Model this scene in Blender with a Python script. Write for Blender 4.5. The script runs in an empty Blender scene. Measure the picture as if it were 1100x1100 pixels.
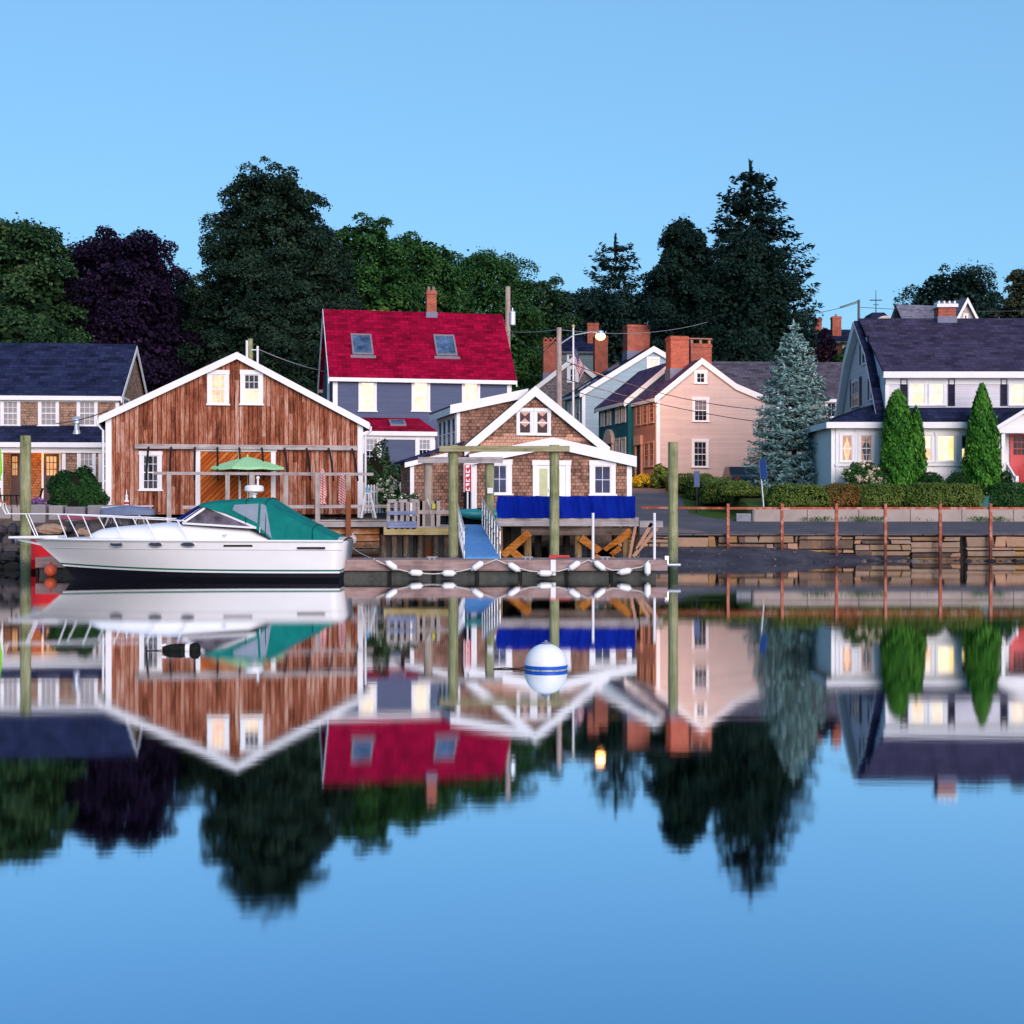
import bpy, bmesh, math, random
import numpy as np
from mathutils import Vector, Matrix

random.seed(11)
rng = np.random.default_rng(11)
SC = bpy.context.scene
COL = SC.collection

# ---------------------------------------------------------------- camera geometry
F, CX, HY, CH = 1530.0, 550.0, 545.0, 2.3      # focal length in photo pixels, centre, horizon, eye height


def wx(px, d):
    return (px - CX) / F * d


def wz(py, d):
    return CH + (HY - py) / F * d


# ---------------------------------------------------------------- objects
def tag(o, label=None, cat=None, group=None, kind=None):
    if label:
        o['label'] = label
    if cat:
        o['category'] = cat
    if group:
        o['group'] = group
    if kind:
        o['kind'] = kind
    return o


def empty(name, loc, rz=0.0, label=None, cat=None, group=None):
    o = bpy.data.objects.new(name, None)
    COL.objects.link(o)
    o.location = loc
    o.rotation_euler = (0, 0, rz)
    o.empty_display_size = 0.2
    return tag(o, label, cat, group)


def copy_tree(o, parent=None):
    c = o.copy()
    COL.objects.link(c)
    if parent is not None:
        c.parent = parent
    for ch in [x for x in bpy.data.objects if x.parent == o]:
        copy_tree(ch, c)
    return c


class MB:
    """collects shapes, then links them as one mesh object"""

    def __init__(s):
        s.v, s.f = [], []

    def add(s, vs, fs):
        n = len(s.v)
        s.v += [tuple(v) for v in vs]
        s.f += [tuple(i + n for i in f) for f in fs]

    def hexa(s, p):
        s.add(p, [(0, 3, 2, 1), (4, 5, 6, 7), (0, 1, 5, 4), (1, 2, 6, 5), (2, 3, 7, 6), (3, 0, 4, 7)])

    def box(s, x0, x1, y0, y1, z0, z1):
        s.hexa([(x0, y0, z0), (x1, y0, z0), (x1, y1, z0), (x0, y1, z0), (x0, y0, z1), (x1, y0, z1), (x1, y1, z1), (x0, y1, z1)])

    def bar(s, p, q, w, h, up=(0, 0, 1)):
        p, q = Vector(p), Vector(q)
        d = (q - p).normalized()
        up = Vector(up)
        if abs(d.dot(up)) > .98:
            up = Vector((0, 1, 0))
        a = d.cross(up).normalized() * (w / 2)
        b = a.cross(d).normalized() * (h / 2)
        s.hexa([p - a - b, p + a - b, q + a - b, q - a - b, p - a + b, p + a + b, q + a + b, q - a + b])

    def tube(s, p, q, r0, r1=None, n=8, caps=True):
        r1 = r0 if r1 is None else r1
        p, q = Vector(p), Vector(q)
        d = (q - p)
        if d.length < 1e-6:
            return
        d.normalize()
        up = Vector((0, 0, 1)) if abs(d.z) < .95 else Vector((0, 1, 0))
        a = d.cross(up).normalized()
        b = a.cross(d)
        vs = []
        for c, r in ((p, r0), (q, r1)):
            for i in range(n):
                t = 2 * math.pi * i / n
                vs.append(c + a * (r * math.cos(t)) + b * (r * math.sin(t)))
        fs = [(i, (i + 1) % n, n + (i + 1) % n, n + i) for i in range(n)]
        if caps:
            fs += [tuple(range(n))[::-1], tuple(range(n, 2 * n))]
        s.add(vs, fs)

    def path(s, pts, r, n=6):
        rr = r if isinstance(r, (list, tuple)) else [r] * len(pts)
        P = [Vector(p) for p in pts]
        vs = []
        for i, p in enumerate(P):
            d = (P[min(i + 1, len(P) - 1)] - P[max(i - 1, 0)]).normalized()
            up = Vector((0, 0, 1)) if abs(d.z) < .95 else Vector((0, 1, 0))
            a = d.cross(up).normalized()
            b = a.cross(d)
            for k in range(n):
                t = 2 * math.pi * k / n
                vs.append(p + a * (rr[i] * math.cos(t)) + b * (rr[i] * math.sin(t)))
        fs = []
        for i in range(len(P) - 1):
            for k in range(n):
                fs.append((i * n + k, i * n + (k + 1) % n, (i + 1) * n + (k + 1) % n, (i + 1) * n + k))
        fs += [tuple(range(n))[::-1], tuple(range((len(P) - 1) * n, len(P) * n))]
        s.add(vs, fs)

    def prism(s, poly, vec):
        n = len(poly)
        v = Vector(vec)
        vs = [Vector(p) for p in poly] + [Vector(p) + v for p in poly]
        s.add(vs, [tuple(range(n))[::-1], tuple(range(n, 2 * n))] + [(i, (i + 1) % n, n + (i + 1) % n, n + i) for i in range(n)])

    def lathe(s, prof, c=(0, 0, 0), n=20):
        vs, fs = [], []
        for r, z in prof:
            for i in range(n):
                t = 2 * math.pi * i / n
                vs.append((c[0] + r * math.cos(t), c[1] + r * math.sin(t), c[2] + z))
        for j in range(len(prof) - 1):
            for i in range(n):
                fs.append((j * n + i, j * n + (i + 1) % n, (j + 1) * n + (i + 1) % n, (j + 1) * n + i))
        fs += [tuple(range(n))[::-1], tuple(range((len(prof) - 1) * n, len(prof) * n))]
        s.add(vs, fs)

    def ell(s, c, rx, ry, rz, nu=16, nv=10, jit=0, axis=None):
        vs, fs = [], []
        for j in range(nv + 1):
            th = math.pi * j / nv
            for i in range(nu):
                ph = 2 * math.pi * i / nu
                k = 1 + (random.uniform(-jit, jit) if jit else 0)
                p = Vector((rx * math.sin(th) * math.cos(ph) * k, ry * math.sin(th) * math.sin(ph) * k, rz * math.cos(th) * k))
                if axis is not None:
                    p = axis @ p
                vs.append(Vector(c) + p)
        for j in range(nv):
            for i in range(nu):
                fs.append((j * nu + i, j * nu + (i + 1) % nu, (j + 1) * nu + (i + 1) % nu, (j + 1) * nu + i))
        s.add(vs, fs)

    def build(s, name, mat, parent=None, smooth=False, bevel=0.0, loc=None):
        me = bpy.data.meshes.new(name)
        me.from_pydata(s.v, [], s.f)
        bm = bmesh.new()
        bm.from_mesh(me)
        bmesh.ops.remove_doubles(bm, verts=bm.verts, dist=1e-5)
        bmesh.ops.recalc_face_normals(bm, faces=bm.faces)
        bm.to_mesh(me)
        bm.free()
        if mat:
            me.materials.append(mat)
        if smooth:
            for p in me.polygons:
                p.use_smooth = True
        o = bpy.data.objects.new(name, me)
        COL.objects.link(o)
        if parent is not None:
            o.parent = parent
        if loc is not None:
            o.location = loc
        if bevel:
            b = o.modifiers.new('bevel', 'BEVEL')
            b.width = bevel
            b.segments = 2
            b.limit_method = 'ANGLE'
        return o


def quads_object(name, V, mat, parent=None, extra=None):
    """V: (n,4,3) array of leaf quads -> one mesh; extra: MB merged in"""
    V = np.asarray(V, dtype=np.float32)
    n = len(V)
    ev = np.array(extra.v, dtype=np.float32).reshape(-1, 3) if extra else np.zeros((0, 3), np.float32)
    ef = extra.f if extra else []
    me = bpy.data.meshes.new(name)
    co = np.concatenate([V.reshape(-1, 3), ev])
    loops = np.concatenate([np.arange(n * 4), np.array([i + n * 4 for f in ef for i in f], dtype=np.int64)]).astype(np.int32)
    tot = np.concatenate([np.full(n, 4), np.array([len(f) for f in ef], dtype=np.int64)]).astype(np.int32)
    st = np.concatenate([[0], np.cumsum(tot)[:-1]]).astype(np.int32)
    me.vertices.add(len(co))
    me.vertices.foreach_set('co', co.ravel())
    me.loops.add(len(loops))
    me.loops.foreach_set('vertex_index', loops)
    me.polygons.add(len(tot))
    me.polygons.foreach_set('loop_start', st)
    me.update(calc_edges=True)
    me.validate()
    me.materials.append(mat)
    o = bpy.data.objects.new(name, me)
    COL.objects.link(o)
    if parent is not None:
        o.parent = parent
    return o


def norm(a):
    return a / np.maximum(np.linalg.norm(a, axis=1, keepdims=True), 1e-6)


def leaf_quads(P, N, size, aspect=.7, spread=.8, long_dir=None, rg=rng):
    n = len(P)
    N = norm(N + rg.normal(0, spread, (n, 3)) * .6)
    if long_dir is None:
        L = rg.normal(0, 1, (n, 3))
    else:
        L = long_dir + rg.normal(0, .25, (n, 3))
    L = norm(L - N * (L * N).sum(1, keepdims=True))
    S = np.cross(N, L)
    sz = (size * rg.uniform(.6, 1.35, n))[:, None]
    a, b = L * sz / 2, S * sz * aspect / 2
    # a pointed leaf-clump outline rather than a rectangle
    return np.stack([P - a, P + b - a * .1, P + a, P - b - a * .1], 1)


# ---------------------------------------------------------------- materials
MATS = {}


class NT:
    def __init__(s, name):
        s.m = bpy.data.materials.new(name)
        s.m.use_nodes = True
        s.t = s.m.node_tree
        s.b = s.t.nodes['Principled BSDF']
        s.out = s.t.nodes['Material Output']

    def n(s, typ, **kw):
        nd = s.t.nodes.new(typ)
        for k, v in kw.items():
            if k.startswith('i_'):
                key = k[2:]
                key = int(key) if key.isdigit() else key
                sk = nd.inputs[key]
                if hasattr(v, 'is_output') or isinstance(v, bpy.types.NodeSocket):
                    s.t.links.new(v, sk)
                else:
                    sk.default_value = v
            else:
                setattr(nd, k, v)
        return nd

    def l(s, a, b):
        s.t.links.new(a, b)

    def math(s, op, a, b=None, c=None):
        nd = s.t.nodes.new('ShaderNodeMath')
        nd.operation = op
        for i, v in enumerate((a, b, c)):
            if v is None:
                continue
            if isinstance(v, (int, float)):
                nd.inputs[i].default_value = v
            else:
                s.t.links.new(v, nd.inputs[i])
        return nd.outputs[0]

    def mix(s, f, a, b, typ='MIX'):
        nd = s.t.nodes.new('ShaderNodeMixRGB')
        nd.blend_type = typ
        for i, v in enumerate((f, a, b)):
            if isinstance(v, (int, float)):
                nd.inputs[i].default_value = v if i == 0 else (v, v, v, 1)
            elif isinstance(v, tuple):
                nd.inputs[i].default_value = v if len(v) == 4 else (*v, 1)
            else:
                s.t.links.new(v, nd.inputs[i])
        return nd.outputs[0]

    def ramp(s, f, stops, interp='LINEAR'):
        nd = s.t.nodes.new('ShaderNodeValToRGB')
        cr = nd.color_ramp
        cr.interpolation = interp
        while len(cr.elements) < len(stops):
            cr.elements.new(.5)
        for e, (p, c) in zip(cr.elements, stops):
            e.position = p
            e.color = c if len(c) == 4 else (*c, 1)
        s.t.links.new(f, nd.inputs[0])
        return nd.outputs[0]

    def coord(s, kind='Object'):
        return s.n('ShaderNodeTexCoord').outputs[kind]

    def xyz(s, v):
        nd = s.n('ShaderNodeSeparateXYZ', i_0=v)
        return nd.outputs[0], nd.outputs[1], nd.outputs[2]

    def vec(s, x, y, z=0.0):
        nd = s.t.nodes.new('ShaderNodeCombineXYZ')
        for i, v in enumerate((x, y, z)):
            if isinstance(v, (int, float)):
                nd.inputs[i].default_value = v
            else:
                s.t.links.new(v, nd.inputs[i])
        return nd.outputs[0]

    def noise(s, v, scale, detail=3, rough=.55):
        return s.n('ShaderNodeTexNoise', i_Vector=v, i_Scale=scale, i_Detail=detail, i_Roughness=rough).outputs[0]

    def bump(s, h, strength=.3, dist=.02):
        nd = s.n('ShaderNodeBump', i_Height=h, i_Strength=strength, i_Distance=dist)
        s.l(nd.outputs[0], s.b.inputs['Normal'])

    def done(s, color=None, rough=.7, spec=.3, metal=0):
        spec = spec * .3 if rough > .45 else spec
        if color is not None:
            if isinstance(color, tuple):
                s.b.inputs['Base Color'].default_value = (*color[:3], 1)
            else:
                s.l(color, s.b.inputs['Base Color'])
        s.b.inputs['Roughness'].default_value = rough
        s.b.inputs['Specular IOR Level'].default_value = spec
        s.b.inputs['Metallic'].default_value = metal
        return s.m


def sc3(c, k):
    return tuple(min(1, x * k) for x in c[:3])


def paint(name, c, rough=.55, spec=.3, var=.12, scale=3.0, metal=0):
    if name in MATS:
        return MATS[name]
    t = NT(name)
    v = t.coord()
    n1 = t.noise(v, scale, 5, .65)
    col = t.ramp(n1, [(.3, sc3(c, 1 - var)), (.7, sc3(c, 1 + var))])
    t.bump(t.noise(v, scale * 12, 2), .08, .01)
    MATS[name] = t.done(col, rough, spec, metal)
    return MATS[name]


def clapboard(name, c, period=.115):
    if name in MATS:
        return MATS[name]
    t = NT(name)
    v = t.coord()
    x, y, z = t.xyz(v)
    fr = t.math('FRACT', t.math('DIVIDE', z, period))
    row = t.math('FLOOR', t.math('DIVIDE', z, period))
    al = t.math('ADD', x, y)
    seg = t.math('FLOOR', t.math('ADD', t.math('DIVIDE', al, 3.2), t.math('MULTIPLY', row, .37)))
    wn = t.n('ShaderNodeTexWhiteNoise', noise_dimensions='2D', i_Vector=t.vec(row, seg)).outputs[0]
    base = t.ramp(wn, [(0, sc3(c, .93)), (1, sc3(c, 1.06))])
    dirt = t.noise(t.vec(t.math('MULTIPLY', al, 1.2), t.math('MULTIPLY', z, .35)), 1.3, 5, .7)
    base = t.mix(t.ramp(dirt, [(.45, (0, 0, 0)), (.8, (.35, .35, .35))]), base, sc3(c, .78))
    edge = t.ramp(fr, [(0, (1, 1, 1)), (.1, (1, 1, 1)), (.14, (0, 0, 0))], 'LINEAR')
    base = t.mix(t.math('MULTIPLY', edge, .35), base, sc3(c, .45))
    t.bump(fr, .6, .02)
    MATS[name] = t.done(base, .6, .25)
    return MATS[name]


def shingles(name, c1, c2, gap, w=.16, h=.14, along='xy', zk=1.0, var=.5, rough=.85):
    """courses of wall or roof shingles"""
    if name in MATS:
        return MATS[name]
    t = NT(name)
    v = t.coord()
    x, y, z = t.xyz(v)
    al = {'x': x, 'y': y}.get(along) or t.math('ADD', x, y)
    uv = t.vec(al, t.math('MULTIPLY', z, zk))
    br = t.n('ShaderNodeTexBrick', offset=.5, i_Vector=uv, i_Scale=1.0, i_Color1=(*c1, 1), i_Color2=(*c2, 1), i_Mortar=(*gap, 1))
    br.inputs['Mortar Size'].default_value = .012
    br.inputs['Mortar Smooth'].default_value = .2
    br.inputs['Brick Width'].default_value = w
    br.inputs['Row Height'].default_value = h
    row = t.math('FLOOR', t.math('DIVIDE', t.math('MULTIPLY', z, zk), h))
    seg = t.math('FLOOR', t.math('ADD', t.math('DIVIDE', al, w), t.math('MULTIPLY', t.math('MODULO', row, 2), .5)))
    wn = t.n('ShaderNodeTexWhiteNoise', noise_dimensions='2D', i_Vector=t.vec(seg, row)).outputs[0]
    lum = t.ramp(wn, [(0, (1 - var,) * 3), (.5, (1, 1, 1)), (1, (1 + var * .5,) * 3)])
    col = t.mix(1.0, br.outputs[0], lum, 'MULTIPLY')
    big = t.noise(v, .7, 5, .7)
    col = t.mix(1.0, col, t.ramp(big, [(.3, (.78, .78, .8)), (.7, (1.15, 1.12, 1.1))]), 'MULTIPLY')
    fr = t.math('FRACT', t.math('DIVIDE', t.math('MULTIPLY', z, zk), h))
    t.bump(t.math('ADD', t.math('MULTIPLY', fr, -.7), t.math('MULTIPLY', wn, .5)), .6, .02)
    MATS[name] = t.done(col, rough, .2)
    return MATS[name]


def boards(name, stops, width=.2, ax='x', run='z', gapc=(.03, .015, .01), rough=.85, diag=False, streak=1.0):
    if name in MATS:
        return MATS[name]
    t = NT(name)
    v = t.coord()
    x, y, z = t.xyz(v)
    A = {'x': x, 'y': y, 'z': z}
    a, r = A[ax], A[run]
    if diag:
        a, r = t.math('ADD', t.math('MULTIPLY', x, .707), t.math('MULTIPLY', z, -.707)), t.math('ADD', t.math('MULTIPLY', x, .707), t.math('MULTIPLY', z, .707))
    q = t.math('DIVIDE', a, width)
    idx = t.math('FLOOR', q)
    fr = t.math('FRACT', q)
    brk = t.math('FLOOR', t.math('ADD', t.math('DIVIDE', r, 3.4), t.math('MULTIPLY', idx, .618)))
    wn = t.n('ShaderNodeTexWhiteNoise', noise_dimensions='2D', i_Vector=t.vec(idx, brk)).outputs[0]
    gv = t.vec(t.math('MULTIPLY', a, 14.0), t.math('MULTIPLY', r, 1.1), t.math('MULTIPLY', idx, 3.7))
    gr = t.noise(gv, 1.0, 6, .7)
    bl = t.noise(t.vec(t.math('MULTIPLY', a, 3.0), t.math('MULTIPLY', r, .8), idx), 1.0, 4, .7)
    gv2 = t.vec(t.math('MULTIPLY', a, 34.0), t.math('MULTIPLY', r, 4.5), idx)
    gr2 = t.noise(gv2, 1.0, 4, .7)
    f = t.math('ADD', t.math('MULTIPLY', wn, .34), t.math('ADD', t.math('MULTIPLY', t.math('SUBTRACT', gr, .5), 1.2 * streak), t.math('MULTIPLY', bl, .7)))
    f = t.math('ADD', f, t.math('MULTIPLY', t.math('SUBTRACT', gr2, .5), .6 * streak))
    col = t.ramp(f, stops)
    gap = t.ramp(fr, [(0, (1, 1, 1)), (.06, (1, 1, 1)), (.10, (0, 0, 0)), (.93, (0, 0, 0)), (.97, (1, 1, 1))])
    col = t.mix(gap, col, gapc)
    t.bump(t.math('SUBTRACT', t.math('MULTIPLY', gr, .4), gap), .5, .02)
    MATS[name] = t.done(col, rough, .2)
    return MATS[name]


def wood(name, stops, rough=.85, run='z', scale=1.0, wet=None):
    """weathered round or sawn timber, grain along one axis; wet=(height, colour): weed and tide stain below that height"""
    if name in MATS:
        return MATS[name]
    t = NT(name)
    v = t.coord()
    x, y, z = t.xyz(v)
    k = {'x': (.5, 9, 9), 'y': (9, .5, 9), 'z': (9, 9, .5)}[run]
    g = t.noise(t.vec(*[t.math('MULTIPLY', c, q * scale) for c, q in zip((x, y, z), k)]), 1.6, 6, .7)
    b = t.noise(v, 1.7, 4, .6)
    f = t.math('ADD', t.math('MULTIPLY', g, 1.25), t.math('MULTIPLY', b, .95))
    f = t.math('SUBTRACT', f, .55)
    col = t.ramp(f, stops)
    if wet:
        n2 = t.noise(v, 5, 4, .7)
        h = t.math('ADD', z, t.math('MULTIPLY', t.math('SUBTRACT', n2, .5), .5))
        m = t.n('ShaderNodeMapRange', i_0=h, i_1=wet[0] - .15, i_2=wet[0] + .2, i_3=1.0, i_4=0.0).outputs[0]
        col = t.mix(m, col, wet[1])
        bn = t.noise(v, 26, 3, .7)
        band = t.math('MULTIPLY', t.n('ShaderNodeMapRange', i_0=h, i_1=wet[0] - .35, i_2=wet[0] - .1, i_3=0.0, i_4=1.0).outputs[0], t.n('ShaderNodeMapRange', i_0=h, i_1=wet[0] + .15, i_2=wet[0] + .45, i_3=1.0, i_4=0.0).outputs[0])
        col = t.mix(t.math('MULTIPLY', band, t.ramp(bn, [(.5, (0, 0, 0)), (.62, (.7, .7, .7))])), col, (.34, .34, .28))
    t.bump(g, .35, .02)
    MATS[name] = t.done(col, rough, .2)
    return MATS[name]


def leaves(name, c1, c2, c3=None, rough=.55):
    if name in MATS:
        return MATS[name]
    t = NT(name)
    g = t.n('ShaderNodeNewGeometry')
    rnd = g.outputs['Random Per Island']
    v = t.coord()
    f = t.math('ADD', t.math('MULTIPLY', rnd, .55), t.math('MULTIPLY', t.noise(v, .38, 3, .6), 1.1))
    f = t.math('SUBTRACT', f, .27)
    stops = [(.25, c1), (.6, c2), (.9, c3 or sc3(c2, 1.5))]
    MATS[name] = t.done(t.ramp(f, stops), rough, .25)
    return MATS[name]


def brick(name, c1, c2, mortar):
    if name in MATS:
        return MATS[name]
    t = NT(name)
    v = t.coord()
    x, y, z = t.xyz(v)
    br = t.n('ShaderNodeTexBrick', i_Vector=t.vec(t.math('ADD', x, y), z), i_Scale=1.0, i_Color1=(*c1, 1), i_Color2=(*c2, 1), i_Mortar=(*mortar, 1))
    br.inputs['Mortar Size'].default_value = .012
    br.inputs['Brick Width'].default_value = .24
    br.inputs['Row Height'].default_value = .085
    n = t.noise(v, 2.2, 4, .7)
    col = t.mix(1.0, br.outputs[0], t.ramp(n, [(.3, (.7, .7, .72)), (.7, (1.2, 1.15, 1.1))]), 'MULTIPLY')
    MATS[name] = t.done(col, .85, .2)
    return MATS[name]


def glass_dark(name='dark_glass', c=(.012, .016, .03), rough=.06):
    if name in MATS:
        return MATS[name]
    t = NT(name)
    v = t.coord()
    col = t.ramp(t.noise(v, 1.8, 3), [(.35, sc3(c, .5)), (.7, sc3(c, 2.0))])
    t.bump(t.noise(v, .9, 2), .05, .02)
    MATS[name] = t.done(col, rough, .09)
    return MATS[name]


def lit(name, c1, c2, strength=1.0, scale=1.4):
    """lamp-lit room behind a pane"""
    if name in MATS:
        return MATS[name]
    t = NT(name)
    v = t.coord()
    x, y, z = t.xyz(v)
    n = t.noise(t.vec(t.math('MULTIPLY', t.math('ADD', x, y), 1.4), t.math('MULTIPLY', z, 1.0)), scale, 3, .6)
    col = t.ramp(n, [(.35, c1), (.62, c2)])
    t.b.inputs['Base Color'].default_value = (.05, .05, .05, 1)
    t.b.inputs['Roughness'].default_value = .1
    t.l(col, t.b.inputs['Emission Color'])
    t.b.inputs['Emission Strength'].default_value = strength
    MATS[name] = t.m
    return t.m


def flat(name, c, rough=.5, spec=.3, metal=0):
    return paint(name, c, rough, spec, .06, 2.0, metal)


WHITE = paint('white_paint', (.76, .75, .77), .5, .3, .05, 1.5)
TRIM = paint('trim_paint', (.78, .76, .79), .55, .3, .07, 2.5)
GLASS = glass_dark()
GLASSB = glass_dark('blue_glass', (.012, .022, .07), .08)
LIT = lit('lit_cream', (1.0, .72, .38), (1.0, .93, .78), 1.05)
LITO = lit('lit_orange', (1.0, .26, .06), (1.0, .60, .24), 1.0, 2.2)
LITW = lit('lit_white', (1.0, .60, .30), (1.0, .90, .68), .95, 2.4)
BLIND = paint('blind_cloth', (.30, .27, .27), .8, .1, .1, 1.2)
BRICK = brick('red_brick', (.42, .085, .05), (.30, .06, .04), (.36, .2, .15))
LEAD = paint('lead_flashing', (.16, .17, .25), .5, .4)
METAL = paint('galvanised_metal', (.55, .57, .62), .35, .5, .1, 4, .6)
BLACKM = paint('black_metal', (.012, .012, .016), .5, .4)
ROPE = paint('white_rope', (.62, .6, .58), .8, .1, .1, 9)


# ================================================================ building helpers
class Fr:
    """a building's local frame: x along the front (to the right), y into the depth, z up from the base"""

    def __init__(s, name, X, Y, Z, deg, label, cat, group=None):
        s.X, s.Y, s.Z = X, Y, Z
        a = math.radians(deg)
        s.c, s.s = math.cos(a), math.sin(a)
        s.root = empty(name, (X, Y, Z), a, label, cat, group)

    def u(s, px, y=0.0):
        k = (px - CX) / F
        return (k * s.Y + k * y * s.c - s.X + y * s.s) / (s.c - k * s.s)

    def z(s, py, px, y=0.0):
        d = s.Y + s.u(px, y) * s.s + y * s.c
        return wz(py, d) - s.Z

    def v(s, px, x=0.0):
        k = (px - CX) / F
        return (s.X + x * s.c - k * s.Y - k * x * s.s) / (s.s + k * s.c)

    def zs(s, py, px, x=0.0):
        d = s.Y + x * s.s + s.v(px, x) * s.c
        return wz(py, d) - s.Z

    def world(s, x, y, z):
        return (s.X + x * s.c - y * s.s, s.Y + x * s.s + y * s.c, s.Z + z)


def wall_map(side, off):
    """(u, v, n) on a wall -> local point; n is outward"""
    if side == 'front':
        return lambda u, v, n: (u, off - n, v)
    if side == 'left':
        return lambda u, v, n: (off - n, u, v)
    if side == 'right':
        return lambda u, v, n: (off + n, u, v)


def wbox(mb, mp, u0, u1, v0, v1, n0, n1):
    mb.hexa([mp(u0, v0, n0), mp(u1, v0, n0), mp(u1, v0, n1), mp(u0, v0, n1), mp(u0, v1, n0), mp(u1, v1, n0), mp(u1, v1, n1), mp(u0, v1, n1)])


def window(root, mp, u0, u1, v0, v1, pane=None, pane2=None, cas=.11, cols=2, rows=1, hung=True, frame=None, name='window', curtain=None, sillw=.05, mun=.011):
    """casing, sash and glazing bars (one mesh) with its pane as sub-part; u0..v1 is the outer edge of the casing"""
    pane = pane or GLASS
    m = MB()
    wbox(m, mp, u0, u0 + cas, v0 + .06, v1 - cas, 0, .055)
    wbox(m, mp, u1 - cas, u1, v0 + .06, v1 - cas, 0, .055)
    wbox(m, mp, u0 - .02, u1 + .02, v1 - cas, v1 + .02, 0, .07)
    wbox(m, mp, u0 - sillw, u1 + sillw, v0, v0 + .06, 0, .1)
    a0, a1, b0, b1 = u0 + cas, u1 - cas, v0 + .06, v1 - cas
    st = .04
    wbox(m, mp, a0, a0 + st, b0, b1, .003, .034)
    wbox(m, mp, a1 - st, a1, b0, b1, .003, .034)
    wbox(m, mp, a0 + st, a1 - st, b0, b0 + st * 1.4, .003, .034)
    wbox(m, mp, a0 + st, a1 - st, b1 - st, b1, .003, .034)
    mid = (b0 + b1) / 2
    if hung:
        wbox(m, mp, a0 + st, a1 - st, mid - .025, mid + .025, .003, .042)
    halves = [(b0 + st * 1.4, mid - .025), (mid + .025, b1 - st)] if hung else [(b0 + st * 1.4, b1 - st)]
    for h0, h1 in halves:
        for i in range(1, cols):
            uu = a0 + (a1 - a0) * i / cols
            wbox(m, mp, uu - mun, uu + mun, h0, h1, .004, .026)
        for j in range(1, rows):
            vv = h0 + (h1 - h0) * j / rows
            wbox(m, mp, a0 + st, a1 - st, vv - mun, vv + mun, .005, .024)
    w = m.build(name, frame or WHITE, root)
    if hung and pane2:
        p = MB()
        wbox(p, mp, a0 + .01, a1 - .01, b0 + .01, mid, .004, .012)
        p.build('pane', pane, w)
        p = MB()
        wbox(p, mp, a0 + .01, a1 - .01, mid, b1 - .01, .004, .012)
        p.build('pane', pane2, w)
    else:
        p = MB()
        wbox(p, mp, a0 + .01, a1 - .01, b0 + .01, b1 - .01, .004, .012)
        p.build('pane', pane, w)
    if curtain:
        kind, cm = curtain
        cb = MB()
        if kind == 'shade':                       # a roller blind pulled part of the way down
            wbox(cb, mp, a0 + .03, a1 - .03, b0 + (b1 - b0) * .03, b1 - .03, .013, .017)
        elif kind == 'half':
            wbox(cb, mp, a0 + .03, a1 - .03, b0 + (b1 - b0) * .5, b1 - .03, .013, .017)
        elif kind == 'tied':                      # a pair of curtains tied back at mid height
            for lo, hi, sg in ((a0 + .03, (a0 + a1) / 2, 1), (a1 - .03, (a0 + a1) / 2, -1)):
                w_ = abs(hi - lo)
                prof = [(1.0, b1 - .03), (.75, b1 - .22 * (b1 - b0)), (.2, mid), (.55, b0 + .2 * (b1 - b0)), (.7, b0 + .04)]
                for (f0, z0), (f1, z1) in zip(prof, prof[1:]):
                    cb.hexa([mp(lo, z1, .013), mp(lo + sg * f1 * w_, z1, .013), mp(lo + sg * f1 * w_, z1, .018), mp(lo, z1, .018),
                             mp(lo, z0, .013), mp(lo + sg * f0 * w_, z0, .013), mp(lo + sg * f0 * w_, z0, .018), mp(lo, z0, .018)])
        elif kind == 'diamond':                   # the lit gap between tied curtains, painted as a pale lozenge
            cu, hw, hh = (a0 + a1) / 2, (a1 - a0) * .42, (b1 - b0) * .2
            cb.prism([mp(cu - hw, mid, .013), mp(cu, mid - hh, .013), mp(cu + hw, mid, .013), mp(cu, mid + hh, .013)], Vector(mp(0, 0, .018)) - Vector(mp(0, 0, .013)))
            cb.prism([mp(a0 + .04, b1 - .02, .013), mp(a1 - .04, b1 - .02, .013), mp(cu, b1 - hh * 1.1, .013)], Vector(mp(0, 0, .018)) - Vector(mp(0, 0, .013)))
        cb.build('curtain', cm, w)
    return w


def pwin(fr, side, px0, px1, py0, py1, off=0.0, **kw):
    """window whose casing edges are read off the photo, on the front wall (off = its y) or a side wall (off = its x)"""
    mp = wall_map(side, off)
    if side == 'front':
        a, b = fr.u(px0, off), fr.u(px1, off)
        pm = (px0 + px1) / 2
        v0, v1 = fr.z(py1, pm, off), fr.z(py0, pm, off)
    else:
        a, b = sorted((fr.v(px0, off), fr.v(px1, off)))
        pm = (px0 + px1) / 2
        v0, v1 = fr.zs(py1, pm, off), fr.zs(py0, pm, off)
    return window(fr.root, mp, a, b, v0, v1, **kw)


def slab(mb, prof, t0, t1, a0, a1, axis):
    """strip that follows a profile [(s, z)...] between z+t0 and z+t1, run along the other axis from a0 to a1"""
    for (s0, z0), (s1, z1) in zip(prof, prof[1:]):
        if axis == 'y':       # profile in x, run along y
            P = lambda s, z, a: (s, a, z)
        else:                 # profile in y, run along x
            P = lambda s, z, a: (a, s, z)
        mb.hexa([P(s0, z0 + t0, a0), P(s1, z1 + t0, a0), P(s1, z1 + t0, a1), P(s0, z0 + t0, a1),
                 P(s0, z0 + t1, a0), P(s1, z1 + t1, a0), P(s1, z1 + t1, a1), P(s0, z0 + t1, a1)])


def body(root, prof, base, a0, a1, axis, mat, name='wall'):
    """closed walls under a profile"""
    m = MB()
    pts = [(prof[0][0], base)] + list(prof) + [(prof[-1][0], base)]
    if axis == 'y':
        m.prism([(s, a0, z) for s, z in pts], (0, a1 - a0, 0))
    else:
        m.prism([(a0, s, z) for s, z in pts], (a1 - a0, 0, 0))
    return m.build(name, mat, root)


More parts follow.
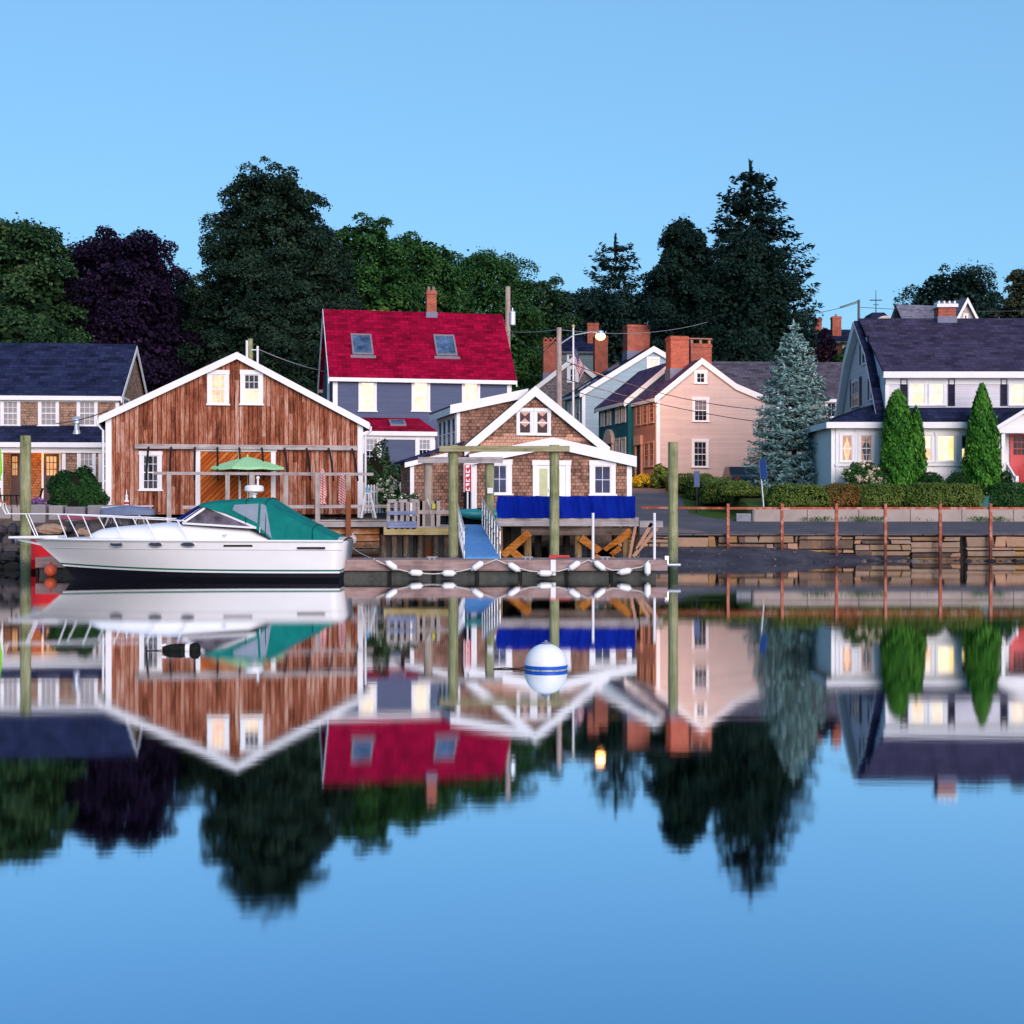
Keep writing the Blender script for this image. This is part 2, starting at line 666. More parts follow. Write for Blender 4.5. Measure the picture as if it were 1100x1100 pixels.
def extend(prof, over):
    """lengthen a roof profile past its eaves along the slope"""
    (s0, z0), (s1, z1) = prof[0], prof[1]
    (e0, f0), (e1, f1) = prof[-1], prof[-2]
    k = over / abs(s1 - s0)
    k2 = over / abs(e1 - e0)
    return [(s0 - (s1 - s0) * k, z0 - (z1 - z0) * k)] + list(prof[1:-1]) + [(e0 - (e1 - e0) * k2, f0 - (f1 - f0) * k2)]


def gable_roof(root, prof, a0, a1, axis, mat, over=.3, rake=.3, t=.09, trim=None, rake_h=.26, front_only=False):
    trim = trim or TRIM
    p = extend(prof, over)
    m = MB()
    slab(m, p, .02, .02 + t, a0 - rake, a1 + rake, axis)
    r = m.build('roof', mat, root)
    m = MB()
    slab(m, p, -rake_h + .03, .012, a0 - rake - .025, a0 - rake + .03, axis)
    slab(m, p, .012, t + .035, a0 - rake - .03, a0 - rake - .003, axis)
    if not front_only:
        slab(m, p, -rake_h + .03, .012, a1 + rake - .03, a1 + rake + .025, axis)
    # soffit and eave fascia
    for (s, z), sg in ((p[0], -1), (p[-1], 1)):
        if axis == 'y':
            m.box(s - .03 if sg < 0 else s, s if sg < 0 else s + .03, a0 - rake + .03, a1 + rake - .03, z - .16, z + .06)
        else:
            m.box(a0 - rake + .03, a1 + rake - .03, s - .03 if sg < 0 else s, s if sg < 0 else s + .03, z - .16, z + .06)
    m.build('rake_board', trim, root)
    return r


def corner_boards(root, pts, z0, z1s, mat=None, w=.14, name='corner_board'):
    """pts: (x, y, sx, sy) outer corners; boards 2 cm proud on both faces"""
    for (x, y, sx, sy), z1 in zip(pts, z1s):
        m = MB()
        e = .024
        xs = sorted((x + sx * e, x - sx * w))
        ys = sorted((y + sy * e, y - sy * w))
        # L-shaped: front face board and side face board
        m.box(xs[0], xs[1], *sorted((y + sy * e, y - sy * .01)), z0, z1)
        m.box(*sorted((x + sx * e, x - sx * .01)), *sorted((y - sy * .011, y - sy * w)), z0, z1)
        m.build(name, mat or TRIM, root)


def chimney(root, x, y, w, d, z0, z1, mat=None, cap=True, pots=0, name='chimney', flash=None):
    m = MB()
    m.box(x - w / 2, x + w / 2, y - d / 2, y + d / 2, z0, z1)
    m.box(x - w / 2 - .04, x + w / 2 + .04, y - d / 2 - .04, y + d / 2 + .04, z1 + .002, z1 + .16)
    m.box(x - w / 2 - .0, x + w / 2 + .0, y - d / 2, y + d / 2, z1 + .162, z1 + .24)
    c = m.build(name, mat or BRICK, root)
    if flash is not None:
        m = MB()
        m.box(x - w / 2 - .05, x + w / 2 + .05, y - d / 2 - .05, y + d / 2 + .05, flash - .5, flash + .2)
        m.build('flashing', LEAD, c)
    if cap:
        m = MB()
        for i in range(max(1, pots)):
            xx = x + (i - (max(1, pots) - 1) / 2) * w / max(1, pots)
            m.tube((xx, y, z1 + .24), (xx, y, z1 + .5), .11, .09, 10)
        m.build('chimney_pot', paint('clay', (.22, .17, .15), .8), c)
    return c


# ================================================================ sky, light, camera
EL, ROT = 17.0, 157.0          # the low sun is behind the camera
w = bpy.data.worlds.new("World")
SC.world = w
w.use_nodes = True
nt = w.node_tree
bg = nt.nodes['Background']
sky = nt.nodes.new('ShaderNodeTexSky')
sky.sky_type = 'NISHITA'
sky.sun_disc = False
sky.sun_elevation = math.radians(EL)
sky.sun_rotation = math.radians(ROT)
sky.air_density, sky.dust_density, sky.ozone_density = 1.0, 1.0, 1.0
gm = nt.nodes.new('ShaderNodeGamma')
gm.inputs[1].default_value = .45
mu = nt.nodes.new('ShaderNodeMixRGB')
mu.blend_type = 'MULTIPLY'
mu.inputs[0].default_value = 1
mu.inputs[2].default_value = (1.68, 3.16, 4.58, 1)
nt.links.new(sky.outputs[0], gm.inputs[0])
nt.links.new(gm.outputs[0], mu.inputs[1])
nt.links.new(mu.outputs[0], bg.inputs[0])
bg.inputs[1].default_value = .1

sd = bpy.data.lights.new('sun', 'SUN')
sd.energy = 4.2
sd.angle = math.radians(50)
sd.color = (1.0, .80, .77)
so = bpy.data.objects.new('sun', sd)
COL.objects.link(so)
az = math.radians(ROT)
sdir = Vector((math.sin(az) * math.cos(math.radians(EL)), math.cos(az) * math.cos(math.radians(EL)), math.sin(math.radians(EL))))
so.rotation_euler = sdir.to_track_quat('Z', 'Y').to_euler()
so.location = (10, -30, 40)

cd = bpy.data.cameras.new('camera')
cd.sensor_width = 36
cd.lens = 36 * F / 1100
cd.clip_start, cd.clip_end = .1, 6000
cd.shift_y = (HY - 550) / 1100.0
co = bpy.data.objects.new('camera', cd)
COL.objects.link(co)
co.location = (0, 0, CH)
co.rotation_euler = (math.pi / 2, 0, 0)
SC.camera = co

SC.render.engine = 'CYCLES'
SC.view_settings.view_transform = 'Standard'
SC.view_settings.look = 'None'
SC.view_settings.exposure = 0.0
SC.view_settings.gamma = 1.0
cy = SC.cycles
cy.use_denoising = True
cy.max_bounces = 6
cy.diffuse_bounces = 3
cy.glossy_bounces = 4
cy.transmission_bounces = 2
cy.sample_clamp_indirect = 4
cy.caustics_reflective = False
cy.caustics_refractive = False

# ================================================================ terrain


def lerp(pts, t):
    xs, ys = zip(*pts)
    return np.interp(t, xs, ys)


def smooth(a, b, x):
    t = np.clip((x - a) / (b - a), 0, 1)
    return t * t * (3 - 2 * t)


R_PTS = [(45, -1.2), (61.7, -.9), (61.8, 1.15), (66.5, 1.65), (74, 2.35), (88, 3.85), (110, 4.6), (160, 6), (300, 9), (900, 12)]
T_PTS = [(66.45, 1.65), (66.6, 2.2), (71, 2.95), (74, 2.85), (79, 2.7), (84, 2.75), (88, 3.85), (110, 4.6), (160, 6), (300, 9), (900, 12)]
L_PTS = [(45, -1.2), (50, -.8), (52.2, 0.0), (54.5, .75), (56.8, 1.55), (57.1, 1.95), (60, 2.08), (75, 2.3), (100, 3.2), (160, 6), (300, 9), (900, 12)]
M_PTS = [(45, -1.2), (60.6, -.9), (62.2, 1.75), (63.4, 2.05), (75, 2.3), (100, 3.4), (160, 6), (300, 9), (900, 12)]


def ground(x, y):
    x, y = np.asarray(x, float), np.asarray(y, float)
    r = lerp(R_PTS, y)
    t = np.maximum(lerp(T_PTS, y), r)
    a = smooth(10.9, 11.2, x) * (y > 66.45) * (1 - smooth(11.3, 13.0, x) * 0)
    r = r * (1 - a) + t * a
    l, m = lerp(L_PTS, y), lerp(M_PTS, y)
    k = smooth(-15.5, -13.8, x)
    lm = l * (1 - k) + m * k
    k = smooth(4.4, 5.6, x)
    return lm * (1 - k) + r * k


def gz(x, y):
    return float(ground(x, y))


def grid_object(name, X, Y, Zf, mat, mask=None):
    gx, gy = np.meshgrid(X, Y)
    z = Zf(gx, gy)
    nx, ny = len(X), len(Y)
    vs = np.stack([gx, gy, z], -1).reshape(-1, 3)
    fs = []
    for j in range(ny - 1):
        for i in range(nx - 1):
            fs.append((j * nx + i, j * nx + i + 1, (j + 1) * nx + i + 1, (j + 1) * nx + i))
    me = bpy.data.meshes.new(name)
    me.from_pydata(vs.tolist(), [], fs)
    me.materials.append(mat)
    for p in me.polygons:
        p.use_smooth = True
    o = bpy.data.objects.new(name, me)
    COL.objects.link(o)
    return tag(o, kind='structure')


def earth(name, c1, c2, c3, s1=.35, s2=6.0, rough=.95, bump=.4):
    t = NT(name)
    v = t.coord()
    a = t.noise(v, s1, 5, .65)
    b = t.noise(v, s2, 5, .75)
    col = t.ramp(t.math('ADD', t.math('MULTIPLY', a, .6), t.math('MULTIPLY', b, .42)), [(.3, c1), (.5, c2), (.72, c3)])
    t.bump(b, bump, .05)
    return t.done(col, rough, .15)


t = NT('grass_and_dirt')
v = t.coord()
x, y, z = t.xyz(v)
a = t.noise(v, .35, 5, .65)
b = t.noise(v, 6.0, 5, .75)
f = t.math('ADD', t.math('MULTIPLY', a, .6), t.math('MULTIPLY', b, .42))
grassc = t.ramp(f, [(.3, (.035, .05, .016)), (.5, (.05, .085, .022)), (.72, (.11, .095, .05))])
dirt = t.ramp(f, [(.3, (.035, .027, .024)), (.5, (.085, .065, .055)), (.72, (.18, .145, .12))])
shaded_mud = t.ramp(f, [(.3, (.003, .003, .003)), (.6, (.008, .007, .006)), (.8, (.018, .015, .012))])  # dark mud, taken near black to paint the shade under the wharf
h = t.math('ADD', z, t.math('MULTIPLY', t.math('SUBTRACT', b, .5), .6))
md = t.n('ShaderNodeMapRange', i_0=h, i_1=.5, i_2=.95, i_3=1.0, i_4=0.0).outputs[0]
dm = t.n('ShaderNodeMapRange', i_0=y, i_1=63.5, i_2=64.5, i_3=1.0, i_4=0.0).outputs[0]
t.bump(b, .4, .05)
EARTH = t.done(t.mix(md, t.mix(dm, grassc, dirt), shaded_mud), .95, .15)
gx = np.concatenate([[-900, -400, -200, -120, -80, -60], np.arange(-45, -16.1, 1.0), np.arange(-16, -13, .3), np.arange(-13, 4, 1.0), np.arange(4.2, 13.1, .2), np.arange(14, 46, 1.0), [60, 80, 120, 200, 400, 900]])
gy = np.concatenate([np.arange(45, 49, 1.0), np.arange(49, 56.5, .5), np.arange(56.6, 58, .1), np.arange(58.2, 61.6, .4), [61.7, 61.8, 62.5, 63.5, 64.5, 65.5, 66.45, 66.6], np.arange(67, 76, .6), np.arange(77, 112, 2.0), [116, 122, 130, 145, 160, 180, 210, 250, 300, 400, 600, 900]])


def bumpy(x, y):
    n = .1 * np.sin(x * 1.9 + 3 * np.sin(y * .7)) * np.sin(y * 2.3 + x * .6)
    near = (y < 57) & (x < -13.5)
    return ground(x, y) + np.where(near, n * 1.6, 0)


grid_object('ground', gx, gy, bumpy, EARTH)


def sheet(name, poly, mat, lift=.006, step=.5, zf=None):
    """a surface draped on the terrain inside a quad-strip outline: poly = list of (y, x_left, x_right)"""
    vs, fs, cols = [], [], 14
    P = []
    for (y0, a0, b0), (y1, a1, b1) in zip(poly, poly[1:]):
        n = max(1, int((y1 - y0) / step))
        for i in range(n):
            t = i / n
            P.append((y0 + (y1 - y0) * t, a0 + (a1 - a0) * t, b0 + (b1 - b0) * t))
    P.append(poly[-1])
    for y, a, b in P:
        for i in range(cols + 1):
            x = a + (b - a) * i / cols
            z = (zf(x, y) if zf else gz(x, y)) + lift
            vs.append((x, y, z))
    for j in range(len(P) - 1):
        for i in range(cols):
            k = j * (cols + 1) + i
            fs.append((k, k + 1, k + cols + 2, k + cols + 1))
    me = bpy.data.meshes.new(name)
    me.from_pydata(vs, [], fs)
    me.materials.append(mat)
    o = bpy.data.objects.new(name, me)
    COL.objects.link(o)
    return tag(o, kind='structure')


ASPH = earth('asphalt', (.075, .072, .085), (.10, .095, .11), (.15, .14, .155), .5, 9, .9, .15)
GRAVEL = earth('gravel_yard', (.09, .075, .065), (.15, .125, .11), (.24, .2, .18), .6, 14, .95, .4)
PEBBLE = earth('wet_pebbles', (.022, .022, .031), (.055, .054, .072), (.14, .135, .155), .8, 16, .5, 1.0)
GRASS = earth('mown_grass', (.03, .06, .012), (.05, .10, .02), (.09, .12, .035), .7, 18, .95, .5)

sheet('road', [(61.75, 4.6, 60), (66.4, 5.2, 60)], ASPH, .012)
sheet('street', [(66.4, 5.2, 10.6), (72, 6.2, 9.9), (80, 6.6, 9.0), (88, 6.9, 8.85), (125, 5.0, 7.6)], ASPH, .014)
sheet('lawn', [(66.62, 11.3, 60), (71, 11.0, 60), (90, 9.6, 60)], GRASS, .012)
sheet('verge', [(67.3, 9.7, 11.15), (70, 8.75, 10.95), (74, 8.95, 10.85), (78, 9.3, 10.6)], GRASS, .02)
sheet('yard', [(57.3, -40, -15.6), (60.3, -40, -9), (62, -40, 4.0), (70, -40, 4.4)], GRAVEL, .012)


def beach_z(x, y):
    wd = max(.4, 5.9 * (1 - max(0, (x - 4)) / 12.6))
    return .62 * max(-.6, 1 - (61.6 - y) / wd) * min(1, wd / 3 + .15)


sheet('beach', [(54.5, 1.5, 17), (61.72, 1.5, 17)], PEBBLE, 0, .3, beach_z)

# water ------------------------------------------------------------
t = NT('still_water')
t.t.nodes.remove(t.b)
lw = t.n('ShaderNodeLayerWeight', i_Blend=.5)
tint = t.ramp(lw.outputs['Facing'], [(.0, (.02, .05, .09)), (.5, (.16, .30, .42)), (.64, (.36, .53, .67)), (.77, (.60, .71, .81)), (.94, (.95, .96, .97))])
v = t.coord()
x, y, z = t.xyz(v)
rip = t.noise(t.vec(t.math('MULTIPLY', x, .35), t.math('MULTIPLY', y, 1.5)), 1.0, 3, .5)
rip2 = t.noise(t.vec(t.math('MULTIPLY', x, 1.6), t.math('MULTIPLY', y, 5.0)), 1.0, 2, .5)
bump = t.n('ShaderNodeBump', i_Height=t.math('ADD', rip, t.math('MULTIPLY', rip2, .25)), i_Strength=.025, i_Distance=.02)
# a few bands where a breath of wind roughens the surface
band = t.noise(t.vec(t.math('MULTIPLY', x, .02), t.math('MULTIPLY', y, .22)), 1.0, 2, .5)
ro = t.ramp(band, [(.45, (.043,) * 3), (.6, (.055,) * 3), (.72, (.09,) * 3)])
gl = t.n('ShaderNodeBsdfGlossy', distribution='BECKMANN', i_Color=tint, i_Roughness=ro, i_Normal=bump.outputs[0])
t.l(gl.outputs[0], t.out.inputs[0])
wm = MB()
wm.add([(-900, -300, 0), (900, -300, 0), (900, 62, 0), (-900, 62, 0)], [(0, 1, 2, 3)])
tag(wm.build('water', t.m), kind='structure')


# ================================================================ building materials
BARN = boards('barn_boards', [(.18, (.05, .016, .01)), (.38, (.19, .054, .028)), (.54, (.32, .105, .058)), (.70, (.43, .21, .145)), (.90, (.54, .38, .32))], .19)
BARND = boards('door_boards', [(.2, (.26, .05, .010)), (.5, (.44, .10, .018)), (.85, (.56, .20, .06))], .16, diag=True, streak=.6)
NAVY = shingles('navy_roof', (.024, .031, .075), (.014, .019, .052), (.008, .01, .026), .52, .25, 'x', 1.5, .45)
NAVYY = shingles('navy_roof_side', (.028, .030, .075), (.018, .02, .055), (.01, .012, .03), .52, .25, 'y', 1.5, .45)
PURPLE = shingles('plum_roof', (.058, .047, .088), (.038, .032, .065), (.02, .017, .035), .52, .25, 'x', 1.6, .4)
PURPLEY = shingles('plum_roof_side', (.11, .065, .125), (.075, .046, .10), (.03, .024, .05), .52, .25, 'y', 1.5, .4)
GREYROOF = shingles('grey_roof', (.11, .095, .12), (.075, .066, .085), (.04, .035, .045), .52, .25, 'x', 1.6, .4)
REDROOF = shingles('red_roof', (.33, .0025, .034), (.22, .0015, .024), (.11, .001, .013), .52, .25, 'x', 1.35, .4)
COTT = shingles('cottage_shingles', (.36, .20, .145), (.25, .135, .095), (.10, .055, .042), .17, .135, 'xy', 1, .5)
LSH = shingles('brown_wall_shingles', (.38, .24, .175), (.29, .18, .13), (.14, .085, .065), .16, .13, 'xy', 1, .4)
PORCHW = shingles('lamp_tinted_porch_shingles', (.42, .17, .07), (.34, .13, .05), (.17, .06, .03), .16, .13, 'xy', 1, .3)  # the porch lamp's orange glow is put into the shingle colour
GSH = shingles('grey_wall_shingles', (.27, .235, .25), (.19, .165, .18), (.09, .08, .09), .18, .14, 'xy', 1, .4)
SLATE = clapboard('slate_clapboard', (.095, .115, .195))
PINK = clapboard('beige_clapboard', (.60, .47, .44))
SALM = clapboard('lamp_tinted_clapboard', (.50, .25, .19))  # beige street wall with the street lamp's orange light painted in
TEAL = clapboard('teal_clapboard', (.018, .14, .19))
PALEB = clapboard('pale_blue_clapboard', (.32, .43, .50))
LAV = clapboard('lavender_clapboard', (.66, .63, .70), .13)
CREAMW = paint('porch_white', (.80, .79, .79), .5, .3, .04)
NAVYP = paint('navy_shutter', (.018, .018, .04), .5, .3)
REDDOOR = paint('red_door', (.55, .025, .03), .4, .4, .08)
PINKCURTGAP = paint('pink_curtain_and_lit_gap', (.55, .33, .25), .8, .1, .15, 3)  # curtain cloth, also the painted lit gap in the cottage gable windows
SKYGL = glass_dark('skylight_glass', (.05, .09, .16), .04)

# ---------------------------------------------------------------- weathered barn
B = Fr('barn', wx(114, 60), 60, 2.0, 12, 'weathered red-brown board barn with white rake boards and a diagonal plank sliding door', 'barn')
BW, BD = B.u(389.5), 13.0
bze = B.z(447, 116)
bzr = wz(379, B.Y + BW / 2 * B.s) - B.Z - .1
bprof = [(0, bze), (BW / 2, bzr), (BW, bze - .12)]
body(B.root, bprof, 0, 0, BD, 'y', BARN)
gable_roof(B.root, bprof, 0, BD, 'y', GREYROOF, .28, .22, .08, WHITE, .22)
corner_boards(B.root, [(0, 0, -1, -1), (BW, 0, 1, -1)], -.15, [bze - .05, bze - .17], WHITE, .22)
for px0, px1, py0, py1, pn, p2 in ((222.5, 246, 398, 435.5, LITO, LITO), (258, 282.5, 398, 435.5, lit('lit_peach', (1, .55, .26), (1, .72, .45), 1.0), GLASS)):
    pwin(B.root and B, 'front', px0, px1, py0, py1, pane=pn, pane2=p2, cas=.17, cols=3, rows=2)
pwin(B, 'front', 149.5, 174, 485, 527.5, cas=.16, cols=3, rows=2, pane=GLASS)
# sliding door in a white frame
mp = wall_map('front', 0)
du0, du1 = B.u(210), B.u(296)
dz1 = B.z(480, 250)
m = MB()
wbox(m, mp, du0 + .2, du1 - .2, .05, dz1 - .2, .0, .05)
door = m.build('sliding_door', BARND, B.root)
m = MB()
wbox(m, mp, du0, du0 + .2, .0, dz1 - .2, 0, .09)
wbox(m, mp, du1 - .2, du1, .0, dz1 - .2, 0, .09)
wbox(m, mp, du0 - .05, du1 + .05, dz1 - .2, dz1, 0, .11)
um = B.u(257.5)
wbox(m, mp, um - .05, um + .05, .05, dz1 - .2, .05, .075)
m.build('frame', WHITE, door)
# gutters' ends and downspouts
for (x, sx, zt) in ((-.33, -1, bze - .2), (BW + .33, 1, bze - .32)):
    m = MB()
    m.path([(x, -.3, zt), (x, -.3, zt - .18), (x - sx * .22, -.18, zt - .42), (x - sx * .22, -.12, .1)], .05, 6)
    m.build('downspout', WHITE, B.root)
m = MB()
uq = B.u(171)
m.box(uq - .05, uq + .05, -.07, -.003, .1, B.z(528, 171))
m.build('downspout', paint('rusty_pipe', (.42, .2, .13), .8), B.root)

# ---------------------------------------------------------------- shingled row house on the left
H = Fr('row_house', wx(127.6, 72), 72, 2.2, 5, 'long brown-shingled house with navy roof, white-framed windows and a lit recessed porch', 'house')
HZE = H.z(424, 120)
HL, HD = -21.0, 8.4
hzr = wz(371.5, 76) - H.Z
hprof = [(0, HZE), (HD / 2, hzr), (HD, HZE)]
body(H.root, hprof, 0, HL, 0, 'x', LSH)
gable_roof(H.root, hprof, HL, 0, 'x', NAVY, .22, .18, .1, WHITE, .3)
m = MB()
m.box(HL, 0, -.04, -.003, HZE - .38, HZE - .02)
m.build('frieze_board', WHITE, H.root)
corner_boards(H.root, [(0, 0, 1, -1)], 0, [HZE - .4], WHITE, .16)
for a, b in ((-30, -11), (0.5, 22), (41, 63.5), (82.5, 105)):
    pwin(H, 'front', a, b, 428, 458.5, cas=.13, cols=3, rows=2, pane=GLASS, curtain=('shade', BLIND))
pwin(H, 'right', 132, 138, 428, 441, off=0, cas=.08, cols=2, hung=False)
# lower storey under a lean-to roof, projecting a little
PY = -1.7
zl_top, zl_eave = H.z(459, 60), H.z(477, 60, PY - .3)
m = MB()
slab(m, [(PY - .35, zl_eave), (-.003, zl_top)], 0, .1, HL, .12, 'x')
m.build('porch_roof', NAVY, H.root)
m = MB()
m.box(HL, .1, PY - .38, PY - .3, zl_eave - .16, zl_eave + .08)
m.box(HL, .05, PY - .12, PY + .04, zl_eave - .42, zl_eave - .13)
m.build('fascia', WHITE, H.root)
rec0, rec1 = H.u(3, PY), H.u(67, PY)
m = MB()                                   # wall right of the recess, and left of it
m.box(rec1, 0, PY, -.004, 0, zl_eave - .13)
m.box(HL, rec0, PY, -.004, 0, zl_eave - .13)
m.build('lower_wall', LSH, H.root)
m = MB()
m.box(rec0 + .003, rec1 - .003, -.06, -.004, .05, zl_eave - .1)
m.build('porch_wall', PORCHW, H.root)
for a_, b_ in ((rec1 - .02, rec1 + .16), (rec0 - .16, rec0 + .02)):
    m = MB()
    m.box(a_, b_, PY - .03, PY - .003, 0, zl_eave - .43)
    m.build('porch_post', WHITE, H.root)
m = MB()
m.box(rec0, rec1, PY, -.07, -.05, .22)
m.build('porch_step', paint('step_stone', (.3, .27, .27), .9), H.root)
BROWN = paint('brown_door', (.085, .055, .06), .5)
for a, b in ((8.5, 24), (45, 66)):
    u0, u1 = H.u(a, -.06), H.u(b, -.06)
    mpd = wall_map('front', -.06)
    zt = H.z(485, 50, -.06)
    m = MB()
    wbox(m, mpd, u0 + .1, u1 - .1, .22, zt - .1, 0, .045)
    for k in (0, 1):
        c0 = u0 + .1 + (u1 - u0 - .2) * (.12 + .42 * k)
        wbox(m, mpd, c0, c0 + (u1 - u0) * .28, .4, 1.05, .045, .06)
    d_ = m.build('door', BROWN, H.root)
    m = MB()
    wbox(m, mpd, u0, u0 + .1, .22, zt, 0, .07)
    wbox(m, mpd, u1 - .1, u1, .22, zt, 0, .07)
    wbox(m, mpd, u0 + .1, u1 - .1, zt - .1, zt, 0, .07)
    m.build('frame', WHITE, d_)
    m = MB()
    g0, g1, h0, h1 = u0 + .22, u1 - .22, H.z(511, 50, -.06), H.z(490, 50, -.06)
    for i in range(3):
        for j in range(3):
            wbox(m, mpd, g0 + (g1 - g0) * i / 3 + .02, g0 + (g1 - g0) * (i + 1) / 3 - .02, h0 + (h1 - h0) * j / 3 + .02, h0 + (h1 - h0) * (j + 1) / 3 - .02, .045, .055)
    m.build('pane', LITO, d_)
pl = bpy.data.lights.new('porch_lamp', 'POINT')
pl.energy, pl.color, pl.shadow_soft_size = 70, (1, .5, .2), .1
po = bpy.data.objects.new('porch_lamp', pl)
COL.objects.link(po)
po.location = H.world((rec0 + rec1) / 2, PY + .7, zl_eave - .25)
pwin(H, 'front', 83, 103, 482, 518, off=PY, cas=.14, cols=3, rows=2, curtain=('shade', BLIND))
pwin(H, 'front', 106, 118, 482, 518, off=PY, cas=.12, cols=2, rows=2)
m = MB()
vx, vy = H.u(82.5, -.9), -.9
vz = lerp([(PY - .35, zl_eave), (0, zl_top)], vy)
m.tube((vx, vy, vz), (vx, vy, vz + .55), .13, .13, 10)
m.lathe([(.0, .52), (.24, .55), (.26, .75), (.13, .9), (0, .92)], (vx, vy, vz), 12)
m.lathe([(.12, 0), (.22, .02), (.14, .22)], (vx, vy, vz), 12)
m.build('roof_vent', METAL, H.root)

# ---------------------------------------------------------------- slate-blue house with the red roof
G = Fr('blue_house', wx(358, 80), 80, 2.4, 12, 'slate-blue clapboard house with a bright red roof, two skylights and lit windows', 'house')
GW, GD = G.u(549), 7.6
gze = G.z(403, 450)
gzr = wz(335, G.Y + 3.9) - G.Z
gprof = [(0, gze), (GD / 2, gzr), (GD, gze)]
body(G.root, gprof, 0, 0, GW, 'x', SLATE)
gable_roof(G.root, gprof, 0, GW, 'x', REDROOF, .28, .28, .1, WHITE, .32)
m = MB()
m.box(0, GW, -.03, -.003, gze - .3, gze - .02)
m.build('frieze_board', WHITE, G.root)
corner_boards(G.root, [(0, 0, -1, -1), (GW, 0, 1, -1)], 0, [gze - .31] * 2, WHITE, .24)
for a, b in ((385, 404.6), (442, 462), (496, 515.6)):
    pwin(G, 'front', a, b, 408, 442.5, cas=.14, cols=1, rows=1, pane=LITW)
for v0, zz in ((1.2, 3.6), (4.0, 3.6), (2.6, 6.0)):
    window(G.root, wall_map('left', 0), v0, v0 + 1.0, zz, zz + 1.7, cas=.12, cols=1)


def skylight(fr, px0, px1, py0, py1, ze, zr, run, y_of, glassm=SKYGL):
    """roof window on a front slope; y_of(px, py) is solved for the slope"""
    def solve(px, py):
        lo, hi = -.5, run
        for _ in range(40):
            mid = (lo + hi) / 2
            zsl = ze + (zr - ze) * mid / run + .12
            if fr.z(py, px, mid) > zsl:
                lo = mid
            else:
                hi = mid
        return fr.u(px, mid), mid, ze + (zr - ze) * mid / run + .12
    P = [solve(px0, py1), solve(px1, py1), solve(px1, py0), solve(px0, py0)]
    u0, u1 = (P[0][0] + P[3][0]) / 2, (P[1][0] + P[2][0]) / 2
    y0, y1 = P[0][1], P[2][1]
    k = (zr - ze) / run
    n = Vector((0, -k, 1)).normalized()

    def quadbox(mb, a, b, c, d, h0, h1):
        Q = lambda u, y, h: Vector((u, y, ze + k * y + .12)) + n * h
        mb.hexa([Q(a, c, h0), Q(b, c, h0), Q(b, d, h0), Q(a, d, h0), Q(a, c, h1), Q(b, c, h1), Q(b, d, h1), Q(a, d, h1)])
    m = MB()
    t_ = .1
    quadbox(m, u0, u0 + t_, y0, y1, -.02, .1)
    quadbox(m, u1 - t_, u1, y0, y1, -.02, .1)
    quadbox(m, u0 + t_, u1 - t_, y0, y0 + t_, -.02, .1)
    quadbox(m, u0 + t_, u1 - t_, y1 - t_, y1, -.02, .1)
    quadbox(m, u0 - .12, u1 + .12, y0 - .16, y0 - .003, -.02, .02)
    s = m.build('skylight', paint('skylight_frame', (.2, .17, .2), .6), fr.root)
    m = MB()
    quadbox(m, u0 + t_, u1 - t_, y0 + t_, y1 - t_, .0, .06)
    m.build('pane', glassm, s)


skylight(G, 377.6, 400, 360, 381.5, gze, gzr, GD / 2, None)
skylight(G, 467, 489.5, 361, 382.5, gze, gzr, GD / 2, None)
chimney(G.root, G.u(463, 3.8), GD / 2, .58, .58, gzr - .6, gzr + 1.15, pots=2, flash=gzr - .1)
# single-storey wing in front with a hipped red roof
ay = -2.4
a0, a1 = G.u(384, ay), G.u(467, ay)
az0, az1 = G.z(464, 430, ay), G.z(449, 430, 0)
m = MB()
m.box(a0, a1, ay, -.004, 0, az0)
m.build('wing_wall', SLATE, G.root)
m = MB()
o_ = .2
r0, r1 = a0 - o_, a1 + o_
m.add([(r0, ay - o_, az0), (r1, ay - o_, az0), (r1, -.003, az0), (r0, -.003, az0), (r0, -.003, az1), (G.u(450, 0), -.003, az1), (r0, ay - o_, az0 - .08), (r1, ay - o_, az0 - .08), (r1, -.003, az0 - .08), (r0, -.003, az0 - .08)],
      [(0, 1, 5, 4), (1, 2, 5), (0, 4, 3), (3, 4, 5, 2), (0, 6, 7, 1), (1, 7, 8, 2), (3, 9, 6, 0), (2, 8, 9, 3), (6, 9, 8, 7)])
m.build('wing_roof', REDROOF, G.root)
m = MB()
m.box(r0 - .02, r1 + .02, ay - o_ - .03, ay - o_ - .003, az0 - .22, az0 + .02)
m.box(r1 + .003, r1 + .03, ay - o_, -.01, az0 - .22, az0 + .02)
m.box(a0, a1, ay - .03, ay - .003, az0 - .42, az0 - .2)
m.build('fascia', WHITE, G.root)
pwin(G, 'front', 389, 409.5, 467, 498, off=ay, cas=.2, cols=3, rows=2, curtain=('half', paint('lace', (.3, .3, .33), .8)))
pwin(G, 'front', 446, 466, 466, 497, off=ay, cas=.2, cols=3, rows=2, curtain=('half', paint('lace', (.3, .3, .33), .8)))
corner_boards(G.root, [(a1, ay, 1, -1)], 0, [az0 - .43], WHITE, .16)
m = MB()
uu, kk = G.u(427, -1.2), (az1 - az0) / (2.4 + o_)
zz = az0 + kk * (2.4 + o_ - 1.2)
m.hexa([(uu - .45, -1.6, zz - kk * .4 + .02), (uu + .45, -1.6, zz - kk * .4 + .02), (uu + .45, -.7, zz + kk * .5 + .02), (uu - .45, -.7, zz + kk * .5 + .02),
        (uu - .45, -1.6, zz - kk * .4 + .12), (uu + .45, -1.6, zz - kk * .4 + .12), (uu + .45, -.7, zz + kk * .5 + .12), (uu - .45, -.7, zz + kk * .5 + .12)])
sl = m.build('skylight', paint('skylight_frame', (.2, .17, .2), .6), G.root)
m = MB()
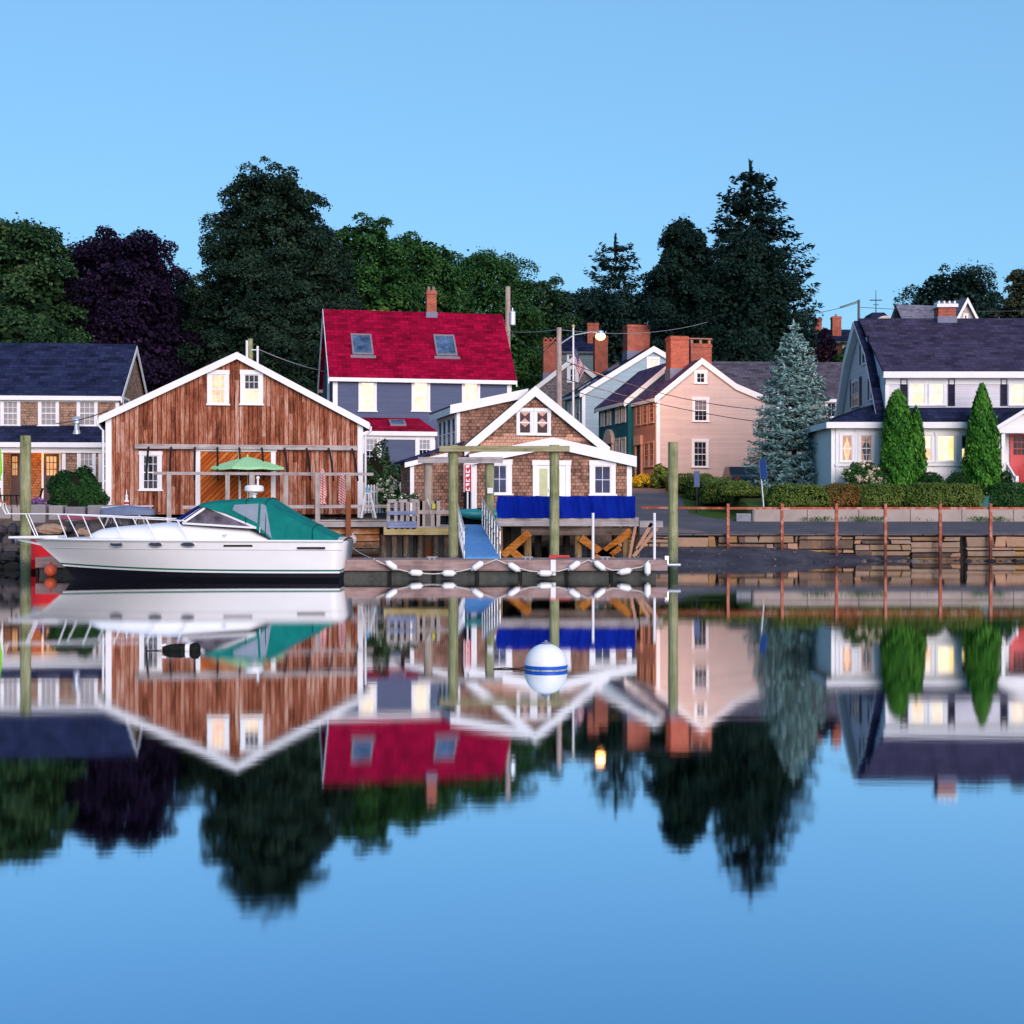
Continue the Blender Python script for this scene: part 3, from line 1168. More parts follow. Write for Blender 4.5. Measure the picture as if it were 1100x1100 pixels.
m.hexa([(uu - .34, -1.5, zz - kk * .3 + .121), (uu + .34, -1.5, zz - kk * .3 + .121), (uu + .34, -.8, zz + kk * .4 + .121), (uu - .34, -.8, zz + kk * .4 + .121),
        (uu - .34, -1.5, zz - kk * .3 + .13), (uu + .34, -1.5, zz - kk * .3 + .13), (uu + .34, -.8, zz + kk * .4 + .13), (uu - .34, -.8, zz + kk * .4 + .13)])
m.build('pane', SKYGL, sl)

# ---------------------------------------------------------------- shingled cottage on the wharf
C = Fr('wharf_cottage', wx(507, 56.2), 56.2, 1.95, 13, 'brown-shingled wharf cottage with wide white trim and a pointed gable above its porch', 'cottage')
CW = C.u(678)
cze = C.z(491, 507)
czp = C.z(473.5, 592)
cd_ = 6.4
cprof = [(0, cze), (C.u(592), czp), (CW, cze - .02)]
body(C.root, cprof, 0, 0, 2.2, 'y', COTT, 'porch_wall')
m = MB()
slab(m, extend(cprof, .12), .02, .1, -.2, 2.2, 'y')
m.build('porch_roof', GREYROOF, C.root)
m = MB()
slab(m, extend(cprof, .16), -.30, .015, -.24, -.18, 'y')
slab(m, extend(cprof, .16), .015, .13, -.245, -.205, 'y')
m.build('rake_board', WHITE, C.root)
corner_boards(C.root, [(0, 0, -1, -1), (CW, 0, 1, -1)], -.1, [cze - .3] * 2, WHITE, .19)
# main block behind the porch with the tall gable
gy_ = 1.2
gu0, gu1, gup = C.u(500.5, gy_), C.u(651, gy_), C.u(573.5, gy_)
gz0, gz1 = C.z(481, 500, gy_), C.z(419, 573, gy_)
gpr = [(gu0, gz0), (gup, gz1), (gu1, gz0)]
body(C.root, gpr, 0, gy_, gy_ + cd_, 'y', COTT, 'gable_wall')
m = MB()
slab(m, extend(gpr, .1), .02, .12, gy_ - .2, gy_ + cd_, 'y')
m.build('roof', GREYROOF, C.root)
m = MB()
slab(m, extend(gpr, .1), -.27, .015, gy_ - .24, gy_ - .17, 'y')
slab(m, extend(gpr, .1), .015, .15, gy_ - .245, gy_ - .2, 'y')
m.build('rake_board', WHITE, C.root)
# stepped patch of newer, paler shingles over the porch roof
NEWSH = shingles('new_shingles', (.62, .36, .25), (.55, .31, .22), (.33, .17, .12), .17, .135, 'xy', 1, .2)
m = MB()
for k, (p0, p1, q0, q1) in enumerate(((516, 600, 473.5, 481), (530, 640, 469.5, 473.5), (541, 565, 466, 469.5), (608, 615, 466.5, 469.5))):
    m.box(C.u(p0, gy_), C.u(p1, gy_), gy_ - .012 - .002 * k, gy_ - .002, C.z(q1, 570, gy_), C.z(q0, 570, gy_))
m.build('new_shingle_patch', NEWSH, C.root)
mpg = wall_map('front', gy_)
for p0, p1 in ((554.5, 573), (573.2, 591.5)):
    window(C.root, mpg, C.u(p0, gy_), C.u(p1, gy_), C.z(468, 573, gy_), C.z(439, 573, gy_), pane=glass_dark('maroon_glass', (.035, .012, .018), .1), cas=.11, cols=1, hung=True, curtain=('diamond', PINKCURTGAP), sillw=.0)
# shed dormer on the left slope
sy = gy_ + .5
s0, s1 = C.u(491, sy), C.u(566, sy)
szl, szr = C.z(437, 491, sy), C.z(421, 566, sy)
sprof = [(s0, szl), (s1, szr)]
m = MB()
m.prism([(s0, sy, C.z(485, 491, sy)), (s1, sy, C.z(485, 566, sy)), (s1, sy, szr), (s0, sy, szl)], (0, 4.6, 0))
m.build('dormer_wall', COTT, C.root)
m = MB()
slab(m, [(s0 - .3, szl - .06), (s1, szr)], .02, .1, sy - .2, sy + 4.8, 'y')
m.build('dormer_roof', GREYROOF, C.root)
m = MB()
slab(m, [(s0 - .32, szl - .064), (s1, szr)], -.24, .015, sy - .23, sy - .17, 'y')
slab(m, [(s0 - .32, szl - .064), (s1, szr)], .015, .12, sy - .235, sy - .203, 'y')
m.box(s0 - .33, s0 - .3, sy - .17, sy + 4.8, szl - .32, szl - .05)
m.box(s0 - .025, s0 + .12, sy - .022, sy - .002, C.z(485, 491, sy), szl - .25)
m.build('fascia', WHITE, C.root)
for k in range(4):
    v0 = sy + .15 + k * 1.05
    window(C.root, wall_map('left', s0), v0, v0 + .95, C.z(481, 480, sy), szl - .3, cas=.1, cols=1, pane=GLASSB)
window(C.root, wall_map('front', 0), C.u(523), C.u(549.6), C.z(532, 540), C.z(494, 540), cas=.2, cols=2, rows=2, hung=False, pane=GLASSB)
window(C.root, wall_map('front', 0), C.u(633), C.u(661), C.z(532.5, 647), C.z(495, 647), cas=.2, cols=2, rows=2, hung=False, pane=GLASSB)
# front door with two narrow lights
d0, d1, dz = C.u(572), C.u(612.5), C.z(494.5, 592)
m = MB()
wbox(m, wall_map('front', 0), d0, d0 + .2, .0, dz - .2, 0, .06)
wbox(m, wall_map('front', 0), d1 - .2, d1, .0, dz - .2, 0, .06)
wbox(m, wall_map('front', 0), d0 - .03, d1 + .03, dz - .2, dz, 0, .08)
dr = m.build('door', WHITE, C.root)
m = MB()
wbox(m, wall_map('front', 0), d0 + .2, d1 - .2, .02, dz - .2, .0, .03)
m.build('door_leaf', TRIM, dr)
m = MB()
for k in (0, 1):
    q = d0 + .28 + k * .5
    wbox(m, wall_map('front', 0), q, q + .33, .35, dz - .33, .03, .04)
m.build('pane', paint('olive_blind', (.34, .36, .17), .3, .5), dr)
m = MB()
wbox(m, wall_map('front', 0), d0 + .66, d0 + .7, 1.0, 1.1, .03, .1)
m.build('handle', METAL, dr)
# lean-to on the left side
ly = 1.5
l0, l1 = C.u(441, ly), C.u(480, ly)
lz0, lz1 = C.z(497, 441, ly), C.z(487, 480, ly)
m = MB()
m.prism([(l0, ly, 0), (-.02, ly, 0), (-.02, ly, lz1 + .35), (l0, ly, lz0 + .05)], (0, 2.6, 0))
m.build('lean_to_wall', COTT, C.root)
m = MB()
slab(m, [(l0 - .25, lz0), (-.02, lz1 + .42)], .0, .09, ly - .15, ly + 2.8, 'y')
m.build('lean_to_roof', NAVYY, C.root)
m = MB()
slab(m, [(l0 - .26, lz0), (l1, lz1 + .02)], -.2, -.003, ly - .18, ly - .1, 'y')
m.box(l0 - .02, l0 + .14, ly - .024, ly - .003, 0, lz0 - .12)
m.build('fascia', WHITE, C.root)
m = MB()
wbox(m, wall_map('left', 0), .2, 1.3, 0, 2.15, 0, .05)
m.build('side_door', paint('dark_door', (.03, .028, .04), .6), C.root)


# ---------------------------------------------------------------- row of houses up the street
P = Fr('beige_house', wx(706, 88), 88, gz(9, 88) - .05, 12, 'beige clapboard house with lamp-tinted salmon street front, twin brick chimneys and a white-trimmed gable', 'house', None)
pze, pzr = P.z(426, 706), P.z(387, 752)
pup, pu1 = P.u(753.5), P.u(822)
pkn, pkz = P.u(790), P.z(414.5, 790)
PW, PDp = pu1, 4.9
pprof = [(0, pze), (pup, pzr), (pkn, pkz), (pu1, P.z(428, 820))]
body(P.root, pprof, 0, 0, PDp, 'y', PINK)
gable_roof(P.root, pprof, 0, PDp, 'y', PURPLEY, .18, .12, .1, WHITE, .28, front_only=True)
m = MB()
m.box(-.03, -.002, .03, PDp, 0, pze - .1)
m.build('street_wall', SALM, P.root)
corner_boards(P.root, [(-.03, 0, -1, -1)], 0, [pze - .1], TRIM, .2)
pwin(P, 'front', 743.5, 761.5, 427, 453.5, cas=.14, cols=3, rows=2, mun=.007, curtain=('half', paint('grey_blind', (.16, .15, .17), .8)))
pwin(P, 'front', 743, 761, 472, 502.5, cas=.14, cols=3, rows=2, mun=.007)
pwin(P, 'front', 745.5, 759.5, 398, 412.5, cas=.16, cols=2, rows=2, hung=False)
SALT = paint('salmon_trim', (.58, .33, .24), .6)
for z0, z1, vs in ((P.zs(455, 700), P.zs(431, 700), (.5, 1.9, 3.3)), (P.zs(502, 700), P.zs(474, 700), (.5, 1.6))):
    for v0 in vs:
        window(P.root, wall_map('left', -.03), v0, v0 + .95, z0, z1, cas=.13, cols=2, rows=2, frame=SALT)
m = MB()
mpl = wall_map('left', -.03)
wbox(m, mpl, 2.9, 3.1, 0, 2.5, 0, .12)
wbox(m, mpl, 4.1, 4.3, 0, 2.5, 0, .12)
wbox(m, mpl, 2.85, 4.35, 2.5, 3.1, 0, .18)
dr = m.build('street_door', SALT, P.root)
m = MB()
wbox(m, mpl, 3.1, 4.1, .1, 2.45, 0, .05)
m.build('door_leaf', paint('dark_door', (.03, .028, .04), .6), dr)
cx_, cy_ = P.u(727.5, 2.3), 2.3
chimney(P.root, cx_, cy_, 1.2, 1.0, pze + .6, P.z(366, 727, 2.3), cap=False, flash=lerp(pprof, cx_) + .1)
c2 = P.u(750.5, 3.9)
chimney(P.root, c2, 3.9, 1.4, 1.0, pze + .6, P.z(374, 750, 3.9), cap=False, flash=lerp(pprof, c2) - .1)
m = MB()
zc = P.z(374, 750, 3.9) + .24
for dx in (-.6, 0, .6):
    m.box(c2 + dx - .08, c2 + dx + .08, 3.5, 4.3, zc, zc + .28)
m.box(c2 - .75, c2 + .75, 3.4, 4.4, zc + .282, zc + .36)
m.build('chimney_hood', paint('hood_stone', (.33, .17, .13), .9), P.root)

# rear wing: roof ridge parallel to the shore
R = Fr('rear_house', wx(800, 97), 97, gz(15, 97), 3, 'low grey house with a plum-grey roof, half hidden behind the blue spruce', 'house')
rze, rzr = R.z(427, 880), wz(390, 100.5) - R.Z
rprof = [(0, rze), (3.6, rzr), (7.2, rze)]
RW = R.u(925)
body(R.root, rprof, 0, R.u(770), RW, 'x', clapboard('sage_clapboard', (.30, .33, .32)))
gable_roof(R.root, rprof, R.u(770), RW, 'x', GREYROOF, .25, .15, .1, WHITE, .28)
m = MB()
m.box(R.u(770), RW, -.03, -.003, rze - .3, rze)
m.build('frieze_board', WHITE, R.root)
pwin(R, 'front', 886, 900, 430.5, 449, cas=.16, cols=2)
pwin(R, 'front', 834, 850, 431, 452, cas=.16, cols=2)

# teal house behind the beige one
a5 = math.radians(5)
tx, ty, tz = P.world(-.35, PDp + .15, 0)
T = Fr('teal_house', tx, ty, gz(tx, ty), 12, 'teal clapboard house with pale narrow windows and a fanlight door, beyond the beige house', 'house')
tze = T.zs(424.5, 680)
TD, TW = 7.2, 6.6
tze = pze + P.Z - T.Z + .22
tpr = [(0, tze), (2.95, tze + 2.42), (6.6, tze - .2)]
body(T.root, tpr, 0, 0, TD, 'y', TEAL)
gable_roof(T.root, tpr, 0, TD, 'y', PURPLEY, .3, .1, .1, WHITE, .3)
PALET = paint('pale_shutter', (.50, .52, .52), .6)
for z0, z1 in ((T.zs(454, 670), T.zs(427.5, 670)), (T.zs(487, 670), T.zs(470, 670))):
    z1 = min(z1, tze - .3)
    for v0 in (.5, 1.9, 4.0, 5.6):
        if z1 < tze - 1 and v0 == 4.0:
            continue
        window(T.root, wall_map('left', 0), v0, v0 + 1.0, z0, z1, cas=.12, cols=2, rows=2, frame=PALET, pane=paint('pale_blind', (.55, .52, .5), .7))
m = MB()
mpt = wall_map('left', 0)
wbox(m, mpt, 3.2, 3.42, 0, 2.6, 0, .2)
wbox(m, mpt, 4.98, 5.2, 0, 2.6, 0, .2)
m.prism([mpt(3.1 + 2.2 * (1 - math.cos(k * math.pi / 8)) / 2, 2.6 + 1.0 * math.sin(k * math.pi / 8), 0) for k in range(9)], Vector(mpt(0, 0, .25)) - Vector(mpt(0, 0, 0)))
dr = m.build('arched_doorway', paint('doorway_trim', (.55, .42, .36), .6), T.root)
m = MB()
wbox(m, mpt, 3.42, 4.98, .1, 2.6, 0, .06)
m.build('door_leaf', paint('dark_door', (.03, .028, .04), .6), dr)

# pale blue house with the big chimney
V = Fr('pale_blue_house', wx(625.5, 113), 113, gz(5.5, 113), 12, 'pale blue clapboard house with a steep dark roof, skylights and one wide brick chimney', 'house')
vze, vzr, vup = V.z(421, 625), V.z(374, 701), V.u(701.5)
VW = vup * 2 + 1
vprof = [(0, vze), (vup, vzr), (VW, vze)]
VD = 5.6
body(V.root, vprof, 0, 0, VD, 'y', PALEB)
gable_roof(V.root, vprof, 0, VD, 'y', NAVYY, .25, .2, .12, WHITE, .34)
corner_boards(V.root, [(0, 0, -1, -1)], 0, [vze - .1], WHITE, .25)
pwin(V, 'front', 694.5, 708.5, 383.5, 398.5, cas=.2, cols=2, hung=False, pane=LITW)
for v0 in (.8, 3.4):
    for z0, z1 in ((vze - 2.5, vze - .5), (vze - 5.8, vze - 3.6)):
        window(V.root, wall_map('left', 0), v0, v0 + 1.2, z0, z1, cas=.16, cols=2, pane=GLASS)
cxv = V.u(683.5, 3.0)
chimney(V.root, cxv, 3.0, 1.9, 1.3, vze + 1, V.z(353, 683, 3.0), cap=False, flash=lerp(vprof, cxv) + .1)
k = (vzr - vze) / vup
for (p0, p1, q) in ((622, 640, 2.0), (655, 664, 2.4), (645, 664, 4.4)):
    x0, x1 = V.u(p0, q) , V.u(p1, q)
    m = MB()
    zz = lambda x: vze + k * x + .14
    m.hexa([(x0, q - .5, zz(x0)), (x1, q - .5, zz(x1)), (x1, q + .5, zz(x1)), (x0, q + .5, zz(x0)),
            (x0, q - .5, zz(x0) + .1), (x1, q - .5, zz(x1) + .1), (x1, q + .5, zz(x1) + .1), (x0, q + .5, zz(x0) + .1)])
    m.build('skylight', SKYGL, V.root)

# grey shingled house further up
S = Fr('grey_shingle_house', wx(577, 135), 135, gz(2, 135), 5, 'grey shingled house with a navy roof and arched-top brick chimney, furthest up the street', 'house')
sze, szr, sup = S.z(415, 577), S.z(385, 616), S.u(615.5)
SW = S.u(648)
sprf = [(0, sze), (sup, szr), (SW, S.z(412, 648))]
body(S.root, sprf, 0, 0, 9, 'y', GSH)
gable_roof(S.root, sprf, 0, 9, 'y', NAVYY, .4, .25, .12, WHITE, .4)
pwin(S, 'front', 609, 621.5, 393, 411, cas=.3, cols=2, pane=GLASSB)
for v0 in (1, 4.5):
    window(S.root, wall_map('left', 0), v0, v0 + 1.4, sze - 2.4, sze - .5, cas=.16, cols=2)
cxs = S.u(591, 5)
chimney(S.root, cxs, 5, 1.45, 1.2, sze - .2, S.z(370, 591, 5), cap=False, flash=lerp(sprf, cxs) + .1)
m = MB()
zt = S.z(370, 591, 5) + .24
for dx in (-.48, 0, .48):
    ring = [(cxs + dx + .24 * math.cos(a * math.pi / 8), 4.7, zt + .42 * math.sin(a * math.pi / 8)) for a in range(9)]
    ringi = [(cxs + dx + .13 * math.cos(a * math.pi / 8), 4.7, zt + .26 * math.sin(a * math.pi / 8)) for a in range(9)]
    for i in range(8):
        m.hexa([ringi[i], ring[i], ring[i + 1], ringi[i + 1]] + [(p[0], 5.3, p[2]) for p in (ringi[i], ring[i], ring[i + 1], ringi[i + 1])])
m.build('chimney_hood', BRICK, S.root)
cx2 = S.u(645, 1.2)
chimney(S.root, cx2, 1.2, 1.25, 1.2, sze - 1, S.z(364, 645, 1.2), cap=False)

Q = Fr('far_house', wx(598, 155), 155, gz(5, 155), 3, 'far house with a green-grey wall strip and dark roof, between two brick chimneys', 'house')
qze, qzr = Q.z(377, 620), Q.z(368, 620) + 1.0
QW = Q.u(648)
qpr = [(0, qze), (4, qzr), (8, qze)]
body(Q.root, qpr, 0, 0, QW, 'x', clapboard('green_grey_clapboard', (.16, .22, .24)))
gable_roof(Q.root, qpr, 0, QW, 'x', NAVY, .3, .2, .12, paint('dark_trim', (.1, .11, .14), .6), .3)
chimney(Q.root, Q.u(636.5, 2.5), 2.5, 1.25, 1.2, qze, Q.z(350, 636, 2.5), cap=False)
pwin(Q, 'front', 609, 618, 379.5, 395, cas=.2, cols=2)

# ---------------------------------------------------------------- white gambrel house on the right
W = Fr('gambrel_house', wx(949, 71), 71, gz(20, 71) - .1, 0, 'white clapboard gambrel house with plum roof, navy shutters, lit windows and a red front door', 'house')
WL, WD = 16.0, 9.4
wpk = wz(347, 75.7) - W.Z
wk0 = wz(380, 73.6) - W.Z
wlow = wz(446, 71) - W.Z
wpr = [(0, wlow), (2.4, wk0), (WD / 2, wpk), (WD - 2.4, wk0), (WD, wlow)]
body(W.root, wpr, 0, 0, WL, 'x', LAV)
m = MB()
pe = extend(wpr, .25)
slab(m, pe, .02, .12, -.35, WL + .3, 'x')
m.build('roof', NAVYY, W.root)
m = MB()
slab(m, [pe[0], pe[1], pe[2]], -.12, .015, -.37, -.33, 'x')
slab(m, [pe[2], pe[3], pe[4]], -.34, .012, -.38, -.02, 'x')
slab(m, [pe[2], pe[3], pe[4]], .015, .16, -.39, -.34, 'x')
m.build('rake_board', WHITE, W.root)
# full-width front dormer
wze = W.z(400, 960, -.05)
dx0 = .1
m = MB()
m.prism([(dx0, -.05, wlow - .4), (dx0, -.05, wze), (dx0, WD / 2, wpk - .2), (dx0, WD / 2, wlow - .4)], (WL, 0, 0))
m.build('dormer_wall', LAV, W.root)
m = MB()
kd = (wpk - wze) / (WD / 2 + .05)
slab(m, [(-.45, wze - kd * .4), (WD / 2, wpk)], .13, .25, -.1, WL + .2, 'x')
m.build('dormer_roof', PURPLE, W.root)
m = MB()
m.box(-.12, WL + .2, -.5, -.455, wze - kd * .4 - .05, wze - kd * .4 + .26)
m.box(-.1, WL, -.45, -.055, wze - kd * .4 - .06, wze - kd * .4 + .06)
m.box(dx0, WL, -.09, -.052, wze - .6, wze - kd * .4 - .06)
m.build('eave_trim', WHITE, W.root)
corner_boards(W.root, [(dx0, -.05, -1, -1)], wlow - .2, [wze - .61], WHITE, .16)
mpw = wall_map('front', -.05)
for p0, p1 in ((975.5, 996), (997, 1016.5), (1083, 1103), (1105, 1125)):
    pwin(W, 'front', p0, p1, 405, 436, off=-.05, cas=.13, cols=1, pane=LITW if p0 != 975.5 else lit('lit_peach', (1, .55, .26), (1, .72, .45), 1.0), pane2=LITW if p0 == 975.5 else None, sillw=.02)


def shutter(px0, px1, py0, py1, off):
    m = MB()
    mq = wall_map('front', off)
    u0, u1, z0, z1 = W.u(px0, off), W.u(px1, off), W.z(py1, px0, off), W.z(py0, px0, off)
    wbox(m, mq, u0, u0 + .05, z0, z1, 0, .05)
    wbox(m, mq, u1 - .05, u1, z0, z1, 0, .05)
    for zz in (z0, (z0 + z1) / 2 - .03, z1 - .06):
        wbox(m, mq, u0 + .05, u1 - .05, zz, zz + .06, 0, .05)
    wbox(m, mq, u0 + .05, u1 - .05, z0 + .06, z1 - .06, 0.002, .014)
    n = 16
    for i in range(n):
        zz = z0 + .06 + (z1 - z0 - .12) * i / n
        m.hexa([mq(u0 + .05, zz, .03), mq(u1 - .05, zz, .03), mq(u1 - .05, zz, .045), mq(u0 + .05, zz, .045),
                mq(u0 + .05, zz + .05, .0), mq(u1 - .05, zz + .05, .0), mq(u1 - .05, zz + .05, .015), mq(u0 + .05, zz + .05, .015)])
    m.build('shutter', NAVYP, W.root)


for a in ((967, 974.6), (1018.4, 1025.6), (1074.6, 1081.8)):
    shutter(*a, 406.5, 436, -.05)
for p0, p1, q0, q1, o_ in ((1168, 1188, 405, 436, -.05), (1190, 1210, 405, 436, -.05), (1150, 1170, 465, 497, -.55), (1185, 1205, 465, 497, -.55), (1225, 1245, 465, 497, -.55)):
    pwin(W, 'front', p0, p1, q0, q1, off=o_, cas=.13, cols=1, pane=LITW if q0 == 405 else GLASS, sillw=.02)
# gable-end windows with shutters
mpL = wall_map('left', 0)
for (p0, p1, q0, q1) in ((926, 932.5, 364, 392), (915.5, 923.5, 408, 438), (935, 941, 406, 430)):
    pwin(W, 'left', p0, p1, q0, q1, off=0, cas=.13, cols=2, rows=1)
    v0, v1 = sorted((W.v(p0, 0), W.v(p1, 0)))
    for s0, s1 in ((v0 - .42, v0 - .04), (v1 + .04, v1 + .42)):
        m = MB()
        zz0, zz1 = W.zs(q1, p0, 0), W.zs(q0, p0, 0)
        wbox(m, mpL, s0, s1, zz0, zz1, 0, .04)
        for i in range(10):
            zc = zz0 + .08 + (zz1 - zz0 - .16) * i / 10
            wbox(m, mpL, s0 + .05, s1 - .05, zc, zc + .05, .04, .05)
        m.build('shutter', NAVYP, W.root)
chimney(W.root, W.u(1015, WD / 2), WD / 2, .92, .8, wpk - .7, W.z(332, 1015, WD / 2), cap=False, flash=wpk + .1)
m = MB()
zc = W.z(332, 1015, WD / 2) + .24
uc = W.u(1015, WD / 2)
for k in range(4):
    m.box(uc - .46 + k * .28, uc - .38 + k * .28, WD / 2 - .4, WD / 2 + .4, zc, zc + .14)
m.box(uc - .56, uc + .56, WD / 2 - .5, WD / 2 + .5, zc - .2, zc - .02)
m.build('chimney_cap', WHITE, W.root)
# ground storey, one step forward, under a skirt roof, with a sunroom on the left
fy = -.55
sx0 = W.u(893, fy)
lz = W.z(456, 1000, fy)
m = MB()
m.box(dx0 + .02, WL, fy, .3, -.3, lz - .02)
m.build('lower_wall', CREAMW, W.root)
m = MB()
m.box(sx0, dx0, fy, 6.5, -.3, lz - .02)
m.build('sunroom_wall', CREAMW, W.root)
m = MB()
sk = W.z(440, 1000, -.05)
slab(m, [(fy - .35, lz + .06), (-.053, sk)], .0, .1, dx0 - .1, WL, 'x')
m.build('skirt_roof', NAVY, W.root)
m = MB()
e0, zt_ = sx0 - .3, W.zs(438, 925, 0)
m.add([(e0, fy - .36, lz + .06), (dx0 - .1, fy - .36, lz + .06), (-.003, 1.2, zt_), (-.003, 5.2, zt_), (-.003, 6.8, lz + .06), (e0, 6.8, lz + .06),
       (e0, fy - .36, lz - .0), (dx0 - .1, fy - .36, lz - .0), (-.003, 6.8, lz), (e0, 6.8, lz)],
      [(0, 1, 2), (0, 2, 3, 5), (5, 3, 4), (0, 6, 7, 1), (5, 9, 6, 0), (4, 8, 9, 5), (6, 9, 8, 7), (1, 7, 8, 4, 3, 2)])
m.build('sunroom_roof', NAVY, W.root)
m = MB()
m.box(e0 - .03, WL, fy - .42, fy - .365, lz - .2, lz + .1)
m.box(e0 - .03, WL, fy - .365, fy - .003, lz - .2, lz - .03)
m.box(e0 - .04, e0 - .003, fy - .36, 6.8, lz - .2, lz + .1)
m.build('cornice', WHITE, W.root)
mpf = wall_map('front', fy)
TCUR = ('tied', PINKCURTGAP)
for p0, p1 in ((901.5, 918), (921.5, 939.5)):
    pwin(W, 'front', p0, p1, 465, 497, off=fy, cas=.12, cols=2 if p0 > 910 else 1, rows=2 if p0 > 910 else 1, pane=LITO if p0 < 910 else GLASS, curtain=TCUR)
m = MB()
for p0, p1 in ((897.5, 901), (918.3, 921.2), (940, 944.5)):
    wbox(m, mpf, W.u(p0, fy), W.u(p1, fy), .4, lz - .22, 0, .05)
wbox(m, mpf, W.u(897, fy), W.u(945, fy), W.z(501, 920, fy), W.z(498, 920, fy), 0, .09)
m.build('sunroom_pilaster', WHITE, W.root)
bay = [(987.5, 1002.5, LITO, LITW), (1004.5, 1027.5, lit('lit_gold', (1, .64, .22), (1, .86, .48), 1.3), None), (1030, 1043, lit('lit_gold', (1, .64, .22), (1, .86, .48), 1.3), GLASS)]
for p0, p1, a, b in bay:
    pwin(W, 'front', p0, p1, 465, 497, off=fy, cas=.11, cols=1, pane=a, pane2=b, hung=b is not None)
m = MB()
wbox(m, mpf, W.u(984, fy), W.u(1046, fy), W.z(500.5, 1010, fy), W.z(497.6, 1010, fy), 0, .14)
for p0, p1 in ((984.5, 987), (1028, 1029.6), (1043.5, 1046)):
    wbox(m, mpf, W.u(p0, fy), W.u(p1, fy), W.z(497, 1010, fy), lz - .22, 0, .06)
m.build('bay_panel', WHITE, W.root)
# portico with red door
py_ = fy - 1.3
c0, c1, cpk = W.u(1071, py_), W.u(1129, py_), W.u(1100, py_)
pz0, pz1 = W.z(459, 1075, py_), W.z(439, 1100, py_)
m = MB()
m.prism([(c0 + .1, py_, pz0), (c1 - .1, py_, pz0), (cpk, py_, pz1 - .1)], (0, 1.28, 0))
m.box(c0 + .05, c1 - .05, py_ - .05, fy - .01, pz0 - .28, pz0 - .003)
po_ = m.build('portico', WHITE, W.root)
m = MB()
slab(m, [(c0 - .25, pz0 - .05), (cpk, pz1), (c1 + .25, pz0 - .05)], .0, .07, py_ - .15, fy - .01, 'y')
m.build('portico_roof', NAVY, po_)
m = MB()
slab(m, [(c0 - .27, pz0 - .05), (cpk, pz1), (c1 + .27, pz0 - .05)], -.2, -.003, py_ - .2, py_ - .1, 'y')
m.build('rake_board', WHITE, po_)
for uu in (W.u(1078, py_), W.u(1122, py_)):
    m = MB()
    m.box(uu - .09, uu + .09, py_ + .02, py_ + .2, .3, pz0 - .28)
    m.box(uu - .13, uu + .13, py_ - .02, py_ + .24, .2, .42)
    m.build('column', WHITE, W.root)
b0, b1 = W.u(1084.5, fy), W.u(1104.5, fy)
z0d, z1d = .55, W.z(465, 1090, fy)
m = MB()
wbox(m, mpf, b0, b0 + .08, z0d, z1d, 0, .08)
wbox(m, mpf, b1 - .08, b1, z0d, z1d, 0, .08)
wbox(m, mpf, b0 + .08, b1 - .08, z1d - .08, z1d, 0, .08)
wbox(m, mpf, b0 + .08, b1 - .08, z0d, z1d - .08, 0, .04)
for k in (0, 1):
    wbox(m, mpf, b0 + .17 + k * .33, b0 + .42 + k * .33, z0d + .12, z0d + .75, .04, .055)
dd = m.build('front_door', REDDOOR, W.root)
m = MB()
h0, h1 = W.z(489, 1090, fy), W.z(468, 1090, fy)
for i in range(3):
    for j in range(3):
        wbox(m, mpf, b0 + .18 + i * .2, b0 + .35 + i * .2, h0 + (h1 - h0) * (j / 3) + .02, h0 + (h1 - h0) * ((j + 1) / 3) - .02, .041, .05)
m.build('pane', glass_dark('maroon_glass', (.035, .012, .018), .1), dd)
m = MB()
m.tube((b1 - .2, fy - .04, z0d + 1.0), (b1 - .2, fy - .13, z0d + 1.0), .035, .035, 8)
m.build('handle', METAL, dd)
m = MB()
for k in range(4):
    m.box(b0 - .35, b1 + .35, py_ - .3 * k - .003 * k, fy - .012, -.3 , .52 - .17 * k)
m.build('front_steps', paint('step_stone', (.3, .27, .27), .9), W.root)
for uu in (W.u(1085, py_) - .08, W.u(1117, py_) - .08):
    m = MB()
    m.bar((uu, py_ + .1, 1.5), (uu, py_ - 1.1, .75), .09, .13)
    m.bar((uu, py_ + .1, .75), (uu, py_ - 1.1, .1), .05, .06)
    m.box(uu - .07, uu + .07, py_ + .06, py_ + .2, .3, 1.62)
    m.box(uu - .07, uu + .07, py_ - 1.2, py_ - 1.06, -.3, .95)
    for k in range(7):
        f_ = (k + .5) / 7
        yy = py_ + .1 - 1.2 * f_
        m.box(uu - .018, uu + .018, yy - .018, yy + .018, .75 - .65 * f_, 1.45 - .75 * f_)
    m.build('stair_rail', WHITE, W.root)

# ---------------------------------------------------------------- roofs beyond the gambrel house
X = Fr('grey_roofed_house', wx(1000, 118), 118, gz(34, 118) + 2.5, 14, 'cream house with a slate-grey roof showing over the white house ridge', 'house')
xu = X.u(1021)
xze, xzr = X.z(352, 1020), X.z(322, 1037)
xw = (X.u(1037) - xu) * 2
xpr = [(xu, xze), (xu + xw / 2, xzr), (xu + xw, xze)]
body(X.root, xpr, 0, 0, 9, 'y', clapboard('cream_clapboard', (.50, .43, .40)))
gable_roof(X.root, xpr, 0, 9, 'y', shingles('slate_roof_side', (.2, .2, .26), (.15, .15, .2), (.08, .08, .11), .3, .15, 'y', 1.5, .3), .35, .35, .12, WHITE, .3)
m = MB()
slab(m, [(1.0, xze - 2.2), (4.5, xzr), (8.0, xze - 2.2)], -.02, .12, X.u(962, 4.5), xu + xw / 2 - .01, 'x')
m.build('side_roof', shingles('slate_roof', (.2, .2, .26), (.15, .15, .2), (.08, .08, .11), .3, .15, 'x', 1.5, .3), X.root)
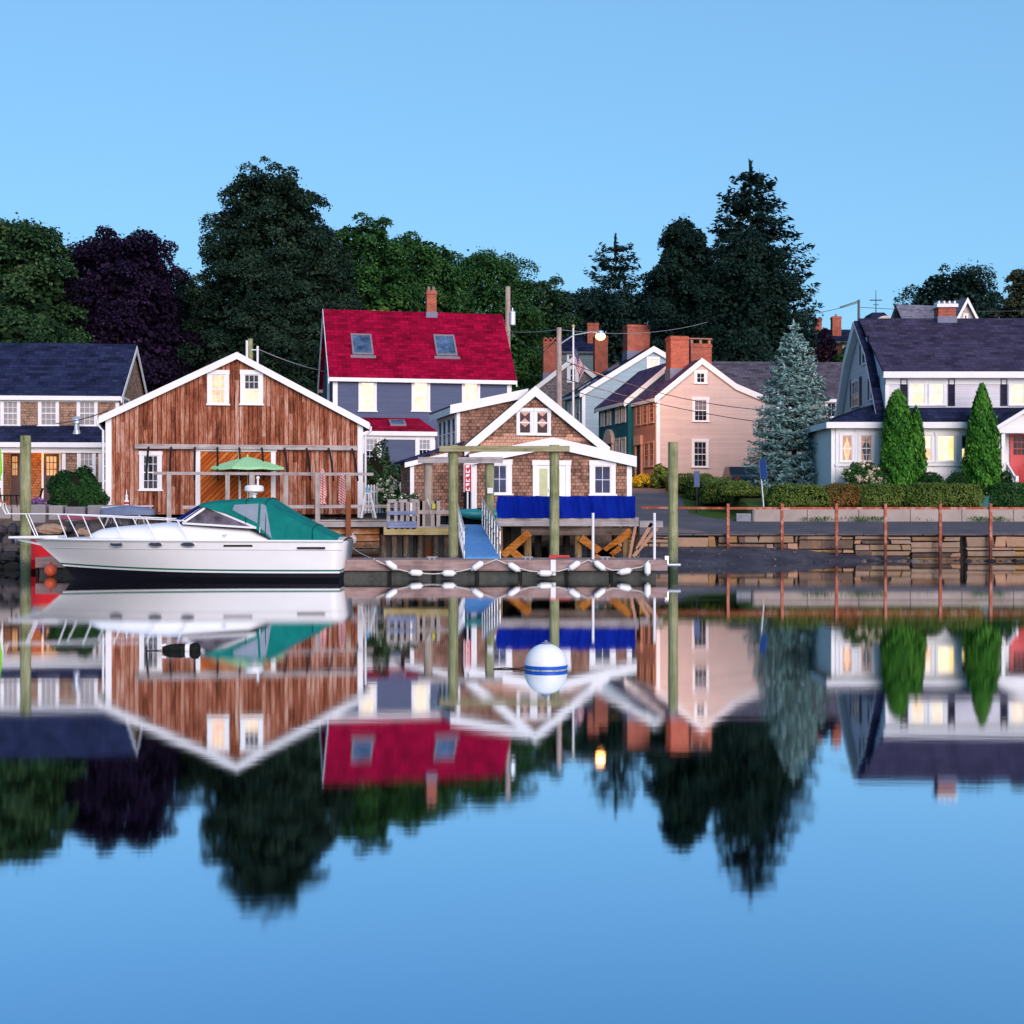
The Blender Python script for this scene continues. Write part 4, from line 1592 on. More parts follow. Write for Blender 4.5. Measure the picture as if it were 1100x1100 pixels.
body(X.root, [(1.1, xze - 2.3), (4.5, xzr - .2), (7.9, xze - 2.3)], 0, X.u(972, 4.5), xu + .5, 'x', clapboard('cream_clapboard', (.50, .43, .40)), 'side_wall')
window(X.root, wall_map('front', 0), xu + xw * .42, xu + xw * .58, xze + .2, xze + 1.2, cas=.12, cols=1, hung=False)

Y = Fr('dormered_house', wx(930, 128), 128, gz(32, 128) + 2.5, 0, 'dark-roofed house with a rounded dormer, seen just above the white house', 'house')
yz = Y.z(350, 945)
yt = Y.z(333.5, 945)
yw0, yw1 = Y.u(931), Y.u(964)
m = MB()
m.box(yw0 + .1, yw1 - .1, 0, 5, 0, yz + .25)
m.build('wall', clapboard('cream_clapboard', (.50, .43, .40)), Y.root)
m = MB()
q = .7
m.add([(yw0, -.2, yz), (yw1, -.2, yz), (yw1, 5.2, yz), (yw0, 5.2, yz), (yw0 + q * 1.2, 1.3, yt), (yw1 - q * 1.2, 1.3, yt), (yw1 - q * 1.2, 3.8, yt), (yw0 + q * 1.2, 3.8, yt)],
      [(0, 1, 5, 4), (1, 2, 6, 5), (2, 3, 7, 6), (3, 0, 4, 7), (4, 5, 6, 7), (3, 2, 1, 0)])
m.build('roof', NAVY, Y.root)
m = MB()
um_ = (yw0 + yw1) / 2 + .2
m.prism([(um_ + .95 * math.cos(a * math.pi / 8), -.4, yz + .02 + .85 * math.sin(a * math.pi / 8)) for a in range(9)], (0, 1.6, 0))
dmr = m.build('dormer', paint('cream_trim', (.6, .52, .42), .6), Y.root)
m = MB()
m.prism([(um_ + .6 * math.cos(a * math.pi / 8), -.43, yz + .05 + .5 * math.sin(a * math.pi / 8)) for a in range(9)], (0, .02, 0))
m.build('pane', GLASS, dmr)

Z = Fr('brick_chimney_house', wx(880, 135), 135, gz(29, 135), 0, 'dark-roofed house with a tall brick chimney behind bushes', 'house')
zz0, zz1 = Z.z(366, 890), Z.z(351, 890)
z_a, z_b = Z.u(868), Z.u(925)
zpr = [(0, zz0), (3.2, zz1), (6.4, zz0)]
body(Z.root, zpr, 0, z_a, z_b, 'x', brick('dull_brick', (.25, .07, .06), (.2, .06, .05), (.2, .13, .11)))
gable_roof(Z.root, zpr, z_a, z_b, 'x', NAVY, .3, .2, .12, paint('dark_trim', (.1, .11, .14), .6), .3)
chimney(Z.root, Z.u(898, 1.5), 1.5, .85, .85, zz0 - .3, Z.z(343, 898, 1.5), pots=1)
chimney(Z.root, Z.u(878, 2.5), 2.5, .7, .8, zz0 - .3, Z.z(345, 878, 2.5), cap=False)
pwin(Z, 'front', 905, 914, 370, 384, cas=.15, cols=2)


# ================================================================ waterfront
PILE = wood('greenish_pile', [(.25, (.10, .11, .055)), (.45, (.20, .215, .105)), (.6, (.27, .275, .15)), (.85, (.40, .39, .26))], wet=(.55, (.045, .07, .045)))
PILER = wood('grey_pile', [(.25, (.17, .12, .09)), (.5, (.30, .23, .18)), (.8, (.42, .35, .29))], wet=(1.1, (.24, .085, .04)))
DOCKW = wood('dock_planks', [(.25, (.15, .10, .095)), (.5, (.28, .19, .18)), (.8, (.38, .28, .27))], run='x')
GREYW = wood('grey_timber', [(.25, (.19, .165, .165)), (.5, (.33, .29, .29)), (.8, (.45, .41, .41))], run='x')
GREYV = wood('grey_upright', [(.25, (.19, .165, .155)), (.5, (.33, .28, .26)), (.8, (.45, .40, .38))], run='z')
ORANGEW = wood('rusty_timber', [(.25, (.12, .035, .008)), (.5, (.36, .12, .02)), (.8, (.52, .24, .07))], run='x')
DARKW = wood('dark_post', [(.25, (.025, .018, .014)), (.5, (.075, .05, .038)), (.8, (.15, .10, .07))], run='z', wet=(.5, (.03, .04, .025)))
DARKF = paint('dark_float', (.018, .019, .02), .7, .2)
STONE = None


def stone_mat(name, stops, dark=(.02, .018, .02), weed=None):
    t = NT(name)
    g = t.n('ShaderNodeNewGeometry')
    v = t.coord()
    n = t.noise(v, 3.5, 6, .75)
    f = t.math('ADD', t.math('MULTIPLY', g.outputs['Random Per Island'], .75), t.math('MULTIPLY', t.math('SUBTRACT', n, .35), .5))
    col = t.ramp(f, stops)
    x, y, z = t.xyz(v)
    if weed:
        h = t.math('ADD', z, t.math('MULTIPLY', t.math('SUBTRACT', t.noise(v, 1.4, 4, .7), .5), .6))
        mk = t.n('ShaderNodeMapRange', i_0=h, i_1=weed[0] - .1, i_2=weed[0] + .25, i_3=.85, i_4=0.0).outputs[0]
        col = t.mix(mk, col, weed[1])
    t.bump(n, .5, .04)
    return t.done(col, .85, .25)


def block_wall(mb, x0, x1, y, z0, z1, depth=.5, hmin=.16, hmax=.34, wmin=.5, wmax=1.9, rg=random):
    z = z0
    while z < z1 - .06:
        h = min(rg.uniform(hmin, hmax), z1 - z)
        if z1 - (z + h) < .1:
            h = z1 - z
        xx = x0
        while xx < x1:
            w_ = min(rg.uniform(wmin, wmax), x1 - xx)
            if rg.random() < .12:
                w_ = min(.3, x1 - xx)
            g = .02
            j = lambda s=.045: rg.uniform(-s, s)
            dy = rg.uniform(-.1, .1)
            hh = h * rg.uniform(.9, 1.0)
            P = [(xx + g + j(), y + dy + j(), z + g), (xx + w_ - g + j(), y + dy + j(), z + g + j(.01)), (xx + w_ - g, y + depth, z + g), (xx + g, y + depth, z + g),
                 (xx + g + j(), y + dy + j(), z + hh - g + j(.02)), (xx + w_ - g + j(), y + dy + j(), z + hh - g + j(.02)), (xx + w_ - g, y + depth, z + hh - g), (xx + g, y + depth, z + hh - g)]
            mb.hexa(P)
            xx += w_
        z += h


# stone sea wall under the road --------------------------------------------------
SW = empty('sea_wall', (20, 61.5, 0), 0, 'long sea wall of rough brown and grey granite slabs below the road', 'sea wall')
SWM = stone_mat('sea_wall_stone', [(.0, (.06, .052, .056)), (.22, (.17, .11, .08)), (.42, (.34, .19, .08)), (.6, (.25, .19, .15)), (.8, (.42, .235, .145)), (1, (.43, .36, .30))], weed=(.04, (.022, .018, .016)))
m = MB()
rw = random.Random(4)
xx = 4.6
while xx < 60:
    seg = rw.uniform(1.8, 3.6)
    block_wall(m, xx - 20, min(xx + seg, 60) - 20, 0, -.5, 1.06, .4, .13, .44, .35, 2.2, rw)
    xx += seg + rw.choice([.04, .08, .26])
o = m.build('stonework', SWM, SW, bevel=.03)
m = MB()
m.box(4.5 - 20, 40, .22, .34, -.9, 1.09)
m.build('backing', paint('wall_dark_joint', (.04, .033, .033), .95, .1), SW)
m = MB()
xx = 4.6
while xx < 60:
    l_ = rw.uniform(1.2, 2.6)
    m.box(xx - 20, xx + l_ - .02 - 20, -.04 + rw.uniform(-.06, .04), .45, 1.08, 1.165 + rw.uniform(-.01, .012))
    xx += l_
m.build('coping', paint('asphalt_edge', (.10, .097, .115), .9, .2, .25, 3), SW, bevel=.03)

# loose stones along the tide line
rs = random.Random(8)
m = MB()
for k in range(430):
    if k < 300:
        if k % 2:
            continue
        x_ = rs.uniform(2.6, 16.5)
        y_ = rs.uniform(55.5, 61.5)
        z_ = beach_z(x_, y_)
        if z_ < -.06:
            continue
    else:
        x_, y_, z_ = rs.uniform(15, 30), rs.uniform(60.6, 61.4), -.06
    a_ = rs.uniform(.02, .07) * (2.6 if k > 300 else 1)
    m.ell((x_, y_, z_ + a_ * .2), a_ * rs.uniform(.8, 1.6), a_, a_ * .65, 7, 5, .12)
tag(m.build('shore_stones', stone_mat('shore_stone', [(.1, (.02, .018, .02)), (.5, (.07, .06, .058)), (.85, (.17, .14, .12)), (1, (.28, .25, .22))]), None), kind='stuff')

# red pipe railing along it
RAILM = paint('peeling_red_paint', (.48, .085, .05), .7, .3, .3, 6)
t = NT('faded_red_rail')
v = t.coord()
n = t.noise(v, 2.2, 5, .75)
col = t.ramp(n, [(.32, (.24, .055, .03)), (.5, (.38, .10, .06)), (.66, (.54, .34, .28))])
x, y, z = t.xyz(v)
h = t.math('ADD', z, t.math('MULTIPLY', t.math('SUBTRACT', n, .5), .8))
col = t.mix(t.n('ShaderNodeMapRange', i_0=h, i_1=.5, i_2=1.0, i_3=.85, i_4=0.0).outputs[0], col, (.07, .03, .025))
RAILM = t.done(col, .7, .3)
RF = empty('railing', (wx(782, 61.2), 61.2, 0), 0, 'faded red pipe railing on posts along the sea wall', 'railing')
rx0 = wx(782, 61.2)
for px in (782, 840, 898.5, 951, 1010, 1064, 1122):
    m = MB()
    x_ = wx(px, 61.2) - rx0
    m.box(x_ - .058, x_ + .058, -.07, .06, -.4, wz(541, 61.2))
    m.build('post', RAILM, RF)
m = MB()
zr_ = wz(546, 61.2)
for a, b in zip((692, 782, 840, 898.5, 951, 1010, 1064), (782, 840, 898.5, 951, 1010, 1064, 1130)):
    m.bar((wx(a, 61.2) - rx0, .12 + (1.2 if a == 692 else 0), zr_ + (.03 if a == 692 else 0)), (wx(b, 61.2) - rx0, .12, zr_), .06, .10)
m.build('rail', RAILM, RF)

# concrete kerb wall behind the road
KW = empty('kerb_wall', (30, 66.3, 1.6), 0, 'low pale concrete retaining wall under the hedges', 'wall')
m = MB()
xx = 11.35
while xx < 60:
    m.box(xx - 30, xx + 2.38 - 30, 0, .3, -.3, .68)
    xx += 2.4
m.tube((11.35 - 30, .16, -.3), (11.35 - 30, .16, .66), .16, .16, 14)
CONC = earth('pale_concrete', (.26, .21, .19), (.36, .30, .27), (.45, .39, .36), .9, 14, .9, .25)
m.build('concrete', CONC, KW, bevel=.02)
m = MB()
m.box(10.45 - 30, 11.15 - 30, .05, .28, -.2, .42)
m.build('kerb_stone', paint('grey_kerb_stone', (.22, .23, .26), .9, .2, .2, 4), KW, bevel=.04)
V_ = []
n = 2600
P = np.stack([rng.uniform(11.6, 50, n), 66.2 - rng.uniform(0, .22, n), np.zeros(n)], 1)
keep = (np.sin(P[:, 0] * .9) + np.sin(P[:, 0] * 2.3 + 1) + rng.normal(0, .5, n)) > .35
P = P[keep]
P[:, 2] = 1.66 + rng.uniform(.02, .2, len(P))
o = quads_object('verge_weeds', leaf_quads(P, np.tile([0, -1, .2], (len(P), 1)), .16, .25, .8, np.tile([0, 0, 1.0], (len(P), 1))), leaves('weed_leaves', (.02, .06, .015), (.04, .11, .025)))
tag(o, kind='stuff')

# granite blocks and rubble on the left -------------------------------------------
GB = empty('granite_block_wall', (wx(55, 57), 57, 1.6), 0, 'row of big squared granite blocks edging the yard below the dark green bush', 'stone wall')
m = MB()
rw = random.Random(9)
for a, b in ((-60, -8), (-8, 12), (12, 30), (30, 50), (51, 68), (69, 92), (93, 112), (113, 140)):
    h = wz(543, 57) - 1.6 + rw.uniform(-.05, .05)
    m.box(wx(a, 57) - wx(55, 57) + .03, wx(b, 57) - wx(55, 57) - .03, rw.uniform(-.1, .05), .7, -.1, h)
m.build('block', stone_mat('granite_blocks', [(.1, (.17, .16, .19)), (.5, (.27, .245, .25)), (.9, (.36, .29, .25))]), GB, bevel=.05)
DRY = empty('dry_stone_bank', (wx(20, 53.5), 53.5, 0), 0, 'dark dry-stone bank of rounded boulders at the water edge behind the bow', 'stone bank')
m = MB()
rw = random.Random(21)
for k in range(5):
    xx = -25.0
    while xx < -13.6:
        w_ = rw.uniform(.35, .85)
        m.ell((xx + w_ / 2 - wx(20, 53.5), -.9 + k * .62 + rw.uniform(-.1, .1), .02 + k * .34 + rw.uniform(-.06, .06)), w_ / 2 * 1.04, .42, rw.uniform(.2, .28), 10, 7, .13)
        xx += w_
m.build('boulders', stone_mat('dark_bank_stone', [(.1, (.022, .022, .032)), (.5, (.055, .05, .06)), (.9, (.11, .085, .07))], weed=(.35, (.015, .017, .014))), DRY)
t_ = stone_mat('pale_boulder', [(.1, (.26, .17, .12)), (.6, (.38, .25, .17))])
for (px, py, d, rx, rz, lab) in ((54, 569, 54.6, .62, .22, 'flat pale tan boulder on the bank above the bow of the cruiser'), (93, 572, 55, .5, .2, 'flat grey-tan boulder on the bank, seen through the rail of the cruiser')):
    m = MB()
    m.ell((0, 0, 0), rx, .4, rz, 12, 8, .1)
    o = m.build('boulder', t_, None, loc=(wx(px, d), d, wz(py, d)))
    tag(o, lab, 'boulder', None)
m = MB()
m.hexa([(-.8, -.4, -.12), (.5, -.4, -.14), (.6, .4, -.14), (-.7, .4, -.12), (-.7, -.3, .06), (.4, -.3, .03), (.5, .3, .0), (-.6, .3, .06)])
tag(m.build('canvas_bundle', paint('wine_canvas', (.24, .07, .10), .8, .2, .2, 4), None, loc=(wx(87, 56), 56, wz(555, 56)), bevel=.05), 'low wine-red canvas bundle lying on the bank below the granite blocks', 'canvas')

# ---------------------------------------------------------------- timber deck in front of the barn (barn frame)
TD_ = empty('timber_deck', B.world(0, 0, 0), math.radians(12), 'weathered timber deck with rails and a rust-brown plank bulkhead, in front of the barn', 'deck')
dl, dr_ = B.u(196, -2.6), B.u(431, -2.6)
zf = -.22
m = MB()
for i in range(13):
    m.box(dl, dr_, -2.62 + i * .2, -2.44 + i * .2 , zf - .06, zf)
m.build('floor', GREYW, TD_)
m = MB()
for k in range(6):
    jj = random.uniform(-.03, .03)
    m.box(dl, dr_ - .9, -2.45 + jj, -2.2 + jj, zf - .62 - .29 * k, zf - .36 - .29 * k)
BULK = wood('bulkhead_logs', [(.25, (.10, .03, .012)), (.45, (.26, .085, .03)), (.62, (.40, .17, .07)), (.82, (.45, .36, .28))], run='x', wet=(-1.35, (.06, .03, .02)))
m.build('bulkhead', BULK, TD_, bevel=.03)
m = MB()
m.box(dl, dr_, -2.72, -2.63, zf - .3, zf - .08)
m.build('edge_beam', GREYW, TD_)
m = MB()
zq = B.z(545, 330, -2.7)
m.bar((dl, -2.6, zq), (dr_ + .2, -2.6, zq + .05), .3, .14)
m.build('low_rail', GREYW, TD_)
for px in (271, 307, 341, 374):
    uu = B.u(px, -2.75)
    m = MB()
    m.box(uu - .1, uu + .1, -2.87, -2.74, -2.4 if px == 374 else zf - .3, B.z(509, px, -2.75))
    m.build('post', PILER if px == 374 else GREYV, TD_)
# the bare awning frame: beam on the wall, slats down to a front rail
AF = empty('awning_frame', B.world(0, 0, 0), math.radians(12), 'bare awning frame of dark curved slats on the barn front', 'awning frame')
zb_, zfz = B.z(480, 260), B.z(508.5, 260, -2.7)
m = MB()
m.box(B.u(145), B.u(384), -.25, -.12, zb_ - .12, zb_ + .08)
m.build('wall_beam', GREYW, AF)
m = MB()
m.box(B.u(165, -2.7), B.u(401, -2.7), -2.76, -2.64, zfz - .07, zfz + .05)
m.build('front_rail', GREYW, AF)
for px in (160, 184, 209.5, 233.5, 257, 281, 305.3, 329, 352.5, 377.5):
    uu = B.u(px)
    pts = []
    for k in range(7):
        f_ = k / 6
        pts.append((uu, -.2 - 2.5 * f_, zb_ - .05 + (zfz - .22 - zb_) * f_ ** 1.25 + .12 * math.sin(math.pi * f_)))
    m = MB()
    m.path(pts, .045, 6)
    m.build('slat', BLACKM, AF)
for px in (181.6, 244.4, 270):
    uu = B.u(px, -2.7)
    m = MB()
    m.box(uu - .09, uu + .09, -2.85, -2.77, zf - .2, zfz + .05)
    m.build('post', GREYV, AF)

# ---------------------------------------------------------------- umbrellas
def umbrella(name, loc, H, R, mat, label, closed=False):
    r = empty(name, loc, random.uniform(0, 1), label, 'umbrella')
    m = MB()
    m.tube((0, 0, 0), (0, 0, H), .025, .025, 8)
    m.build('pole', paint('umbrella_pole', (.5, .42, .38), .6), r)
    m = MB()
    n = 8
    if closed:
        rings = [(.03, H - .02), (.1, H - .25), (.13, H - .7), (.15, H - 1.1), (.09, H - 1.35), (.13, H - 1.5)]
        vs, fs = [], []
        for rr, z in rings:
            for i in range(16):
                a = 2 * math.pi * i / 16
                q = rr * (1.15 if i % 2 else .72)
                vs.append((q * math.cos(a), q * math.sin(a), z))
        for j in range(len(rings) - 1):
            for i in range(16):
                fs.append((j * 16 + i, j * 16 + (i + 1) % 16, (j + 1) * 16 + (i + 1) % 16, (j + 1) * 16 + i))
        m.add(vs, fs)
    else:
        vs, fs = [(0, 0, H)], []
        rings = 5
        for j in range(1, rings + 1):
            f_ = j / rings
            for i in range(n * 2):
                a = math.pi * i / n
                sag = 1.0 if i % 2 == 0 else .94
                vs.append((R * f_ * sag * math.cos(a), R * f_ * sag * math.sin(a), H - .46 * f_ ** 1.15 - (0 if i % 2 == 0 else .03 * f_)))
        for i in range(n * 2):
            vs.append((vs[1 + (rings - 1) * n * 2 + i][0] * 1.005, vs[1 + (rings - 1) * n * 2 + i][1] * 1.005, vs[1 + (rings - 1) * n * 2 + i][2] - .1))
        for i in range(n * 2):
            fs.append((0, 1 + i, 1 + (i + 1) % (n * 2)))
        for j in range(rings):
            for i in range(n * 2):
                a0 = 1 + j * n * 2
                fs.append((a0 + i, a0 + (i + 1) % (n * 2), a0 + n * 2 + (i + 1) % (n * 2), a0 + n * 2 + i))
        m.add(vs, fs)
        m.ell((0, 0, H + .03), .04, .04, .06, 8, 6)
    m.build('canopy', mat, r)
    if not closed:
        m = MB()
        for i in range(n):
            a = 2 * math.pi * i / n
            m.tube((0, 0, H - .04), (R * .98 * math.cos(a), R * .98 * math.sin(a), H - .5), .012, .012, 5)
        m.build('ribs', BLACKM, r)
    m = MB()
    m.lathe([(.25, 0), (.25, .06), (.06, .1), (.05, .25)], (0, 0, 0), 14)
    m.build('base', BLACKM, r)
    return r


p = B.world(B.u(266, -1.3), -1.3, zf)
umbrella('parasol', p, wz(490.5, p[1]) - p[2], 1.62, paint('mint_canvas', (.33, .62, .33), .8, .1, .06), 'open pale mint-green patio parasol on the deck in front of the barn door')
t = NT('red_white_stripes')
v = t.coord()
x, y, z = t.xyz(v)
st = t.math('FRACT', t.math('MULTIPLY', t.math('ADD', z, t.math('MULTIPLY', x, .7)), 9))
RWS = t.done(t.ramp(st, [(.0, (.62, .10, .11)), (.48, (.62, .10, .11)), (.55, (.75, .62, .6)), (.97, (.75, .62, .6))]), .8, .1)
for px, py, lab in ((346.5, 503, 'furled red and white striped parasol, left of the pair by the barn'), (367.5, 508, 'furled red and white striped parasol beside the tall rusty deck post')):
    p = B.world(B.u(px, -1.9), -1.9, zf)
    r = umbrella('parasol', p, wz(py, p[1]) - p[2], .2, RWS, lab, True)
    r['group'] = 'furled striped parasols on the deck'
p = (wx(-2, 60), 60, gz(wx(-2, 60), 60))
umbrella('parasol', p, wz(478, 60) - p[2], .3, paint('lime_canvas', (.22, .60, .04), .7, .15, .1), 'furled bright lime-green parasol at the left edge by the black patio table', True)

# patio table and chairs by the porch
def patio_chair(loc, rz, mat, label):
    r = empty('patio_chair', loc, rz, label, 'chair', 'patio chairs by the porch')
    m = MB()
    m.box(-.25, .25, -.25, .25, .42, .46)
    m.build('seat', mat, r)
    m = MB()
    for i in range(5):
        m.bar((-.2 + i * .1, .24, .46), (-.2 + i * .1, .38, 1.0), .07, .02)
    m.bar((-.26, .38, 1.0), (.26, .38, 1.0), .04, .06)
    m.build('backrest', mat, r)
    for sx in (-1, 1):
        for sy in (-1, 1):
            m = MB()
            m.tube((sx * .23, sy * .23, .42), (sx * .26, sy * .27, 0), .02, .02, 6)
            m.build('leg', mat, r)
    return r


DKCH = paint('dark_brown_chair', (.04, .02, .018), .6)
ORCH = paint('orange_wood_chair', (.42, .12, .03), .6)
yb = 60.6
patio_chair((wx(35.5, yb), yb, gz(wx(35.5, yb), yb)), -1.4, DKCH, 'dark brown slatted patio chair behind the left mooring pile')
patio_chair((wx(3, yb), yb - .3, gz(wx(3, yb), yb)), .9, ORCH, 'orange wooden patio chair at the left edge beside the black table')
r = empty('patio_table', (wx(8, yb), yb, gz(wx(8, yb), yb)), .1, 'black metal patio table on the yard in front of the lit porch doors', 'table')
m = MB()
m.lathe([(.0, .70), (.52, .70), (.54, .72), (.52, .74), (0, .74)], (0, 0, 0), 20)
m.build('tabletop', BLACKM, r)
for k in range(4):
    a = k * math.pi / 2 + .6
    m = MB()
    m.tube((.38 * math.cos(a), .38 * math.sin(a), .7), (.44 * math.cos(a), .44 * math.sin(a), 0), .025, .02, 6)
    m.build('leg', BLACKM, r)

# upturned dinghy, lighthouse ornament, step ladder beside the barn ------------------
r = empty('dinghy', (wx(137, 56.4), 56.4, 2.0), math.radians(6), 'small upturned blue-grey dinghy lying on trestles before the barn', 'dinghy')
m = MB()
vs, fs = [], []
N_, K_ = 15, 9
for i in range(N_):
    f_ = i / (N_ - 1)
    b_ = .58 * (math.sin(math.pi * min(1, f_ * .72 + .02)) ** .7)
    h_ = .36 * (math.sin(math.pi * (.12 + .76 * f_)) ** .5)
    for k in range(K_):
        a = math.pi * k / (K_ - 1)
        vs.append(((f_ - .5) * 2.1, -b_ * math.cos(a), h_ * math.sin(a) ** .8))
for i in range(N_ - 1):
    for k in range(K_ - 1):
        fs.append((i * K_ + k, i * K_ + k + 1, (i + 1) * K_ + k + 1, (i + 1) * K_ + k))
fs += [tuple(range(K_)), tuple(range((N_ - 1) * K_, N_ * K_))]
m.add(vs, fs)
m.build('hull', paint('blue_grey_paint', (.14, .17, .26), .5, .3, .15), r, smooth=True)
m = MB()
m.bar((-1.0, 0, .3), (1.0, 0, .36), .05, .06)
m.build('keel', paint('pale_grey_paint', (.42, .42, .48), .6), r)
for xx in (-.55, .55):
    m = MB()
    m.bar((xx, -.6, -.04), (xx, .6, -.04), .08, .08)
    for sy in (-1, 1):
        m.bar((xx - .1, sy * .5, -.08), (xx - .25, sy * .55, -.5), .05, .05)
        m.bar((xx + .1, sy * .5, -.08), (xx + .25, sy * .55, -.5), .05, .05)
    m.build('trestle', GREYW, r)
r = empty('lighthouse_lantern', (wx(136, 57.2), 57.2, 1.7), 0, 'white post with a red-banded lighthouse-shaped top at the corner of the barn', 'post')
m = MB()
m.tube((0, 0, -.2), (0, 0, wz(546, 57.2) - 1.7), .05, .05, 8)
m.build('post', WHITE, r)
m = MB()
z0 = wz(546, 57.2) - 1.7
m.lathe([(.0, 0), (.07, .02), (.1, .1), (.11, .12), (.10, .15), (.10, .28), (.085, .32), (.05, .34), (.05, .46), (.07, .48), (.02, .56), (.015, .74), (0, .76)], (0, 0, z0), 14)
m.build('lantern', WHITE, r, smooth=False)
m = MB()
m.lathe([(.102, .16), (.104, .17), (.104, .25), (.102, .26)], (0, 0, z0), 14)
m.build('red_band', paint('band_red', (.4, .03, .05), .5), r)
p = B.world(B.u(393, -1.6), -1.6, zf)
r = empty('step_ladder', (wx(395, 59.6), 59.6, 1.85), .25, 'white wooden step ladder with a blue bucket top, beside the barn corner', 'ladder')
for sx in (-1, 1):
    m = MB()
    m.bar((sx * .30, -.25, 0), (sx * .10, 0, 1.02), .05, .08)
    m.build('side_rail', WHITE, r)
    m = MB()
    m.bar((sx * .28, .35, 0), (sx * .10, .03, 1.0), .04, .05)
    m.build('rear_leg', WHITE, r)
m = MB()
for k in range(2):
    f_ = (k + 1) / 3
    m.box(-.30 + .2 * f_, .30 - .2 * f_, -.25 + .25 * f_ - .05, -.25 + .25 * f_ + .05, 1.02 * f_ - .012, 1.02 * f_ + .012)
m.box(-.14, .14, -.08, .1, 1.02, 1.05)
m.build('tread', WHITE, r)
m = MB()
m.lathe([(.07, 1.052), (.10, 1.28), (.09, 1.28), (.06, 1.07)], (0, 0, 0), 14)
m.build('bucket', paint('pale_blue_plastic', (.16, .42, .62), .4), r)

# picket fence with its gate post
PF = empty('picket_fence', (wx(393, 62.5), 62.5, 2.0), 0, 'white picket fence between the barn and the cottage', 'fence')
m = MB()
x0, x1 = 0, wx(429, 62.5) - wx(393, 62.5)
n = 13
for i in range(n):
    xx = x0 + (x1 - x0) * i / (n - 1)
    m.prism([(xx - .04, 0, .05), (xx + .04, 0, .05), (xx + .04, 0, 1.25), (xx, 0, 1.32), (xx - .04, 0, 1.25)], (0, .025, 0))
m.build('picket', WHITE, PF)
m = MB()
m.box(x0, x1, .027, .06, .3, .38)
m.box(x0, x1, .027, .06, .95, 1.03)
m.build('rail', WHITE, PF)
for xx in (x0 - .08, x1 + .08):
    m = MB()
    m.box(xx - .06, xx + .06, -.02, .1, 0, 1.4)
    m.build('post', WHITE, PF)

# ---------------------------------------------------------------- old landing with posts
LA = empty('landing', (wx(450, 51.5), 51.5, 0), 0, 'old timber landing with blue-grey slat rails on weedy posts, left of the gangway', 'landing')
lx = wx(450, 51.5)
LX = lambda px, d=51.5: wx(px, d) - lx
zl = 1.62
m = MB()
for i in range(9):
    m.box(LX(414), LX(500), -.6 + i * .62, -.02 + i * .62, zl - .08, zl)
m.build('deck', GREYW, LA)
YEL = wood('yellowed_beam', [(.25, (.2, .15, .05)), (.5, (.36, .28, .12)), (.8, (.45, .38, .22))], run='x')
m = MB()
m.box(LX(414), LX(489), -.7, -.61, zl - .3, zl - .04)
m.build('edge_beam', YEL, LA)
for px in (415, 425.5, 437, 450, 469, 480):
    m = MB()
    m.tube((LX(px), -.45, -.8), (LX(px) + random.uniform(-.1, .1), -.45, zl - .31), .11, .1, 8)
    m.build('post', DARKW, LA)
for px in (419, 432, 444):
    m = MB()
    m.tube((LX(px), 1.5, -.8), (LX(px), 1.5, zl - .09), .12, .11, 8)
    m.build('post', DARKW, LA)
BLG = wood('blue_grey_board', [(.25, (.10, .13, .25)), (.5, (.16, .20, .34)), (.8, (.26, .29, .42))], run='x')
m = MB()
for z0, z1 in ((549, 553), (560, 567)):
    m.box(LX(418), LX(449), -.76, -.705, wz(z1, 50.8), wz(z0, 50.8))
m.build('slat_rail', BLG, LA)
for px in (419, 427, 433.5, 439.5, 446):
    m = MB()
    m.box(LX(px) - .06, LX(px) + .06, -.70, -.62, zl - .1, wz(538 + random.uniform(-1, 4), 51))
    m.build('picket', GREYV, LA)
m = MB()
for px in (451, 454, 466, 470):
    m.box(LX(px) - .1, LX(px) + .1, -.1, -.03, zl, wz(538, 51.5))
m.box(LX(449), LX(484), -.13, -.11, wz(552, 51.5), wz(548, 51.5))
m.build('rear_rail', GREYV, LA)
m = MB()
m.box(LX(464.5), LX(468), -.20, -.14, wz(546.5, 51.5), wz(541, 51.5))
m.build('notice', paint('yellow_notice', (.55, .48, .05), .6), LA)
# flowers in boxes on the landing rail
for k, px in enumerate((421, 432, 443)):
    pass

# ---------------------------------------------------------------- wharf under the cottage
WH = empty('wharf', (wx(610, 50), 50, 0), 0, 'timber wharf under the cottage on dark posts with rusty orange cross braces', 'wharf')
wx0 = wx(610, 50)
WX = lambda px, d=50: wx(px, d) - wx0
zd = wz(556, 50)
m = MB()
for i in range(34):
    m.box(WX(534), WX(686) + i * .012, .02 + i * .2, .2 + i * .2, zd - .07, zd)
m.build('deck', GREYW, WH)
m = MB()
m.box(WX(533), WX(686), -.09, .0, zd - .3, zd + .01)
m.build('edge_beam', GREYW, WH)
m = MB()
m.box(WX(560), WX(684), .1, .3, zd - .62, zd - .34)
m.build('cross_beam', wood('dark_beam', [(.25, (.05, .035, .03)), (.5, (.11, .08, .065)), (.8, (.18, .14, .12))], run='x'), WH)
for (px, y_) in ((536, .25), (567, .3), (597, 1.6), (621.5, .3), (673, .3), (545, 3), (580, 3.2), (612, 3.2), (640, 3.0), (668, 3.2), (690, 2.5)):
    m = MB()
    m.tube((WX(px), y_, -.9), (WX(px), y_, zd - .08), .15, .13, 9)
    m.build('post', wood('brown_post', [(.25, (.09, .05, .02)), (.5, (.22, .13, .05)), (.8, (.34, .23, .11))], wet=(.5, (.05, .05, .03))) if y_ < 1 else DARKW, WH)
